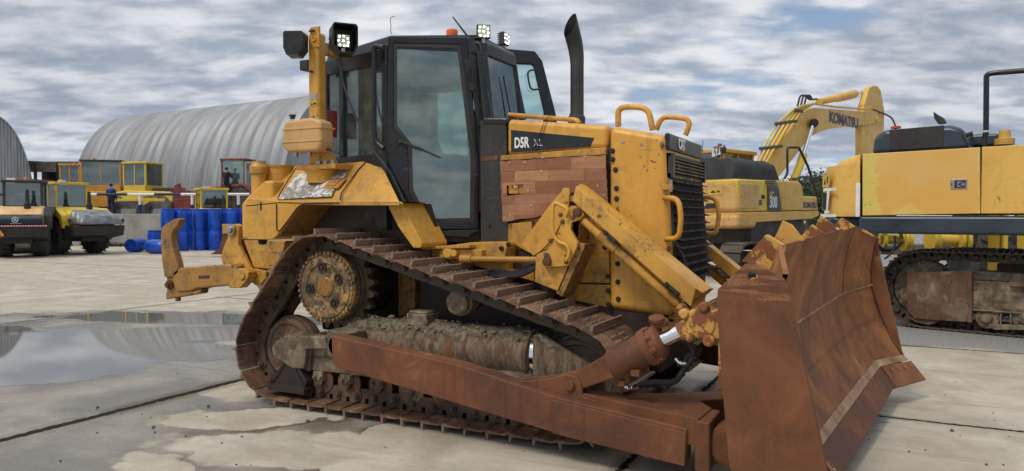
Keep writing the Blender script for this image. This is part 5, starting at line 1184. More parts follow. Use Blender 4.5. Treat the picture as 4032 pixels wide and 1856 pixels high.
m = MB(); q = W0.pts('X', [(2690, 1700), (2745, 1660), (2755, 1650), (2760, 1800), (2700, 1836)], -1.42); m.box(-1.02, -.93, -1.50, -1.18, .10, .405); m.box(-.94, -.80, -1.42, -1.26, .14, .34); m.lathe((-.84, -1.46, .26), (0, 1, 0), [(0, .10), (.02, .12), (.20, .12), (.22, .10)], 20); m.box(-.80, -.60, -1.50, -1.2, .12, .42); part('blade_knuckle', m, 'rust', DZ, bev=.02)
m = MB(); m.box(-1.02, -.93, 1.18, 1.50, .10, .405); m.box(-.94, -.50, 1.26, 1.42, .14, .34); part('blade_knuckle', m, 'rust', DZ, bev=.02)
def tilt(sg):
    p0 = at3('F', (617, 715), -1.39); p1 = at3('F', (838, 612), -1.38); p2 = at3('F', (1120, 470), -1.34); p3 = at3('F', (1300, 385), -1.30)
    if sg > 0: p0, p1, p2, p3 = [Vector((v.x, -v.y, v.z)) for v in (p0, p1, p2, p3)]
    d_ = (p2 - p1).normalized(); L = (p2 - p1).length
    m = MB(); m.lathe(p1 - d_ * .0, d_, [(0, .04), (.004, .085), (.03, .102), (L * .66, .102), (L * .665, .118), (L * .80, .122), (L * .81, .108), (L * .96, .104), (L * 1.0, .085), (L * 1.0, .03)], 30)
    for k in range(8):
        a = k * math.pi / 4 + .2; u_ = d_.orthogonal().normalized(); v_ = d_.cross(u_); m.bolt(p1 + d_ * L * .80 + (u_ * math.cos(a) + v_ * math.sin(a)) * .108, d_, .016, .035)
    TC = part('tilt_cylinder', m, 'rust_plate', DZ, ang=40)
    m = MB(); u_ = Vector((0, 1, 0)); n_ = d_.cross(u_).normalized()
    r0 = [p0 + u_ * a + n_ * b for a, b in ((-.03, -.05), (.03, -.05), (.03, .05), (-.03, .05))]; r1 = [p1 + d_ * .03 + u_ * a + n_ * b for a, b in ((-.05, -.08), (.05, -.08), (.05, .08), (-.05, .08))]; m.rings([r0, r1]); m.lathe(p0 + Vector((0, -.04, 0)), (0, 1, 0), [(0, .055), (.08, .055)], 20); sub(TC, 'rod_yoke', m, 'rust', bev=.01)
    m = MB(); m.cyl(p2, p2 + (p3 - p2) * .62, .046, n=24); sub(TC, 'piston_rod', m, 'chrome')
    m = MB(); m.lathe(p2 + (p3 - p2) * .5, (p3 - p2), [(0, .055), (.08, .058), (.1, .075), (.18, .08), (.24, .06)], 20); sub(TC, 'rod_end', m, 'rust_yellow')
    m = MB(); c_ = p3 + Vector((.05, 0, .02)); m.lathe(c_ + Vector((0, -.09, 0)), (0, 1, 0), [(0, .085), (.02, .10), (.16, .10), (.18, .085)], 22); m.box(c_.x - .02, c_.x + .30, c_.y - .08, c_.y + .08, c_.z - .09, c_.z + .08)
    for a, b, r in ((-.10, .05, .035), (-.07, -.08, .04), (.02, .10, .035), (.05, -.10, .04)): m.lathe(c_ + Vector((a, -.11, b)), (0, 1, 0), [(0, r * .7), (.02, r), (.06, r)], 12)
    m.box(c_.x + .10, c_.x + .34, c_.y - .06, c_.y + .14, c_.z - .40, c_.z + .10); sub(TC, 'ball_socket', m, 'rust_yellow', bev=.015)
    if sg < 0:
        for k, ps in enumerate([[('F', (1200, 600)), ('F', (1240, 600)), ('F', (1250, 560)), ('F', (1300, 540)), ('F', (1260, 480)), ('F', (1200, 470))], [('F', (985, 722)), ('F', (1060, 700)), ('F', (1190, 705)), ('F', (1230, 640)), ('F', (1290, 560))]]):
            sub(TC, 'hydraulic_hose', MB().tube(smooth_path([at3(z, p_, -1.22) for z, p_ in ps], .06), .020, 10), 'hose')
        m = MB(); m.tube(smooth_path([at3('F', p_, -1.27) for p_ in ((905, 705), (925, 740), (985, 725))], .02), .012, 8); m.tube(smooth_path([at3('F', p_, -1.27) for p_ in ((1190, 570), (1215, 600), (1250, 598))], .02), .012, 8); m.tube([at3('F', (955, 733), -1.27), at3('F', (992, 720), -1.27)], .019, 8); sub(TC, 'hose_fitting', m, 'chrome')
        m = MB(); q = at3('F', (978, 652), -1.44); m.box(q.x - .035, q.x + .022, -1.45, -1.42, q.z - .02, q.z + .02); q = at3('F', (900, 705), -1.38); m.box(q.x - .02, q.x + .02, -1.40, -1.36, q.z - .02, q.z + .02); sub(TC, 'lug', m, 'rust', bev=.004)
        m = MB(); m.lathe(at3('F', (1090, 385), -1.32), (0, -.3, .9), [(0, .03), (.03, .05), (.05, .05), (.06, .03)], 12); m.tube([at3('F', (1060, 400), -1.34), at3('F', (1145, 365), -1.30)], .028, 12); sub(TC, 'valve', m, 'rust')
tilt(-1); tilt(1)

# ---- blade
BF_ = Frame((-.3, 0, .2), R(-7), .036)
cen = [(-.114, 1.29), (-.165, 1.13), (-.205, .92), (-.213, .695), (-.180, .52), (-.12, .39), (-.03, .22), (.045, .12)]
wng = [(.012, 1.162), (-.018, 1.04), (-.042, .88), (-.035, .72), (-.003, .60), (.040, .46), (.13, .26), (.22, .125)]
def prof(y):
    k = max(0, (abs(y) - 1.22) / .38); return [(a[0] * (1 - k) + b[0] * k, a[1] * (1 - k) + b[1] * k) for a, b in zip(cen, wng)]
YS = [-1.6, -1.5, -1.4, -1.3, -1.23, -1.21, -.8, -.4, 0, .4, .8, 1.21, 1.23, 1.3, 1.4, 1.5, 1.6]
m = MB(); fr1 = []; fr2 = []
for y in YS:
    p_ = prof(y); fr1 += [BF_.w(x + .004 * mn.noise(Vector((y * 2, z_ * 3, 0))), y, z_) for x, z_ in p_]; fr2 += [BF_.w(x - .028, y, z_) for x, z_ in p_]
k = len(cen); n = len(YS); NN = n * k; F_ = []
for i in range(n - 1):
    for j in range(k - 1):
        a = i * k + j; F_ += [(a, a + 1, a + k + 1, a + k), (NN + a, NN + a + k, NN + a + k + 1, NN + a + 1)]
for i in range(n - 1): a = i * k; F_ += [(a, a + k, NN + a + k, NN + a), (a + k - 1, NN + a + k - 1, NN + a + 2 * k - 1, a + 2 * k - 1)]
m.add(fr1 + fr2, [f_[::-1] for f_ in F_]); BL = part('blade', m, 'rust_front', DZ, ang=14)
pl = [BF_.at('D', p_, -1.6) for p_ in ((150, 378), (158, 372), (268, 268), (290, 261), (312, 264), (436, 332), (448, 352))] + [(.222, .10), (.205, .045), (.10, -.005), (-.10, -.02), (-.27, .0), (-.305, .05), (-.352, .62), (-.372, .98)]
hc = BF_.at('D', (302, 323), -1.6); hr = .028
def keyhole(poly, c_, r, n=20):
    i0 = max(range(len(poly)), key=lambda i: poly[i][1]); a0 = math.pi / 2
    ring = [(c_[0] + r * math.cos(a0 + 2 * math.pi * k_ / n), c_[1] + r * math.sin(a0 + 2 * math.pi * k_ / n)) for k_ in range(n)]
    ar = sum(poly[i][0] * poly[(i + 1) % len(poly)][1] - poly[(i + 1) % len(poly)][0] * poly[i][1] for i in range(len(poly)))
    if ar > 0: ring = ring[:1] + ring[:0:-1]
    return poly[:i0 + 1] + ring + [ring[0]] + [poly[i0]] + poly[i0 + 1:]
m = MB(); m.prism(keyhole(pl, hc, hr), -1.632, -1.6, BF_); sub(BL, 'end_plate', m, 'rust_end_plate')
m = MB(); m.prism(keyhole(pl, hc, hr), 1.6, 1.632, BF_); sub(BL, 'end_plate', m, 'rust_end_plate')
# bare patch of brushed rust at the head of the near end plate, a separate flake sheet
def strip(y0, y1, p0, p1, t=.02, mat='rust_plate', nm='cutting_edge', q0=None, q1=None, bev=.004):
    m = MB(); q0 = q0 or p0; q1 = q1 or p1; vs = [BF_.w(p0[0], y0, p0[1]), BF_.w(p1[0], y0, p1[1]), BF_.w(q1[0], y1, q1[1]), BF_.w(q0[0], y1, q0[1])]; o_ = BF_.ex * -t - BF_.ez * t * .6
    m.add(vs + [v + o_ for v in vs], [(0, 1, 2, 3), (7, 6, 5, 4), (1, 0, 4, 5), (2, 1, 5, 6), (3, 2, 6, 7), (0, 3, 7, 4)]); return sub(BL, nm, m, mat, bev=bev)
strip(-1.21, 1.21, (.090, .078), (.205, -.074), .022)
for s_ in (-1, 1):
    E_ = strip(s_ * 1.22, s_ * 1.62, (.098, .088), (.222, -.085), .03, 'rust_front', 'end_bit', (.285, .075), (.405, -.080), bev=.006)
    m = MB()
    for k_ in range(4): y = 1.30 + k_ * .085; x = .098 + (y - 1.22) / .4 * .187 + .035; m.lathe(BF_.w(x + .0, s_ * y, .045), BF_.ex + BF_.ez * .75, [(0, .016), (.004, .016), (.004, .009), (.0, .009)], 10, cap=False)
    sub(E_, 'bolt_hole', m, 'rust_bare')
strip(-1.22, 1.22, (.048, .132), (.092, .082), .014, 'rust_bare', 'weld_seam')
for s_ in (-1, 1): strip(s_ * 1.22, s_ * 1.58, (.048, .132), (.092, .082), .014, 'rust_bare', 'weld_seam', (.225, .132), (.266, .088))
def weld(pts, r=.009):
    rs = []; P3 = [BF_.w(x, y, z_) for x, y, z_ in pts]; D_ = []
    for a, b in zip(P3, P3[1:]):
        for k_ in range(14): D_.append(a.lerp(b, k_ / 14))
    D_.append(P3[-1]); return MB().tube(D_, r, 6, rr=[r * (.8 + .5 * abs(mn.noise(v * 23))) for v in D_])
m = weld([(-.212, -1.2, .697), (-.212, 1.2, .697)], .011); sub(BL, 'weld_seam', m, 'rust_bare')
m = weld([(-.212, 1.22, .697), (-.03, 1.58, .74)], .009); sub(BL, 'weld_seam', m, 'rust_bare')
m = weld([(-.118, -1.2, .39), (-.118, 1.2, .39), (.03, 1.58, .47)], .006); sub(BL, 'weld_seam', m, 'rust_front')
m = weld([(a[0] + .006, 1.588, a[1]) for a in wng], .010); sub(BL, 'weld_seam', m, 'rust_plate')
m = weld([(a[0] + .004, 1.215, a[1]) for a in cen[:4]], .005); sub(BL, 'weld_seam', m, 'rust_front')
# top spill plates and back ribs
def rib(ps, y, t=.03, mat='rust_yellow', nm='back_rib'):
    q = [BF_.at('D', p_, y) for p_ in ps]; m = MB(); m.prism(q, y - t / 2, y + t / 2, BF_); return sub(BL, nm, m, mat, bev=.004)
rib([(250, 258), (360, 138), (440, 185), (430, 330), (345, 275)], -1.15, .05)
rib([(395, 155), (430, 78), (470, 96), (525, 165), (440, 190)], -.75)
rib([(500, 160), (560, 94), (615, 132), (600, 145)], -.30)
rib([(576, 100), (598, 54), (645, 88), (672, 122), (620, 130)], .10)
rib([(655, 100), (692, 64), (750, 105), (700, 122)], .62)
rib([(752, 112), (790, 118), (850, 155), (830, 150)], 1.35)
m = MB(); m.prism([(-.16, 1.27), (-.42, 1.10), (-.42, .98), (-.24, 1.02)], -.70, 1.2, BF_); m.prism([(-.26, .72), (-.44, .62), (-.44, .12), (-.12, .10), (-.23, .4)], -1.2, 1.2, BF_); sub(BL, 'back_beam', m, 'rust_yellow', bev=.01)
for y in (-1.0, -.5, 0, .5, 1.0):
    m = MB(); m.prism([(-.26, 1.1), (-.42, 1.0), (-.46, .5), (-.42, .15), (-.26, .2)], y - .015, y + .015, BF_); sub(BL, 'back_rib', m, 'rust_yellow')

# ================================================================== people
def remesh(o, size=.014, it=3):
    r = o.modifiers.new('remesh', 'REMESH'); r.mode = 'VOXEL'; r.voxel_size = size; r.use_smooth_shade = True
    s_ = o.modifiers.new('smooth', 'SMOOTH'); s_.iterations = it; s_.factor = .5
def limb(mb, pts, rs, n=12):
    P_ = [Vector(p) for p in pts]; Q_ = []; Rr = []
    d0 = (P_[0] - P_[1]).normalized(); d1 = (P_[-1] - P_[-2]).normalized()
    Q_.append(P_[0] + d0 * rs[0] * .8); Rr.append(rs[0] * .4)
    for p, r in zip(P_, rs): Q_.append(p); Rr.append(r)
    Q_.append(P_[-1] + d1 * rs[-1] * .8); Rr.append(rs[-1] * .4)
    mb.tube(Q_, .05, n, rr=Rr)
def ellips(mb, c_, r, n=16):
    c_ = Vector(c_); mb.rings([[c_ + Vector((r[0] * math.sin(math.pi * i / 10) * math.cos(6.2832 * j / n), r[1] * math.sin(math.pi * i / 10) * math.sin(6.2832 * j / n), -r[2] * math.cos(math.pi * i / 10))) for j in range(n)] for i in range(1, 10)])
def hand(mb, w_, d_, side):
    """palm, four unequal curled fingers and a thumb leaving the side of the palm"""
    d_ = Vector(d_).normalized(); s_ = d_.cross(Vector((0, 0, 1)));
    if s_.length < .2: s_ = Vector((1, 0, 0))
    s_.normalize(); n_ = s_.cross(d_).normalized(); w_ = Vector(w_)
    limb(mb, [w_, w_ + d_ * .05, w_ + d_ * .09], [.026, .036, .034], 10)
    for k, (o_, L) in enumerate(((-.030, .060), (-.010, .072), (.010, .068), (.029, .052))):
        b = w_ + d_ * .10 + s_ * o_; limb(mb, [b, b + d_ * L * .55 - n_ * .010, b + d_ * L * .85 - n_ * .032], [.0095, .009, .0075], 7)
    b = w_ + d_ * .035 + s_ * .036 * side; limb(mb, [b, b + s_ * .022 * side + d_ * .03 - n_ * .01, b + s_ * .026 * side + d_ * .06 - n_ * .022], [.012, .011, .009], 7)
def person(label, loc, rz, J, top='blue_cloth', bottom='navy_cloth', hair=('hair', 'black_cloth'), group=None, vest=None, size=.013):
    p = thing('person', label, 'person', loc, rz, group)
    V = {k: Vector(v) for k, v in J.items()}
    b = MB(); hc = V['head']; f = V.get('face', Vector((0, -1, 0)))
    ellips(b, hc, (.078, .095, .115)); limb(b, [V['neck'], hc - Vector((0, 0, .08))], [.058, .052])
    b.lathe(hc + f * .085 - Vector((0, 0, .01)), f, [(0, .016), (.022, .013), (.028, .004)], 8)
    s_ = f.cross(Vector((0, 0, 1)))
    for q in (-1, 1): ellips(b, hc + s_ * q * .078, (.014, .018, .03), 8)
    limb(b, [V['neck'], V['chest'], V['pelvis']], [.075, .15, .14])
    for q in ('l', 'r'):
        limb(b, [V['sh' + q], V['el' + q], V['wr' + q]], [.050, .040, .028]); limb(b, [V['chest'] + Vector((0, 0, .08)), V['sh' + q]], [.08, .055])
        hd_ = (V['wr' + q] - V['el' + q]).normalized(); hand(b, V['wr' + q], hd_, 1 if q == 'l' else -1)
        limb(b, [V['pelvis'], V['hp' + q], V['kn' + q], V['an' + q]], [.11, .085, .055, .038])
    o = part('body', b, 'skin', None, ang=180); o.parent = p; remesh(o, size * .62, 1)
    def child(nm, mb, mat, sz=size): o_ = part(nm, mb, mat, None, ang=180); o_.parent = p; remesh(o_, sz, 3); return o_
    c_ = MB(); limb(c_, [V['neck'] - Vector((0, 0, .03)), V['chest'], V['chest'].lerp(V['pelvis'], .6), V['pelvis'] - Vector((0, 0, .03))], [.085, .175, .165, .165], 16)
    for q in ('l', 'r'):
        limb(c_, [V['chest'] + Vector((0, 0, .07)), V['sh' + q]], [.10, .075]); limb(c_, [V['sh' + q], V['el' + q], V['wr' + q]], [.070, .058, .045])
    child('jacket', c_, top)
    t_ = MB()
    for q in ('l', 'r'): limb(t_, [V['pelvis'], V['hp' + q], V['kn' + q], V['an' + q]], [.15, .105, .080, .068])
    child('trousers', t_, bottom)
    if vest:
        v_ = MB(); a = V['chest']; limb(v_, [V['shl'] + Vector((0, 0, .01)), a + Vector((0, 0, .10)), V['shr'] + Vector((0, 0, .01))], [.078, .15, .078], 14); child('jacket_yoke', v_, vest)
    sh_ = MB()
    for q in ('l', 'r'): a = V['an' + q]; limb(sh_, [a + f * -.04 - Vector((0, 0, .05)), a + f * .15 - Vector((0, 0, .06))], [.048, .040])
    child('boots', sh_, 'rubber')
    h = MB(); ellips(h, hc + Vector((0, 0, .03)) - f * .012, (.086, .103, .098))
    if hair[0] == 'cap': h.lathe(hc + f * .085 + Vector((0, 0, .045)), f + Vector((0, 0, -.2)), [(0, .05), (.05, .04), (.06, .01)], 10)
    hh = child(hair[0], h, hair[1], .010)
    return p
STAND = dict(head=(0, 0, 1.63), neck=(0, .01, 1.49), chest=(0, .02, 1.27), pelvis=(0, .02, .96), shl=(.19, .02, 1.40), shr=(-.19, .02, 1.40), ell=(.25, .0, 1.12), elr=(-.25, .0, 1.12), wrl=(.20, -.14, .92), wrr=(-.20, -.14, .92),
             hpl=(.10, .02, .90), hpr=(-.10, .02, .90), knl=(.11, .0, .50), knr=(-.11, .0, .50), anl=(.12, .03, .09), anr=(-.12, .03, .09))
# driver: seated, hands on the controls
hp_ = at3('J', (305, 840), -.05)
dz = hp_.z - 1.30
SIT = dict(head=(0, -.06, 1.30), neck=(0, -.03, 1.155), chest=(0, 0, .93), pelvis=(0, .02, .64), shl=(.20, 0, 1.06), shr=(-.20, 0, 1.06), ell=(.27, -.10, .82), elr=(-.27, -.10, .82), wrl=(.22, -.34, .80), wrr=(-.22, -.34, .80),
           hpl=(.10, -.06, .60), hpr=(-.10, -.06, .60), knl=(.14, -.48, .62), knr=(-.14, -.48, .62), anl=(.14, -.56, .22), anr=(-.14, -.56, .22), face=(-.45, -.89, 0))
person('driver in a cap and grey jacket seated behind the hazy glass of the bulldozer cab', (hp_.x, -.02, dz), R(90), SIT, 'grey_cloth', 'navy_cloth', ('cap', 'grey_tarp'))

# ================================================================== yard: raised terrace, wall, rail, hangars
def dpoly(us_ds, z0, z1):
    p_ = [place(u, d_) for u, d_ in us_ds]; n = len(p_); a = sum(p_[i].x * p_[(i + 1) % n].y - p_[(i + 1) % n].x * p_[i].y for i in range(n))
    if a < 0: p_ = p_[::-1]
    return MB().add([(v.x, v.y, z0) for v in p_] + [(v.x, v.y, z1) for v in p_], [tuple(range(n))[::-1], tuple(n + i for i in range(n))] + [(i, (i + 1) % n, (i + 1) % n + n, i + n) for i in range(n)])
TZ = 1.66; WD = 40.0
struct(part('terrace', dpoly([(-500, WD + .3), (1500, WD + .3), (1700, 110), (-1500, 110)], .0, TZ), 'concrete_yard'))
wl_ = dpoly([(-500, WD), (1480, WD), (1480, WD + .3), (-500, WD + .3)], 0, 1.72)
tag(part('retaining_wall', wl_, 'old_concrete', bev=.03), 'low grey stained concrete retaining wall behind the blue barrels', 'wall')
gm = dpoly([(380, WD - 1.3), (640, WD - 1.0), (640, WD - .02), (380, WD - .02)], 0, .03); 
mgr = MB(); random.seed(3)
for i in range(420):
    u = random.uniform(380, 640); d_ = random.uniform(WD - 1.4, WD - .1); b = place(u, d_); h = random.uniform(.08, .26); a = random.uniform(0, 6.28); w_ = .04
    mgr.add([(b.x - w_ * math.cos(a), b.y - w_ * math.sin(a), 0), (b.x + w_ * math.cos(a), b.y + w_ * math.sin(a), 0), (b.x + random.uniform(-.08, .08), b.y + random.uniform(-.08, .08), h)], [(0, 1, 2)])
struct(part('grass', mgr, 'leaf'), 'stuff')
# blue and white rail on posts
RB_ = thing('safety_rail', 'horizontal pipe rail painted in blue and white lengths on short posts along the wall top', 'railing', place(600, WD + .5))
RB_.location.z = TZ
rd_ = WD + .5; rz_ = zat(766, rd_)
us = [150, 385, 505, 610, 715, 860, 980, 1100]
u0 = -200; cuts = [(-200, 60, 'blue'), (60, 115, 'white'), (115, 330, 'white'), (330, 385, 'white'), (385, 505, 'blue'), (505, 610, 'white'), (610, 715, 'blue'), (715, 770, 'white'), (770, 985, 'white'), (985, 1150, 'blue')]
for a, b, c_ in cuts:
    p_, q_ = place(a, rd_), place(b, rd_); p_.z = q_.z = rz_; part('rail_pipe', MB().cyl(p_, q_, .075, n=12), 'white_paint' if c_ == 'white' else 'blue_dark', RB_)
for u in (-60, 130, 340, 553, 758, 940):
    p_ = place(u, rd_); p_.z = TZ; q_ = p_.copy(); q_.z = rz_; mid = p_.lerp(q_, .5); po = part('post', MB().cyl(mid, q_, .075, n=12), 'white_paint', RB_); part('post_foot', MB().cyl(p_, mid, .076, n=12), 'blue_dark', po)

def vault(name, label, origin, yaw, half, H, L, z0, rib_w, mat='zinc_sheet', gable=False, door=None):
    fr = Frame(origin, yaw); t_ = thing(name, label, 'hangar', origin)
    m = MB(); NA = 40; nr = int(L / rib_w); rs = []
    for i in range(nr * 4 + 1):
        x = L * i / (nr * 4); h = [0, .0, .10, .10][i % 4]; ring = []
        for k in range(NA + 1):
            a = math.pi * k / NA; e = .86; ca, sa = math.cos(a), math.sin(a)
            yy = half - half * math.copysign(abs(ca) ** e, ca); zz_ = z0 + (H - z0) * sa ** e
            ring.append(fr.w(x, yy - h * ca * -1 * -1 if False else yy - h * ca, zz_ + h * sa))
        rs.append(ring)
    n = NA + 1; vs = [v for r_ in rs for v in r_]; F_ = [(i * n + j, (i + 1) * n + j, (i + 1) * n + j + 1, i * n + j + 1) for i in range(len(rs) - 1) for j in range(NA)]
    m.add(vs, F_); part('roof', m, mat, t_, ang=25)
    for i, nm in ((0, 'gable'), (len(rs) - 1, 'gable')):
        gv = MB(); ring = rs[i]; base = [fr.w(0 if i == 0 else L, half + (half * .995) * (2 * k / 60 - 1), 0) for k in range(61)]
        vs = []; F_ = []
        for k in range(121):
            yy = half * 2 * k / 120; c_ = (half - yy) / half; c_ = max(-1, min(1, c_)); ca = math.copysign(abs(c_) ** (1 / .86), c_); sa = math.sqrt(max(0, 1 - ca * ca)); zt_ = z0 + (H - z0) * sa ** .86; xo = .05 if k % 4 < 2 else 0
            vs += [fr.w((0.1 if i == 0 else L - .1) + xo, yy, 0), fr.w((0.1 if i == 0 else L - .1) + xo, yy, zt_)]
            if k: F_.append((2 * k - 2, 2 * k, 2 * k + 1, 2 * k - 1))
        gv.add(vs, F_); part(nm, gv, mat, t_)
    return t_
# big hangar: its axis runs nearly parallel to the near machines, receding to the left
ax_dir = R(180 - 2.8)
oR = place(2350, 30.0)
hv = Vector((math.cos(ax_dir), math.sin(ax_dir), 0))
H0 = place(560, 60); half = 5.6; Hh = zat(466, 60)
# the ridge line passes the left end at H0; the near eave lies 'half' towards the camera
nrm = Vector((-math.sin(ax_dir), math.cos(ax_dir), 0)); nrm = nrm if nrm.y > 0 else -nrm
start = H0 - hv * 62; org = start - nrm * half
fr_t = Frame(org, R(-2.8)); org2 = H0 - nrm * half
vault('arched_hangar', 'long corrugated zinc arched hangar with curved ribs across the background', org2, R(-2.8), half, Hh, 22, TZ, .95)
# second hangar at the left edge, gable towards the camera
gl0 = place(-560, 56); gdir = R(27.1 + 8); vault('arched_hangar', 'grey arched hangar cut by the left edge, its flat ribbed gable facing the camera', place(140, 58), R(27.1 + 90 + 36), 3.1, zat(459, 58), 26, 0, .8)
# open shed between
sh_ = thing('open_shed', 'dark open-fronted shed with a sagging corrugated roof between the two arched hangars', 'shed', place(200, 62))
FS_ = Frame(place(95, 62), YAW); m = MB(); wz = (290 - 100) / FPX * 62 + 1.6
z1_, z2_, z3_, z4_ = zat(632, 62), zat(655, 62), zat(700, 62), zat(770, 62)
for i in range(46): x = -1 + i * .14; m.prism([(x, z1_ - .18), (x + .07, z1_ - .18), (x + .07, z1_ - .05 + i * -.006), (x, z1_ - .02 + i * -.006)], -1.0, 4, FS_)
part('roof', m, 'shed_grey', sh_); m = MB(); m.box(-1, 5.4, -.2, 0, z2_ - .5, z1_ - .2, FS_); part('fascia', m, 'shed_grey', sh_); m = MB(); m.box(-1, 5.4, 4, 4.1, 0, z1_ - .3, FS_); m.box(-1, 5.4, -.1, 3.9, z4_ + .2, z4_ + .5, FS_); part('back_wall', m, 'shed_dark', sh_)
m = MB()
for i in range(4): m.box(-.9 + i * 1.9, -.7 + i * 1.9, -.2, -.05, 0, z1_ - .2, FS_)
part('post', m, 'shed_dark', sh_)

# ================================================================== background machines
def Q(*a): return a
def cabin(fr, x0, x1, y0, y1, z0, z1, mat, parent, glass='far_glass', p=.09, roof=None, lean=0):
    """four posts, sill, roof and panes; returns the cab part"""
    m = MB()
    for x in (x0, x1 - p):
        for y in (y0, y1 - p): m.box(x, x + p, y, y + p, z0, z1 - .1, fr)
    xm = (x0 + x1) / 2; m.box(xm - .03, xm + .03, y0 + .01, y0 + .05, z0 + .01, z1 - .1, fr)
    m.box(x0, x1, y0, y1, z0 - .02, z0 + (z1 - z0) * .22, fr)
    c_ = part('cab', m, mat, parent, bev=.012); m = MB(); m.box(x0 - .06, x1 + .06, y0 - .06, y1 + .06, z1 - .12, z1, fr); part('roof', m, roof or mat, c_, bev=.03)
    m = MB(); zz0 = z0 + (z1 - z0) * .22; g_ = .03
    m.box(x0 + p, x1 - p, y0 + g_, y0 + g_ + .01, zz0, z1 - .12, fr); m.box(x0 + p, x1 - p, y1 - g_ - .01, y1 - g_, zz0, z1 - .12, fr)
    m.box(x0 + g_, x0 + g_ + .01, y0 + p, y1 - p, zz0, z1 - .12, fr); m.box(x1 - g_ - .01, x1 - g_, y0 + p, y1 - p, zz0, z1 - .12, fr)
    part('window', m, glass, c_)
    m = MB(); m.box(xm - .25, xm + .2, (y0 + y1) / 2 - .25, (y0 + y1) / 2 + .25, z0 + .3, z0 + .42 + (z1 - z0) * .3, fr); part('seat', m, 'interior', c_, bev=.04)
    return c_
def wheel(fr, x, y, r, w_, parent, rim='rim_yellow', side=-1, lugs=True):
    c_ = fr.w(x, y, r); a = fr.ey; m = MB(); m.lathe(c_ - a * w_ / 2, a, [(0, r * .52), (0, r * .84), (w_ * .10, r * .95), (w_ * .3, r), (w_ * .7, r), (w_ * .9, r * .95), (w_, r * .84), (w_, r * .52)], 30)
    if lugs:
        for k in range(22):
            t_ = 6.2832 * k / 22; n_ = Vector((math.cos(t_), 0, math.sin(t_))); rd = fr.ex * n_.x + fr.ez * n_.z; tg_ = fr.ex * -n_.z + fr.ez * n_.x
            for sg in (-1, 1):
                b = c_ + rd * (r * .99) + tg_ * (.05 * sg); p0 = b + a * (w_ * .46 * sg) ; p1 = b + a * (w_ * .03 * sg) + tg_ * .16
                m.add([p0 - tg_ * .03, p0 + tg_ * .03, p1 + tg_ * .03, p1 - tg_ * .03] + [v + rd * .035 for v in (p0 - tg_ * .03, p0 + tg_ * .03, p1 + tg_ * .03, p1 - tg_ * .03)], [(4, 5, 6, 7), (0, 1, 5, 4), (1, 2, 6, 5), (2, 3, 7, 6), (3, 0, 4, 7)])
    w1 = part('wheel', m, 'tyre', parent); m = MB()
    for s_ in (-1, 1): m.lathe(c_ + a * s_ * w_ * .30, a * s_, [(-.05, r * .54), (w_ * .18, r * .54), (w_ * .18, r * .48), (0, r * .42), (0, r * .16), (.08, r * .15), (.09, 0)], 24, cap=False)
    part('rim', m, rim, w1); return w1
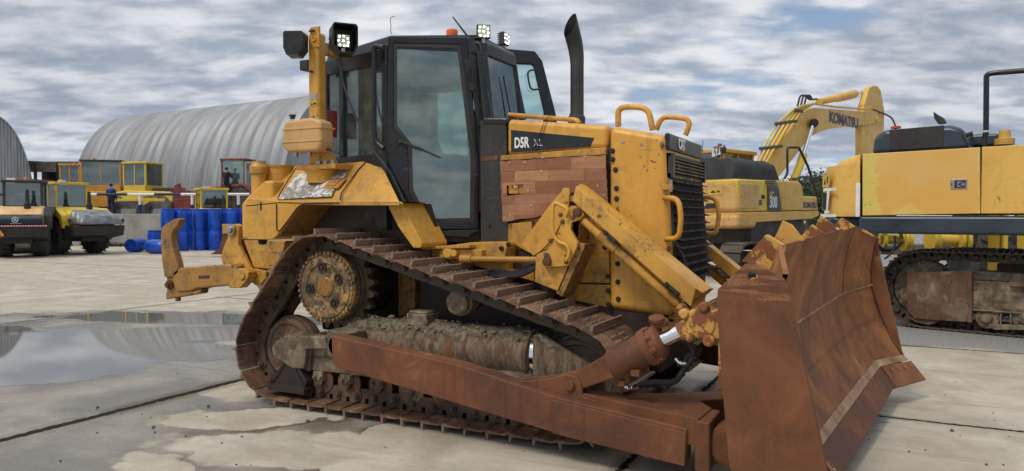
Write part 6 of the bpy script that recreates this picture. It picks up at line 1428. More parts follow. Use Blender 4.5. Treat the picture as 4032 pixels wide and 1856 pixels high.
def compactor(label, O_, yaw, body, hood, tarp, z=0, star=False, cabroof=None, group=None, tilt=0):
    fr = Frame((O_.x, O_.y, z), yaw); t_ = thing('soil_compactor', label, 'road roller', (O_.x, O_.y, z), 0, group)
    # x towards the rear (engine), origin under the rear axle
    wy = .62 if star else .80; wheel(fr, 0, -wy, .78, .58, t_); wheel(fr, 0, wy, .78, .58, t_)
    m = MB(); m.box(-1.2, 1.25, -.48, .48, .55, 1.15, fr); m.prism([(.75, .62), (1.75, .80), (1.85, 1.22), (.75, 1.22)], -1.02, 1.02, fr); part('chassis', m, 'black_flat', t_, bev=.03)
    m = MB(); m.prism([(-.35, 1.2), (-.35, 2.02), (.35, 1.98), (1.45, 1.62), (1.62, 1.50), (1.62, 1.22)], -.82, .82, fr, taper=None); hd_ = part('hood', m, hood, t_, bev=.14, seg=4)
    m = MB()
    for s_ in (-1, 1): m.prism([(-1.0, 1.18), (-.92, 1.66), (-.58, 1.98), (.44, 1.94), (.86, 1.64), (1.0, 1.10), (.84, 1.10), (.68, 1.48), (.33, 1.68), (-.50, 1.68), (-.78, 1.50), (-.84, 1.18)], *sorted((s_ * .78, s_ * 1.10)), fr)
    part('mudguard', m, body, t_, bev=.02)
    m = MB()
    for k in range(5): m.box(.15 + k * .09, .19 + k * .09, -.60, .60, 1.90, 2.02 - .0 - k * .027, fr)
    m.box(-.2, .1, -.83, -.815, 1.60, 1.88, fr); m.box(-.2, .1, .815, .83, 1.60, 1.88, fr); part('air_vent', m, 'rubber', hd_)
    m = MB(); m.lathe(fr.w(.55, .25, 1.85), (0, 0, 1), [(0, .12), (.25, .115), (.3, .08), (.62, .07), (.80, .055)], 16); part('exhaust_pipe', m, 'rubber', t_)
    cabin(fr, -1.45, -.30, -.68, .68, 1.35, 3.05, body, t_, roof=cabroof)
    m = MB(); m.box(-.32, -.26, -.55, -.25, 2.92, 3.12, fr); part('number_plate', m, 'white_paint', t_); m = MB(); m.lathe(fr.w(-1.1, 0, 3.05), (0, 0, 1), [(0, .07), (.12, .065), (.14, .02)], 12); part('beacon', m, 'amber', t_)
    if tarp:
        rs = []; N_ = 12
        for i in range(N_ + 1):
            x = 1.0 + .88 * i / N_; zt_ = 1.98 - max(0, x - .35) * .33; zt_ += .03 * math.sin(i * 1.3); ring = []
            if i == N_: zt_ = 1.42
            for k in range(21):
                a = -1 + 2 * k / 20; e = max(0, abs(a) - .8) / .2; dzv = .40 * e ** 1.2; ring.append(fr.w(x + .03 * mn.noise(Vector((a * 6, i, 2))), a * (.92 + .04 * mn.noise(Vector((a * 3, i * .7, 0)))), max(1.30, zt_ + .09 - dzv + .06 * mn.noise(Vector((a * 4, i * .9, 5))))))
            rs.append(ring)
        for f_ in (1.34, 1.27): rs.append([fr.w(1.92, -.92 + 1.84 * k / 20, f_ + .02 * mn.noise(Vector((k, f_ * 9, 0)))) for k in range(21)])
        n = 21; m = MB(); m.add([v for r_ in rs for v in r_], [(i * n + j, (i + 1) * n + j, (i + 1) * n + j + 1, i * n + j + 1) for i in range(len(rs) - 1) for j in range(20)]); o = part('engine_tarp', m, tarp, t_, ang=50); so = o.modifiers.new('s', 'SOLIDIFY'); so.thickness = .012
    else:
        m = MB(); m.prism([(1.25, 1.26), (1.25, 1.68), (1.55, 1.62), (1.72, 1.50), (1.72, 1.26)], -.84, .84, fr); rp_ = part('rear_panel', m, 'black_paint', t_, bev=.06, seg=3)
        if star:
            RFc = Frame(fr.w(1.725, 0, 0), yaw + R(90)); m = MB(); sx, sz = .0, 1.47; pts_ = []
            for k in range(6):
                a = math.pi / 2 + k * math.pi / 3; r_ = .085 if k % 2 == 0 else .018; pts_.append((sx + r_ * math.cos(a), sz + r_ * math.sin(a)))
            m.prism(pts_, -.03, 0, RFc); ring = [(sx + .085 * math.cos(6.2832 * k / 24), sz + .085 * math.sin(6.2832 * k / 24)) for k in range(24)]; inn = [(sx + .105 * math.cos(6.2832 * k / 24), sz + .105 * math.sin(6.2832 * k / 24)) for k in range(24)]; annulus(m, inn, ring, -.03, 0, RFc); part('emblem', m, 'chrome', rp_)
            m = MB(); m.box(-.16, .22, -.025, 0, 1.31, 1.335, RFc); part('badge', m, 'steel', rp_)
            m = MB()
            for k in range(22): m.box(-1.02 + k * .093, -1.02 + k * .093 + .046, -.15, -.135, 1.225, 1.262, RFc)
            part('hazard_tape', m, 'red_sign', t_); m = MB(); m.box(-1.03, 1.03, -.148, -.133, 1.222, 1.258, RFc); part('tape_backing', m, 'white_paint', t_)
            m = MB(); m.prism([(-.74, .85), (-.36, .85), (-.33, .90), (-.51, 1.18), (-.58, 1.18), (-.77, .90)], -.17, -.155, RFc); tr_ = part('warning_triangle', m, 'orange_sign', t_); m = MB(); m.prism([(-.68, .895), (-.42, .895), (-.55, 1.11)], -.176, -.17, RFc); part('triangle_centre', m, 'red_sign', tr_)
    m = MB(); 
    for s_ in (-1, 1): m.tube(smooth_path([fr.w(1.5, s_ * 1.0, 1.2), fr.w(1.5, s_ * 1.12, 1.35)], .05), .02, 6); m.lathe(fr.w(1.5, s_ * 1.12, 1.42), fr.ex, [(0, .07), (.03, .08), (.05, .0)], 12)
    part('tail_lamp', m, 'black_flat', t_)
    m = MB(); m.cyl(fr.w(-3.0, -1.05, .75), fr.w(-3.0, 1.05, .75), .75, n=36); part('drum', m, 'steel', t_); m = MB(); m.box(-3.9, -2.0, -1.2, -1.08, .55, .95, fr); m.box(-3.9, -2.0, 1.08, 1.2, .55, .95, fr); m.box(-2.15, -1.2, -.5, .5, .6, 1.0, fr); part('drum_frame', m, body, t_, bev=.03)
    return t_
VY = YAW     # yaw of the viewing plane: local x to the right in the picture, local y away
O1 = place(300, 31.5); compactor('yellow soil compactor with a crumpled grey tarp over its engine hood', O1, YAW - R(30), 'bright_yellow', 'bright_yellow', 'grey_tarp')
O2 = place(88, 29.4); compactor('dark-tailed soil compactor with round star emblem and orange warning triangle at the left edge', O2, YAW - R(64), 'black_flat', 'cream_yellow', None, star=True, cabroof='black_flat')
O3 = place(850, 37.8); compactor('lemon yellow soil compactor with its cab showing just above the stacked blue barrels', O3, YAW - R(55), 'bright_yellow', 'bright_yellow', None)

def tandem(label, u, d_, yaw, mat, drum='bucket_grey', txt=None, Lc=2.3, zt=3.2):
    O_ = place(u, d_); fr = Frame((O_.x, O_.y, TZ), yaw); t_ = thing('road_roller', label, 'road roller', (O_.x, O_.y, TZ))
    m = MB(); m.prism([(-2.1, .75), (-2.1, 1.25), (-1.0, 1.45), (1.9, 1.35), (2.1, 1.15), (2.1, .75)], -.85, .85, fr); part('body', m, mat, t_, bev=.08, seg=3)
    for x in (-1.45, 1.45):
        m = MB(); m.cyl(fr.w(x, -.84, .62), fr.w(x, .84, .62), .62, n=36); m.cyl(fr.w(x, -.86, .62), fr.w(x, -.84, .62), .5, n=30); part('drum', m, drum, t_)
    m = MB(); m.box(-1.7, 1.7, -.98, -.88, .5, .95, fr); part('side_plate', m, mat, t_, bev=.02)
    cabin(fr, -1.15, -1.15 + Lc, -.78, .78, 1.35, zt, mat, t_, roof='shed_dark' if Lc > 2 else None)
    m = MB(); m.box(.6, 2.0, -.6, .6, 1.35, 1.6, fr); part('engine_hood', m, 'black_flat', t_, bev=.05)
    if txt: text('lettering', txt, 'decal_black', fr, .1, -.99, 1.02, .34, t_, 1.05, .012)
    m = MB(); m.lathe(fr.w(-.6, 0, zt), (0, 0, 1), [(0, .07), (.12, .065), (.14, .02)], 12); part('beacon', m, 'orange_red', t_)
    return t_
tandem('orange-yellow roller with a wide dark-roofed glass cab beside the standing workmen', 418, 45, YAW + R(14), 'orange_yellow', Lc=2.2, zt=3.30)
tandem('yellow drum roller with black engine cover and lettering on its side, right of the workmen', 590, 44, YAW - R(10), 'bright_yellow', txt='BOMAG', Lc=1.5, zt=3.12)
tandem('yellow roller cab half hidden behind the orange-yellow roller and the first workman', 335, 47, YAW + R(8), 'orange_yellow', Lc=1.2, zt=3.2)
tandem('yellow roller with dark windows standing behind the red tractor', 985, 47, YAW + R(6), 'bright_yellow', Lc=1.7, zt=3.3)
# loader buckets on the terrace edge
def bucket(label, u, d_, w_, yaw):
    O_ = place(u, d_); fr = Frame((O_.x, O_.y, TZ), yaw); m = MB(); pr = [(0, .0), (-.75, .02), (-.95, .35), (-.85, .80), (-.80, .80), (-.88, .36), (-.70, .07), (0, .05)]
    F2 = Frame((O_.x, O_.y, TZ), yaw + R(90)); m.prism(pr, -w_ / 2, w_ / 2, F2)
    for s_ in (-1, 1): m.prism([(0, 0), (-.75, .02), (-.95, .35), (-.85, .80), (-.25, .55)], s_ * w_ / 2, s_ * (w_ / 2 - .03), F2)
    o = part('loader_bucket', m, 'bucket_grey', bev=.01); tag(o, label, 'bucket'); return o
bucket('grey steel loader bucket lying below the two workmen', 480, 41.6, 1.5, YAW + R(180)); bucket('grey loader bucket lying left of the rail post above the barrels', 600, 41.8, 1.5, YAW + R(170)); bucket('larger brownish loader bucket on the terrace near the red loader arm', 690, 43, 2.2, YAW + R(200))
# red tractor with front loader
O_ = place(915, 44.5); fr = Frame((O_.x, O_.y, TZ), YAW + R(172)); t_ = thing('tractor', 'dark red tractor with its glass cab door open behind the barrels', 'tractor', (O_.x, O_.y, TZ))
wheel(fr, -.9, -.75, .85, .45, t_, 'red_machine'); wheel(fr, -.9, .75, .85, .45, t_, 'red_machine'); wheel(fr, 1.5, -.7, .55, .35, t_, 'red_machine'); wheel(fr, 1.5, .7, .55, .35, t_, 'red_machine')
m = MB(); m.prism([(-1.2, .8), (-1.2, 1.4), (0, 1.5), (.4, 1.75), (2.0, 1.55), (2.1, .8)], -.38, .38, fr); part('hood', m, 'red_machine', t_, bev=.06)
m = MB()
for s_ in (-1, 1): m.prism([(-1.85, .9), (-1.7, 1.55), (-1.2, 1.82), (-.4, 1.80), (-.05, 1.3), (-.2, 1.3), (-.5, 1.62), (-1.2, 1.68), (-1.6, 1.4), (-1.72, .9)], *sorted((s_ * .55, s_ * 1.0)), fr)
part('mudguard', m, 'red_machine', t_, bev=.03); cabin(fr, -1.15, .35, -.62, .62, 1.45, 3.35, 'red_machine', t_, glass='clear_glass')
dfr = Frame(fr.w(-1.1, .64, 0), YAW + R(172 - 70)); 
m = MB(); dq = Frame(fr.w(-1.15, .62, 0), YAW + R(8)); annulus(m, [(0, 1.55), (.95, 1.55), (.95, 3.15), (0, 3.15)][::-1], [(.09, 1.65), (.86, 1.65), (.86, 3.06), (.09, 3.06)][::-1], 0, .04, dq); dd_ = part('door', m, 'console_grey', t_); m = MB(); m.box(.09, .86, .01, .02, 1.65, 3.06, dq); part('window', m, 'far_glass', dd_)
O_ = place(755, 43); fr = Frame((O_.x, O_.y, TZ), YAW + R(180)); t_ = thing('front_loader', 'weathered red loader arm left of the lemon yellow compactor cab', 'loader', (O_.x, O_.y, TZ)); m = MB(); m.prism([(1.0, .1), (1.15, .9), (.95, 1.7), (.65, 1.85), (.6, 1.5), (-.6, 1.3), (-1.2, 1.0), (-1.2, .7), (.2, .8), (.45, .1)], -.1, .1, fr); m.prism([(.8, .1), (.8, .9), (-.8, 1.0), (-1.0, .3)], .5, .6, fr); part('loader_arm', m, 'red_machine', t_, bev=.02); m = MB(); m.tube([fr.w(.7, -.12, 1.5), fr.w(-.5, -.12, .9)], .05, 10); m.box(-1.6, -1.1, -.3, .4, .2, 1.3, fr); part('ram', m, 'steel', t_)
# workmen
p_ = place(440, 41.4); S1 = dict(STAND); person('workman in dark blue overalls, back turned, in front of the wide orange-yellow roller cab', (p_.x, p_.y, TZ), YAW + R(180), S1, 'navy_cloth', 'navy_cloth', ('cap', 'black_cloth'), vest='blue_cloth', size=.02)
p_ = place(325, 42.5); S2 = dict(STAND); S2.update(wrr=(-.34, -.22, 1.12), elr=(-.30, -.02, 1.12)); person('workman in blue overalls standing left of the roller cab, arm reaching out', (p_.x, p_.y, TZ), YAW + R(200), S2, 'navy_cloth', 'navy_cloth', ('cap', 'black_cloth'), vest='blue_cloth', size=.02)
p_ = place(894, 43.4); S3 = dict(STAND); S3.update(wrl=(.26, -.30, 1.45), ell=(.30, -.12, 1.25), wrr=(-.24, -.30, 1.2), elr=(-.28, -.08, 1.15), knl=(.13, -.22, .62), anl=(.13, -.10, .24)); person('person in black clothes climbing out of the red tractor cab', (p_.x, p_.y, TZ + 1.05), YAW + R(165), S3, 'black_cloth', 'black_cloth', ('cap', 'black_cloth'), size=.02)

# barrels
def barrel_mb():
    m = MB(); r = .305; H_ = .97; m.lathe((0, 0, 0), (0, 0, 1), [(0, r * .86), (.015, r * .93), (.05, r * .95), (.06, r * .90), (.085, r * .91), (.12, r * .97), (.25, r * .995), (.45, r), (.70, r * .99), (.86, r * .95), (.89, r * .90), (.915, r * .90), (.925, r * .95), (H_ - .01, r * .95), (H_, r * .90), (H_ - .02, r * .87), (H_ - .025, 0)], 32, cap=False)
    return m
bar0 = barrel_mb().mesh('barrel', 'blue_plastic', 40); capm = MB()
for s_ in (-1, 1): capm.lathe((s_ * .18, 0, .94), (0, 0, 1), [(0, .05), (.03, .045), (.032, 0)], 12, cap=False)
cap0 = capm.mesh('bung', 'blue_dark')
def barrel(label, u, d_, z=0, rot=None):
    b = bpy.data.objects.new('barrel', bar0); COL.objects.link(b); p_ = place(u, d_); b.location = (p_.x, p_.y, z); b.rotation_euler = rot or (0, 0, random.uniform(0, 6)); tag(b, label, 'barrel', 'blue plastic barrels by the wall')
    c_ = bpy.data.objects.new('bung', cap0); COL.objects.link(c_); c_.parent = b; return b
row = [(662, 33.6), (716, 34.0), (757, 35.1), (786, 34.5), (818, 35.0), (848, 34.5), (884, 35.1), (916, 34.6), (950, 35.0), (984, 34.6), (1018, 35.0), (1052, 34.6)]
names = ['first', 'second', 'third', 'fourth', 'fifth', 'sixth', 'seventh', 'eighth', 'ninth', 'tenth', 'eleventh', 'twelfth']
for i, (u, d_) in enumerate(row):
    barrel('upright blue plastic barrel, %s from the left in the bottom layer of the stack' % names[i], u, d_)
    if i < 11: barrel('blue plastic barrel, %s from the left in the top layer of the stack' % names[i], u - 1, d_ + .02, .972)
barrel('single blue barrel standing alone at the left end of the stack', 608, 33.2)
b = barrel('blue barrel lying on its side with its round end towards the camera', 557, 33.6, .305, (R(90), 0, YAW)); 
b = barrel('blue barrel lying on its side in front of the single standing one', 585, 31.6, .305, (R(90), 0, YAW + R(70)))
# white sticker on one barrel is part of the ninth's neighbour
# rusty yellow blade lying behind the ripper
O_ = place(955, 29.3); fr = Frame((O_.x, O_.y, 0), YAW); t_ = thing('scrap_blade', 'spare rusty blade with chipped yellow frame on the ground behind the ripper', 'blade', (O_.x, O_.y, 0))
P_ = lambda ps, y=0: [fr.at('L', p, y) for p in ps]
m = MB(); m.prism(P_([(540, 478), (625, 430), (655, 290), (700, 285), (730, 300), (1025, 395), (985, 530), (640, 480)]), 0, .25, fr); part('moldboard', m, 'rust', t_, bev=.01); m = MB(); m.prism(P_([(655, 197), (735, 200), (735, 285), (658, 288)]), -.05, .3, fr); m.prism(P_([(1025, 400), (1230, 350), (1200, 520), (975, 540)]), -.3, -.05, fr); part('frame', m, 'orange_yellow', t_, bev=.02)
# red container at the left
O_ = place(75, 50); fr = Frame((O_.x, O_.y, 0), YAW); z0_, z1_ = 0, zat(705, 50); m = MB(); m.box(-.6, .9, 0, 2.5, 0, z1_, fr); c_ = part('cargo_container', m, 'container_red', bev=.02); tag(c_, 'small rusty red steel cabin with a dark doorway in front of the left hangar', 'cabin'); m = MB(); m.box(-.05, .45, -.01, .03, z1_ - 1.1, z1_ - .4, fr); part('doorway', m, 'shed_dark', c_)
# ================================================================== excavator in the middle distance
O_ = place(2905, 18); fr = Frame((O_.x, O_.y, 0), R(69.5)); E2 = thing('excavator', 'yellow excavator with raised lettered boom, licence plate and black sheet over its engine', 'excavator', (O_.x, O_.y, 0))
P_ = lambda ps, y=0.0, z='Q': [fr.at(z, p, y) for p in ps]
side = P_([(405, 805), (722, 812), (880, 818), (908, 850), (918, 935), (1020, 938), (1030, 1046), (420, 1056)])
xb = max(a for a, b in side)
m = MB(); m.prism([(side[0][0], side[0][1]), (side[1][0], side[1][1]), side[2], side[3], side[4], side[7 - 1 - 0]][:0] or side, 0, .9, fr); SB = part('side_panel', m, 'bright_yellow', E2, bev=.04, seg=3)
m = MB(); z0_, z1_ = side[7][1], side[0][1]; m.box(-.02, 1.1, -.015, 3.0, z0_ - .03, z1_ + .03, fr); CW = part('counterweight', m, 'excavator_faded', E2, bev=.16, seg=4)
q = P_([(722, 812), (880, 818), (908, 850), (918, 935), (918, 1046), (752, 1050)], -.02); m = MB(); m.prism(q, -.02, .6, fr); part('tank_panel', m, 'excavator_yellow', SB, bev=.04)
q = P_([(905, 940), (1020, 942), (1030, 1044), (905, 1046)], -.03); m = MB(); m.prism(q, -.03, .6, fr); TBX = part('toolbox', m, 'excavator_yellow', SB, bev=.02)
q = P_([(415, 1062), (1030, 1048), (1035, 1088), (980, 1112), (520, 1142), (425, 1130)], -.01); m = MB(); m.prism(q, -.03, 2.9, fr); part('skirt', m, 'excavator_yellow', E2, bev=.03)
m = MB(); m.box(-.03, .9, -.025, 3.0, z0_ - .42, z0_ - .05, fr); part('lower_counterweight', m, 'excavator_faded', E2, bev=.12, seg=3)
q = P_([(640, 865), (722, 868), (745, 1046), (642, 1046)], -.025); m = MB(); m.prism(q, -.028, -.01, fr); D1 = part('decal', m, 'decal_black', SB)
m = MB()
for k in range(3): m.prism(P_([(620 + k * 6, 812 + k * 18), (700 + k * 8, 814 + k * 18), (706 + k * 8, 825 + k * 18), (626 + k * 6, 823 + k * 18)], -.025), -.03, -.01, fr)
part('stripe', m, 'decal_blue', SB)
a = fr.at('Q', (652, 962), -.03); text('lettering', 'PC', 'rim_yellow', fr, a[0], -.03, a[1], .30, D1, .62, .006); a = fr.at('Q', (652, 1022), -.03); text('lettering', '300', 'white_paint', fr, a[0], -.03, a[1], .40, D1, .66, .008)
a = fr.at('Q', (917, 1024), -.04); text('lettering', 'KOMATSU', 'decal_black', fr, a[0], -.035, a[1], .21, TBX, .80, .009)
m = MB()
for k in range(4): m.prism(P_([(475, 968 + k * 11), (595, 965 + k * 11), (595, 971 + k * 11), (475, 974 + k * 11)], -.01), -.012, 0, fr)
part('vent', m, 'rubber', SB); q = P_([(592, 926), (615, 926), (615, 955), (592, 955)], -.01); m = MB(); m.prism(q, -.012, 0, fr); part('latch', m, 'rubber', SB)
# warning label on the counterweight face
FC = Frame(fr.w(-.02, 0, 0), R(69.5 - 90)); m = MB(); y0, zz1 = FC.at('Q', (178, 876), -.005); y1, zz2 = FC.at('Q', (283, 924), -.005); m.box(y0, y1, -.012, -.001, zz2, zz1, FC); wl2 = part('warning_label', m, 'rim_yellow', CW); m = MB(); m.prism([(y0 + .05, zz2 + .05), (y0 + .25 * (y1 - y0) + .12, zz2 + .05), (y0 + .12 * (y1 - y0) + .09, zz1 - .04)], -.016, -.012, FC); m.box((y0 + y1) / 2 + .05, y1 - .06, -.016, -.012, zz2 + .1, zz1 - .1, FC); part('warning_mark', m, 'rubber', wl2)
m = MB()
for k in range(4): a0 = FC.at('Q', (140 + k * 22, 1030), -.005); a1 = FC.at('Q', (165 + k * 22, 990), -.005); m.prism([a0, (a0[0] + .07, a0[1]), (a1[0] + .07, a1[1]), a1], -.01, 0, FC)
part('hazard_stripe', m, 'rubber', CW)
# engine cover under black sheet
rs = []
for i in range(15):
    x = .15 + 2.35 * i / 14; ring = []
    for k in range(19):
        a = math.pi * k / 18; h = .60 * (1 if 0 < i < 14 else .25); yy = 1.45 - 1.2 * math.copysign(abs(math.cos(a)) ** .45, math.cos(a)); ring.append(fr.w(x + .05 * mn.noise(Vector((i, k * .5, 1))), yy, z1_ + h * (math.sin(a) ** .4) + .06 * mn.noise(Vector((i * .8, k * .5, 3)))))
    rs.append(ring)
m = MB(); n = 19; m.add([v for r_ in rs for v in r_], [(i * n + j, i * n + j + 1, (i + 1) * n + j + 1, (i + 1) * n + j) for i in range(14) for j in range(18)] + [tuple(range(19))[::-1], tuple(14 * 19 + k for k in range(19))]); part('engine_cover', m, 'tarp', E2, ang=50)
# cab on the far side, ahead
cz = fr.at('Q', (440, 585), 2.1)[1]; xc0 = fr.at('Q', (300, 640), 1.9)[0]; xc1 = fr.at('Q', (545, 640), 1.9)[0]
cabin(fr, xc0, max(xc1, xc0 + 1.6), 1.95, 2.95, 1.5, cz, 'excavator_yellow', E2, p=.10)
m = MB(); pf = Frame(fr.w(xc0 - .10, 0, 0), R(69.5 - 90)); y0, zz1 = pf.at('Q', (206, 575), 0); y1, zz2 = pf.at('Q', (285, 618), 0); pr_ = R(9)
m.prism([(y0, zz2 - .03), (y1, zz2 + .05), (y1, zz1 + .10), (y0, zz1 + .02)], -.012, 0, pf); PLT = part('number_plate', m, 'white_paint', E2); text('plate_lettering', '7954', 'decal_black', pf, y0 + .05, -.014, (zz1 + zz2) / 2 + .02, .21, PLT, .95, .004, rot=R(8)); text('plate_lettering', 'YP 86', 'decal_black', pf, y0 + .07, -.014, zz2 + .01, .17, PLT, .9, .003, rot=R(8))
m = MB(); a = pf.w(pf.at('Q', (243, 566), 0)[0], .15, pf.at('Q', (243, 566), .15)[1]); m.lathe(a, (0, 0, 1), [(0, .07), (.13, .065), (.15, .02)], 12); part('beacon', m, 'orange_red', E2); part('aerial', MB().tube([pf.w(*(lambda a: (a[0], 0, a[1]))(pf.at('Q', (130, 590), 0))), pf.w(*(lambda a: (a[0], 0, a[1]))(pf.at('Q', (134, 500), 0)))], .01, 6), 'rubber', E2)
m = MB(); a = pf.at('Q', (292, 575), 0); m.box(a[0] - .07, a[0] + .07, -.05, .05, a[1] - .07, a[1] + .07, pf); part('work_lamp', m, 'black_flat', E2, bev=.01)
# boom (in the machine's centre plane)
BY = 1.45
bm = P_([(640, 800), (600, 770), (700, 560), (868, 330), (905, 285), (960, 255), (1010, 246), (1395, 278), (1400, 382), (1250, 392), (1110, 412), (1030, 440), (975, 472), (900, 560), (800, 690), (735, 775), (700, 805)], BY - .3)
m = MB(); m.prism(bm, BY - .3, BY + .05, fr); BO = part('boom', m, 'excavator_yellow', E2, bev=.02)
stk = P_([(1368, 605), (1368, 395), (1385, 240), (1430, 90), (1465, 74), (1495, 78), (1520, 112), (1547, 270), (1542, 470), (1460, 620), (1440, 760), (1380, 760)], BY - .22)
m = MB(); m.prism(stk, BY - .22, BY + .0, fr); SK = part('stick', m, 'excavator_yellow', E2, bev=.02)
m = MB(); m.prism(P_([(1395, 275), (1500, 270), (1500, 360), (1400, 385)], BY - .33), BY - .31, BY + .31, fr); m.lathe(fr.w(*(lambda a: (a[0], BY - .36, a[1]))(fr.at('Q', (1488, 335), BY - .33))), fr.ey, [(0, .09), (.7, .09)], 16); sub(BO, 'boom_fork', m, 'excavator_yellow', bev=.02)
ep = lambda p, y: fr.w(*(lambda a: (a[0], y, a[1]))(fr.at('Q', p, y)))
m = MB(); m.tube([ep((1035, 200), BY), ep((1175, 172), BY), ep((1176, 172), BY), ep((1200, 167), BY), ep((1310, 140), BY)], .13, 18, rr=[.105, .12, .14, .14, .15]); AC = sub(BO, 'arm_cylinder', m, 'excavator_yellow'); m = MB(); m.cyl(ep((1310, 141), BY), ep((1475, 98), BY), .06, n=14); sub(AC, 'piston_rod', m, 'chrome')
m = MB(); m.tube([ep((1000, 365), BY - .45), ep((985, 390), BY - .45)], .09, 12); m.cyl(ep((1000, 365), BY - .52), ep((1000, 365), BY - .1), .13, n=18); sub(BO, 'cylinder_pin', m, 'rubber')
m = MB(); m.cyl(ep((988, 385), BY - .45), ep((912, 620), BY - .45), .06, n=14); m2 = m; m = MB(); m.tube([ep((915, 612), BY - .45), ep((880, 720), BY - .45), ep((840, 810), BY - .45)], .12, 16); BC = sub(BO, 'boom_cylinder', m, 'bright_yellow'); sub(BC, 'piston_rod', m2, 'chrome')
for k in range(5):
    ps = [(630 - k * 26, 715 + k * 3), (560 - k * 8 + 20, 690 - k * 8), (575 + k * 6, 650 - k * 14), (610 + 26 * (4 - k) - 20, 560), (730 + 26 * (4 - k) - 20, 370), (880 + 20 * (4 - k) - 45, 245), (940 + 18 * (4 - k), 205)]
    ps = [(620 - 22 * k, 735), (650 - 34 * k + 30, 650 + 8 * k), (745 - 36 * k, 545 + 4 * k), (862 - 36 * k, 345 + 5 * k), (905 - 20 * k, 270), (1010 - 24 * k, 208 + 5 * k)]
    sub(BO, 'hydraulic_pipe', MB().tube(smooth_path([ep(p_, BY - .34 - .02 * k) for p_ in ps], .25), .030, 8), 'bright_yellow')
m = MB()
for a, b in (((745, 545), (580, 565)), ((860, 350), (700, 372)), ((905, 275), (850, 262))): m.tube([ep(a, BY - .46), ep(b, BY - .46)], .05, 8)
sub(BO, 'pipe_clamp', m, 'bolt_steel')
sub(BO, 'hydraulic_pipe', MB().tube(smooth_path([ep(p_, BY - .33) for p_ in ((990, 215), (1150, 238), (1390, 258), (1450, 240))], .1), .030, 8), 'excavator_yellow')
for k in range(3): sub(BO, 'hydraulic_hose', MB().tube(smooth_path([ep(p_, BY - .2 + .15 * k) for p_ in ((870 + 25 * k, 235), (890 + 25 * k, 150), (925 + 22 * k, 150), (960 + 12 * k, 185), (1020, 178))], .25), .03, 8), 'hose')
sub(SK, 'hydraulic_hose', MB().tube(smooth_path([ep(p_, BY - .3) for p_ in ((1460, 262), (1560, 300), (1610, 330), (1635, 400), (1635, 440))], .4), .03, 8), 'hose')
a = fr.at('Q', (1117, 352), BY - .31); text('boom_lettering', 'KOMATSU', 'decal_blue', fr, a[0], BY - .308, a[1] + .0, .46, BO, 1.02, .022, rot=R(-1.5))
part('handrail', MB().tube(smooth_path([ep(p_, .1) for p_ in ((770, 795), (792, 760), (790, 556), (880, 556), (950, 700), (1025, 930))], .1), .035, 8), 'black_flat', E2)
part('handrail', MB().tube(smooth_path([ep(p_, .1) for p_ in ((840, 806), (905, 784), (980, 788))], .1), .03, 8), 'black_flat', E2)
m = MB(); m.box(.8, 3.6, .1, 2.8, .9, z0_ - .1, fr); m.cyl(fr.w(2.2, 1.45, .7), fr.w(2.2, 1.45, 1.3), .75, n=24); part('turntable', m, 'black_flat', E2)
for yy in (-.2, 2.5):
    tp = belt([((.2, .5), .42), ((4.3, .5), .42)]); m = MB(); f2, T2 = sampler(tp); NT_ = 46
    for i in range(NT_):
        a, b = f2(i * T2 / NT_), f2((i + .92) * T2 / NT_); t2 = Vector((b[0] - a[0], 0, b[1] - a[1])).normalized(); n2_ = Vector((t2.z, 0, -t2.x)); vs = []
        for y in (yy, yy + .6):
            for p_, o_ in ((a, 0), (b, 0), (b, .05), (a, .05)): vs.append(fr.w(p_[0] + n2_.x * o_, y, p_[1] + n2_.z * o_))
        m.add(vs, [(0, 1, 2, 3), (7, 6, 5, 4), (0, 4, 5, 1), (1, 5, 6, 2), (2, 6, 7, 3), (3, 7, 4, 0)])
    part('track', m, 'excavator_track', E2); m = MB(); m.box(.3, 4.2, yy + .08, yy + .5, .25, .72, fr); part('track_frame', m, 'black_flat', E2, bev=.03)

# ================================================================== large excavator at the right edge
ob = place(3388, 10.6); fb = Frame((ob.x, ob.y, 0), R(-10.9)); E3 = thing('excavator', 'large excavator cut by the right edge, patched yellow doors over a dark rail', 'excavator', (ob.x, ob.y, 0))
PB = lambda ps, y=0.0, z='R': [fb.at(z, p, y) for p in ps]
m = MB(); m.prism(PB([(357, 652), (1202, 603), (1204, 1080), (357, 1094)]), 0, .05, fb); DO = part('door', m, 'patched_yellow', E3, bev=.010, seg=3)
q = PB([(1216, 600), (1530, 585)]); xa = q[0][0]; zt_ = q[0][1]; zt2 = q[1][1]; zbm = PB([(1216, 1080)])[0][1]
m = MB(); m.prism([(xa, zt_), (xa + 2.2, zt_ + (zt2 - zt_) * 1.2), (xa + 2.2, zbm), (xa, zbm)], 0, .05, fb); part('door', m, 'excavator_yellow', E3, bev=.010, seg=3, label='plain yellow side door at the right edge')
m = MB(); m.box(.02, xa + 2.2, .051, 2.6, zbm - .02, zt_ - .06, fb); part('engine_bay', m, 'rubber', E3)
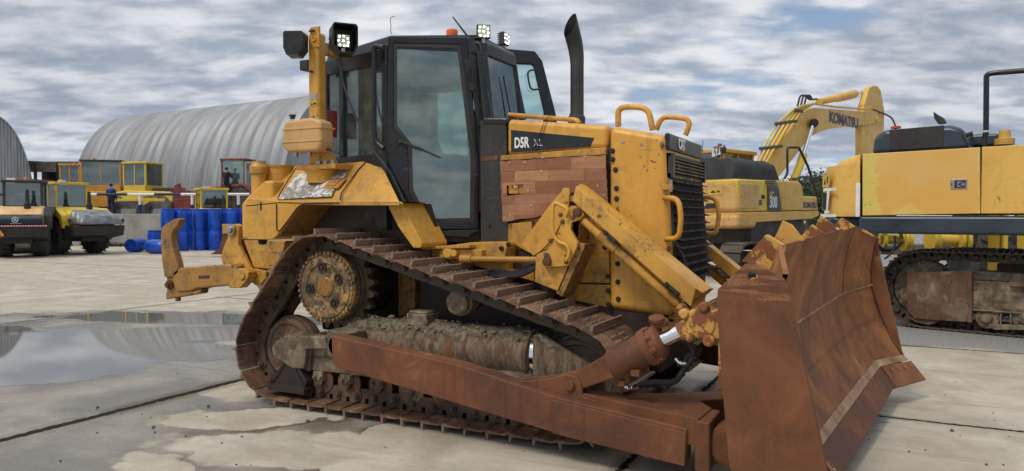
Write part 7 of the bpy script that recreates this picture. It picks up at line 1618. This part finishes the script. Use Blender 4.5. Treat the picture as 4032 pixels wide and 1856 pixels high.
# rounded counterweight
xs0 = PB([(350, 655)])[0][0]; cwz1 = PB([(350, 652)])[0][1]; cwz0 = PB([(345, 1100)])[0][1]; N_ = 12; rs = []
plan = []
for k in range(N_ + 1): a = math.pi / 2 * k / N_; plan.append((xs0 - .02 - .66 * math.sin(a), .02 + .85 * (1 - math.cos(a)) ))
plan += [(xs0 - .69, 2.0), (xs0 - .6, 2.6), (xs0 - .02, 2.6)]
def ring_at(z_, ins): cx, cy = xs0 - .1, 1.3; return [fb.w(x + (ins if x < xs0 - .05 else 0) * min(1, (xs0 - x) / .5), y + (ins * .25 * min(1, (xs0 - x) / .5) if y < 1 else -ins * .3), z_) for x, y in plan]
zs = [(cwz0, .0), (cwz0 + .4, -.0), (cwz0 + .75, .01), (cwz1 - .42, .02), (cwz1 - .26, .06), (cwz1 - .13, .12), (cwz1 - .05, .20), (cwz1 - .01, .29), (cwz1, .36)]
m = MB(); m.rings([ring_at(z_, i_) for z_, i_ in zs]); CW3 = part('counterweight', m, 'excavator_yellow', E3, ang=50)
m = MB(); a, b = PB([(312, 862)], .02)[0], PB([(340, 1102)], .02)[0]; m.box(a[0], b[0], .0, .018, b[1], a[1], fb); sub(CW3, 'masking_strip', m, 'white_paint', bev=.003)
# stickers on the rounded corner: hazard label framed by tape
fk = Frame(fb.w(xs0 - .50, .31, 0) + Vector((-.02, -.09, 0)), R(-10.9 - 48)); m = MB(); q = [fk.at('R', p_, -.0) for p_ in ((62, 915), (125, 915), (118, 1070), (62, 1062))]; 
def sticker(ps, mat, nm, off=-.012, d_=.008): mm = MB(); mm.prism([fk.at('R', p_, off) for p_ in ps], off, off + d_, fk); return sub(CW3, nm, mm, mat)
sticker([(72, 800), (128, 795), (115, 888), (70, 893)], 'rim_yellow', 'warning_label'); sticker([(80, 870), (92, 870), (88, 825)], 'rubber', 'warning_mark', -.016, .004); sticker([(104, 815), (110, 813), (106, 860), (100, 862)], 'rubber', 'warning_mark', -.016, .004)
sticker([(72, 918), (106, 920), (94, 1055), (66, 1055)], 'rim_yellow', 'hazard_label')
for k in range(4): sticker([(72 + k * 8, 925 + k * 2), (78 + k * 8, 925 + k * 2), (74 + k * 7, 1050), (68 + k * 7, 1050)], 'rubber', 'hazard_stripe', -.016, .004)
for ps in ([(76, 898), (165, 893), (168, 914), (76, 920)], [(104, 918), (120, 918), (106, 1058), (94, 1058)], [(84, 1060), (120, 1058), (116, 1078), (82, 1078)], [(55, 1082), (165, 1084), (166, 1104), (60, 1106)]): sticker(ps, 'white_paint', 'tape', -.014, .006)
m = MB(); q = PB([(345, 1096), (355, 1186)]); xr_ = xa + 2.2; m.box(-.03, xr_, -.004, .5, PB([(500, 1178 + 130)])[0][1] - 0 if False else fb.at('S', (500, 158), 0)[1], fb.at('R', (500, 1096), 0)[1], fb); RL3 = part('side_rail', m, 'slate_paint', E3, bev=.05, seg=4)
m = MB(); m.box(xs0 - .5, -.03, .15, 2.4, fb.at('S', (500, 158), 0)[1] + .08, cwz0 - .01, fb); part('underside', m, 'slate_paint', E3, bev=.05)
m = MB(); a, b = PB([(990, 832)])[0], PB([(1111, 905)])[0]; m.box(a[0], b[0], -.006, .004, b[1], a[1], fb); HL = sub(DO, 'handle_plate', m, 'steel', bev=.012, seg=3); m = MB(); a, b = PB([(1020, 842)])[0], PB([(1098, 893)])[0]; m.box(a[0], b[0], -.009, -.004, b[1], a[1], fb); h2 = sub(HL, 'handle_recess', m, 'slate_paint') if False else None
m = MB(); annulus(m, [(a[0], b[1]), (b[0], b[1]), (b[0], a[1]), (a[0], a[1])][::-1], [(a[0] + .012, b[1] + .012), (b[0] - .012, b[1] + .012), (b[0] - .012, a[1] - .012), (a[0] + .012, a[1] - .012)][::-1], -.014, -.006, fb); cx = (a[0] + b[0]) / 2; czz = (a[1] + b[1]) / 2; m.prism([(cx - .05, czz - .05), (cx - .035, czz - .05), (cx - .035, czz + .05), (cx - .05, czz + .05)], -.016, -.006, fb); m.prism([(cx - .03, czz), (cx + .05, czz + .045), (cx + .05, czz + .03), (cx + .0, czz - .0), (cx + .05, czz - .035), (cx + .05, czz - .05)], -.016, -.006, fb); m.lathe(fb.w(a[0] - .035, -.006, czz), -fb.ey, [(0, .012), (.004, .012), (.004, 0)], 12, cap=False); sub(HL, 'latch_handle', m, 'rubber')
# dark engine hood on top
hz = lambda p, y=.35: fb.at('R', p, y)
m = MB(); x0, z0q = hz((420, 640)); x1q, z1q = hz((1120, 600)); ztop = hz((1000, 440))[1]; ztl = hz((500, 475))[1]
m.prism([(x0, z0q - .05), (x0 + .02, ztl - .10), (x0 + .16, ztl), (x1q - .22, ztop), (x1q - .08, ztop - .05), (x1q, ztop - .25), (x1q, z1q - .05)], .35, 2.0, fb); EH = part('engine_hood', m, 'slate_paint', E3, bev=.11, seg=5)
m = MB(); q = [hz(p_) for p_ in ((552, 478), (945, 445), (940, 602), (550, 625))]; m.prism(q, .345, .36, fb); sub(EH, 'hood_panel', m, 'black_flat', bev=.004)
m = MB(); q = [fb.at('R', p_, 1.0) for p_ in ((1125, 600), (1130, 510), (1330, 500), (1370, 530), (1390, 590))]; m.prism(q, 1.0, 2.2, fb); part('engine_hood', m, 'slate_paint', E3, bev=.06, seg=3)
ep3 = lambda p, y, z='R': fb.w(*(lambda a: (a[0], y, a[1]))(fb.at(z, p, y)))
m = MB(); m.rings([[ep3((905, 440), 1.2), ep3((968, 432), 1.2), ep3((968, 432), 1.35), ep3((905, 440), 1.35)], [ep3((872, 395), 1.2), ep3((945, 395), 1.2), ep3((945, 395), 1.35), ep3((872, 395), 1.35)], [ep3((866, 346), 1.2), ep3((905, 372), 1.2), ep3((905, 372), 1.35), ep3((866, 346), 1.35)]]); part('exhaust_pipe', m, 'stack_paint', E3, bev=.02)
part('handrail', MB().tube(smooth_path([ep3((1230, 590), .4), ep3((1245, 500), .4), ep3((1248, 80), .4), ep3((1300, 70), .4), ep3((1700, 38), .4)], .06), .035, 12), 'black_paint', E3, ang=60)
m = MB(); m.cyl(ep3((1243, 495), .4), ep3((1243, 484), .4), .038, n=12); part('tape_band', m, 'white_paint', E3)
m = MB(); a = ep3((1378, 585), .6); m.lathe(a, (0, 0, 1), [(0, .12), (.08, .12), (.09, .07), (.19, .07), (.2, .02)], 16); part('filler_cap', m, 'excavator_yellow', E3); part('mirror_stub', MB().tube([ep3((1100, 518), .34), ep3((1150, 502), .34)], .03, 10), 'rubber', E3)
m = MB(); m.lathe(ep3((597, 468), .8), (0, 0, 1), [(0, .07), (.03, .07), (.03, 0)], 14, cap=False); part('beacon', m, 'orange_red', E3)
# track
ot = place(3609, 10.6); ft = Frame((ot.x, ot.y, 0), R(-16)); AT3 = lambda p, y=0.0: ft.at('S', p, y)
cI = AT3((455, 655)); zb3 = .10; zt3 = AT3((800, 330))[1] - .05; r3 = (zt3 - zb3) / 2; CX = cI[0] + .03
tp3 = belt([((CX, zb3 + r3), r3), ((CX + 3.7, zb3 + r3), r3)]); f3, T3 = sampler(tp3); N3 = int(T3 / .216); pit3 = T3 / N3
SH3 = shoe_mesh(.60, ((-.085, .024), (-.02, .022), (.055, .024)), pit3).mesh('track_shoe', 'excavator_track')
for yc in (.30, 2.2):
    ch = MB()
    for i in range(N3):
        a, b = f3(i * pit3), f3((i + 1) * pit3)
        if a[0] > 3.4 or (yc > 1 and a[0] > 1.5): continue
        t2 = Vector((b[0] - a[0], 0, b[1] - a[1])).normalized(); n2_ = Vector((t2.z, 0, -t2.x)); A = Vector((a[0], 0, a[1])); L = pit3
        for sg in (-1, 1):
            y0 = yc + sg * .10 - .02; pr = [(-.03, -.05), (L + .03, -.05), (L + .05, 0), (L + .03, .05), (L * .8, .072), (L * .62, .072), (L * .6, .0), (L * .42, .0), (L * .4, .072), (L * .1, .072), (-.05, .03)]
            vs = [ft.w((A + t2 * p + n2_ * q_).x, y0, (A + t2 * p + n2_ * q_).z) for p, q_ in pr] + [ft.w((A + t2 * p + n2_ * q_).x, y0 + .045, (A + t2 * p + n2_ * q_).z) for p, q_ in pr]; n = len(pr)
            ch.add(vs, [tuple(range(n)), tuple(n + j for j in range(n))[::-1]] + [((j + 1) % n, j, j + n, (j + 1) % n + n) for j in range(n)])
        ch.cyl(ft.w(a[0], yc - .16, a[1]), ft.w(a[0], yc + .16, a[1]), .035, n=10)
    tr = part('track', ch, 'excavator_track', E3)
    if yc > 1: continue
    for i in range(N3):
        a, b = f3(i * pit3), f3((i + 1) * pit3)
        if a[0] > 3.4: continue
        t2 = Vector((b[0] - a[0], 0, b[1] - a[1])).normalized(); n2_ = Vector((t2.z, 0, -t2.x)); X_ = ft.ex * t2.x + ft.ez * t2.z; N_2 = ft.ex * n2_.x + ft.ez * n2_.z; C_ = ft.w((a[0] + b[0]) / 2, yc, (a[1] + b[1]) / 2)
        o = bpy.data.objects.new('track_shoe', SH3); COL.objects.link(o); o.parent = tr; o.matrix_parent_inverse = Matrix.Identity(4)
        MW = Matrix(((X_.x, -ft.ey.x, N_2.x, C_.x), (X_.y, -ft.ey.y, N_2.y, C_.y), (X_.z, -ft.ey.z, N_2.z, C_.z), (0, 0, 0, 1))); o.matrix_local = MW
m = MB(); m.lathe(ft.w(CX, .20, zb3 + r3), -ft.ey, [(-.2, r3 - .06), (-.04, r3 - .06), (0, r3 - .10), (.02, r3 - .16), (.0, r3 - .22), (.03, .10), (.04, 0)], 36, cap=False); part('idler', m, 'muddy', E3)
m = MB(); m.prism([AT3(p_, -.02) for p_ in ((368, 520), (385, 485), (890, 465), (915, 470), (915, 905), (560, 885), (430, 870), (370, 800))], -.02, .02, ft); GP = part('guard_plate', m, 'excavator_guard', E3, bev=.008)
m = MB(); m.prism([AT3(p_, -.05) for p_ in ((888, 470), (918, 470), (918, 905), (888, 905))], -.05, .02, ft); m.lathe(ft.w(AT3((493, 660), -.03)[0], -.02, AT3((493, 660), -.03)[1]), -ft.ey, [(0, .05), (.006, .05), (.006, .03), (.001, .025), (.001, 0)], 16, cap=False); sub(GP, 'guard_rib', m, 'excavator_guard')
m = MB(); m.prism([AT3(p_, .05) for p_ in ((380, 850), (440, 900), (560, 925), (640, 905), (700, 880), (450, 865))], .02, .20, ft); part('idler_skid', m, 'excavator_guard', E3)
zA, zB = AT3((1100, 560), .05)[1], AT3((1100, 800), .05)[1]; xA = AT3((920, 600), .05)[0]
m = MB(); m.box(xA, xA + 3.2, .05, .5, zB, zA, ft); m.prism([(xA, zA), (xA + 3.2, zA), (xA + 3.2, zA + .06), (xA, zA + .13)], .15, .5, ft); m.box(xA, xA + 3.2, -.01, .10, zB - .03, zB, ft); part('track_frame', m, 'muddy', E3, bev=.02)
m = MB(); a, b = AT3((1240, 560), .0), AT3((1400, 605), .0); m.box(a[0], a[0] + .8, -.02, .06, b[1], a[1], ft); part('step', m, 'excavator_guard', E3, bev=.005)
for xx in (1060, 1370, 1680):
    a = AT3((xx, 865), .10); m = MB(); m.lathe(ft.w(a[0], .05, a[1]), -ft.ey, [(-.4, .12), (-.02, .14), (0, .15), (.015, .14), (.02, .07), (.06, .06), (.07, 0)], 24, cap=False); part('track_roller', m, 'muddy', E3)
m = MB(); m.prism([AT3(p_, .0) for p_ in ((1065, 920), (1400, 930), (1420, 970), (1120, 968), (1065, 945))], -.02, .04, ft); 
for x_ in (1160, 1245): m.prism([AT3(p_, .0) for p_ in ((x_, 835), (x_ + 12, 835), (x_ + 12, 930), (x_, 930))], -.02, .04, ft)
part('track_guide', m, 'muddy', E3, bev=.006)
m = MB(); m.cyl(ft.w(2.2, 1.3, .8), ft.w(2.2, 1.3, 1.36), .8, n=28); m.box(.9, 3.4, .5, 2.0, .6, .95, ft); part('turntable', m, 'excavator_track', E3)

# yellow machine frame seen under the big excavator
oy = place(3460, 14); fy = Frame((oy.x, oy.y, 0), YAW - R(4)); YF = thing('axle_frame', 'yellow flanged axle tube with coiled black hoses seen under the large excavator', 'machine frame', (oy.x, oy.y, 0))
ey3 = lambda p, y=0: fy.w(*(lambda a: (a[0], y, a[1]))(fy.at('S', p, y)))
m = MB()
for a, b, r in (((130, 200), (330, 200), .10), ((560, 205), (850, 210), .115)): m.cyl(ey3(a), ey3(b), r, n=18)
for x_, r in ((150, .17), (330, .20), (362, .20), (560, .24), (590, .24), (790, .24), (840, .26)): A = ey3((x_, 210)); m.cyl(A, A + fy.ex * .06, r, n=20)
part('axle_tube', m, 'bright_yellow', YF); m = MB(); q = [fy.at('S', p_, .3) for p_ in ((150, 255), (860, 230), (860, 340), (150, 330))]; m.prism(q, .3, .6, fy); part('cross_member', m, 'bucket_grey', YF, bev=.01)
for k in range(4): part('coiled_hose', MB().tube([ey3((215, 195), -.2) + (fy.ex * math.cos(a * .4) * (.22 + .02 * k) + Vector((0, 0, 1)) * math.sin(a * .4) * (.20 + .015 * k)) + fy.ey * .02 * k for a in range(16)], .016, 6), 'hose', YF)
part('hose', MB().tube(smooth_path([ey3((265, 170), -.2), ey3((270, 260), -.2), ey3((230, 330), -.2), ey3((180, 365), -.2)], .2), .02, 8), 'hose', YF)
m = MB()
for sx in (1, -1):
    m.box(*sorted((fy.at('S', (1105, 200), 0)[0], fy.at('S', (1135, 200), 0)[0])), -.1, .2, .3, 2.0, fy)
m.box(*sorted((fy.at('S', (1170, 200), 0)[0], fy.at('S', (1205, 200), 0)[0])), -.1, .2, .3, 2.0, fy); m.box(*sorted((fy.at('S', (1355, 200), 0)[0], fy.at('S', (1400, 200), 0)[0])), -.1, .2, .3, 2.0, fy); part('upright', m, 'bright_yellow', YF, bev=.02)
wt = place(3850, 16); fw = Frame((wt.x, wt.y, 0), YAW + R(80)); TY = thing('wheeled_loader', 'dark tyred machine mostly hidden behind the track of the large excavator', 'loader', (wt.x, wt.y, 0)); wheel(fw, 0, 0, .95, .7, TY); wheel(fw, .2, -1.35, .95, .7, TY); m = MB(); m.box(-.8, .8, -2.0, .8, 1.0, 1.35, fw); part('chassis', m, 'black_flat', TY, bev=.03)

# ================================================================== trees and far site buildings
def tree(label, u, d_, v_top, kind, wid):
    b = place(u, d_); H_ = zat(v_top, d_); t_ = thing('tree', label, 'tree', (b.x, b.y, 0)); random.seed(int(u))
    m = MB(); m.tube([b, b + Vector((.1, 0, H_ * .5)), b + Vector((0, .1, H_ * .96))], .2, 8, rr=[.28, .18, .03])
    tips = []
    for i in range(16):
        h = H_ * random.uniform(.22, .92); a = random.uniform(0, 6.28); L = wid * random.uniform(.35, 1) * ((1 - h / H_) ** .6 + .18); e = b + Vector((math.cos(a) * L, math.sin(a) * L, h + L * (.1 if kind else .5))); m.tube([b + Vector((0, 0, h)), e], .05, 5, rr=[.06, .015]); tips += [e, e.lerp(b + Vector((0, 0, h)), .4)]
    part('trunk', m, 'bark', t_); lf = MB()
    for e in tips:
        for _ in range(70):
            c_ = e + Vector((random.gauss(0, .42), random.gauss(0, .42), random.gauss(0, .30))); s_ = random.uniform(.05, .14); n1_ = Vector((random.gauss(0, 1), random.gauss(0, 1), random.gauss(0, 1))).normalized(); u_ = n1_.orthogonal().normalized() * s_; v_ = n1_.cross(u_)
            lf.add([c_ - u_, c_ + v_ * .7, c_ + u_, c_ - v_ * .7], [(0, 1, 2, 3)])
    part('crown', lf, 'leaf', t_)
for (u, d_, vt, k, wd_) in ((3205, 60, 668, 1, 2.6), (3255, 64, 690, 1, 3.0), (3150, 70, 700, 0, 3.2), (3075, 75, 770, 0, 2.6), (3180, 52, 745, 0, 2.4), (3235, 55, 735, 0, 2.6), (3330, 70, 700, 0, 3.0)):
    tree({3205: 'tallest spiky green tree left of the large excavator counterweight', 3255: 'green tree touching the rounded counterweight edge of the large excavator', 3150: 'broad dark green tree behind the black handrail of the middle excavator', 3075: 'small grey-green tree low between boom and cylinder of the middle excavator', 3180: 'low bushy tree below the slanting black handrail', 3235: 'low bushy tree just left of the warning label on the counterweight', 3330: 'tree hidden behind the large excavator'}[u], u, d_, vt, k, wd_)
for (u0_, u1_, d_, z_, mat, lab) in ((2740, 2870, 75, 1.9, 'white_paint', 'pale blue-white site cabin seen under the middle excavator'), (3090, 3230, 60, 1.0, 'container_red', 'low rusty scrap skip beyond the blade top')):
    O_ = place(u0_, d_); f_ = Frame((O_.x, O_.y, 0), YAW); w_ = (u1_ - u0_) / FPX * d_; m = MB(); m.box(0, w_, 0, 2.5, 0, z_, f_); o = part('site_cabin' if z_ > 1.5 else 'skip', m, mat, bev=.03); tag(o, lab, 'cabin' if z_ > 1.5 else 'skip'); m = MB()
    for k in range(int(w_ / 1.2)): m.box(.3 + k * 1.2, .9 + k * 1.2, -.02, .02, z_ * .45, z_ * .8, f_)
    part('window' if z_ > 1.5 else 'rib', m, 'far_glass' if z_ > 1.5 else 'shed_dark', o)
# loose stones and crumbs of dirt on the slabs
random.seed(21); m = MB()
for i in range(150):
    u = random.uniform(-100, 4100); v = random.uniform(1080, 1900); x, y = zp('X', (u, v), 0)
    if (-5.0 < x < -1.0 and -1.3 < y < 1.3) or (x < -6.5 and -2.5 < y < 3): continue
    r = random.uniform(.004, .010) if random.random() < .93 else random.uniform(.01, .018)
    rs = [[(x + r * math.sin(th) * math.cos(6.283 * j / 5 + i) * random.uniform(.7, 1.2), y + r * math.sin(th) * math.sin(6.283 * j / 5 + i), r * .5 + r * .6 * -math.cos(th)) for j in range(5)] for th in (.6, 1.5, 2.5)]
    m.rings(rs)
struct(part('loose_stones', m, 'stone', ang=60), 'stuff')
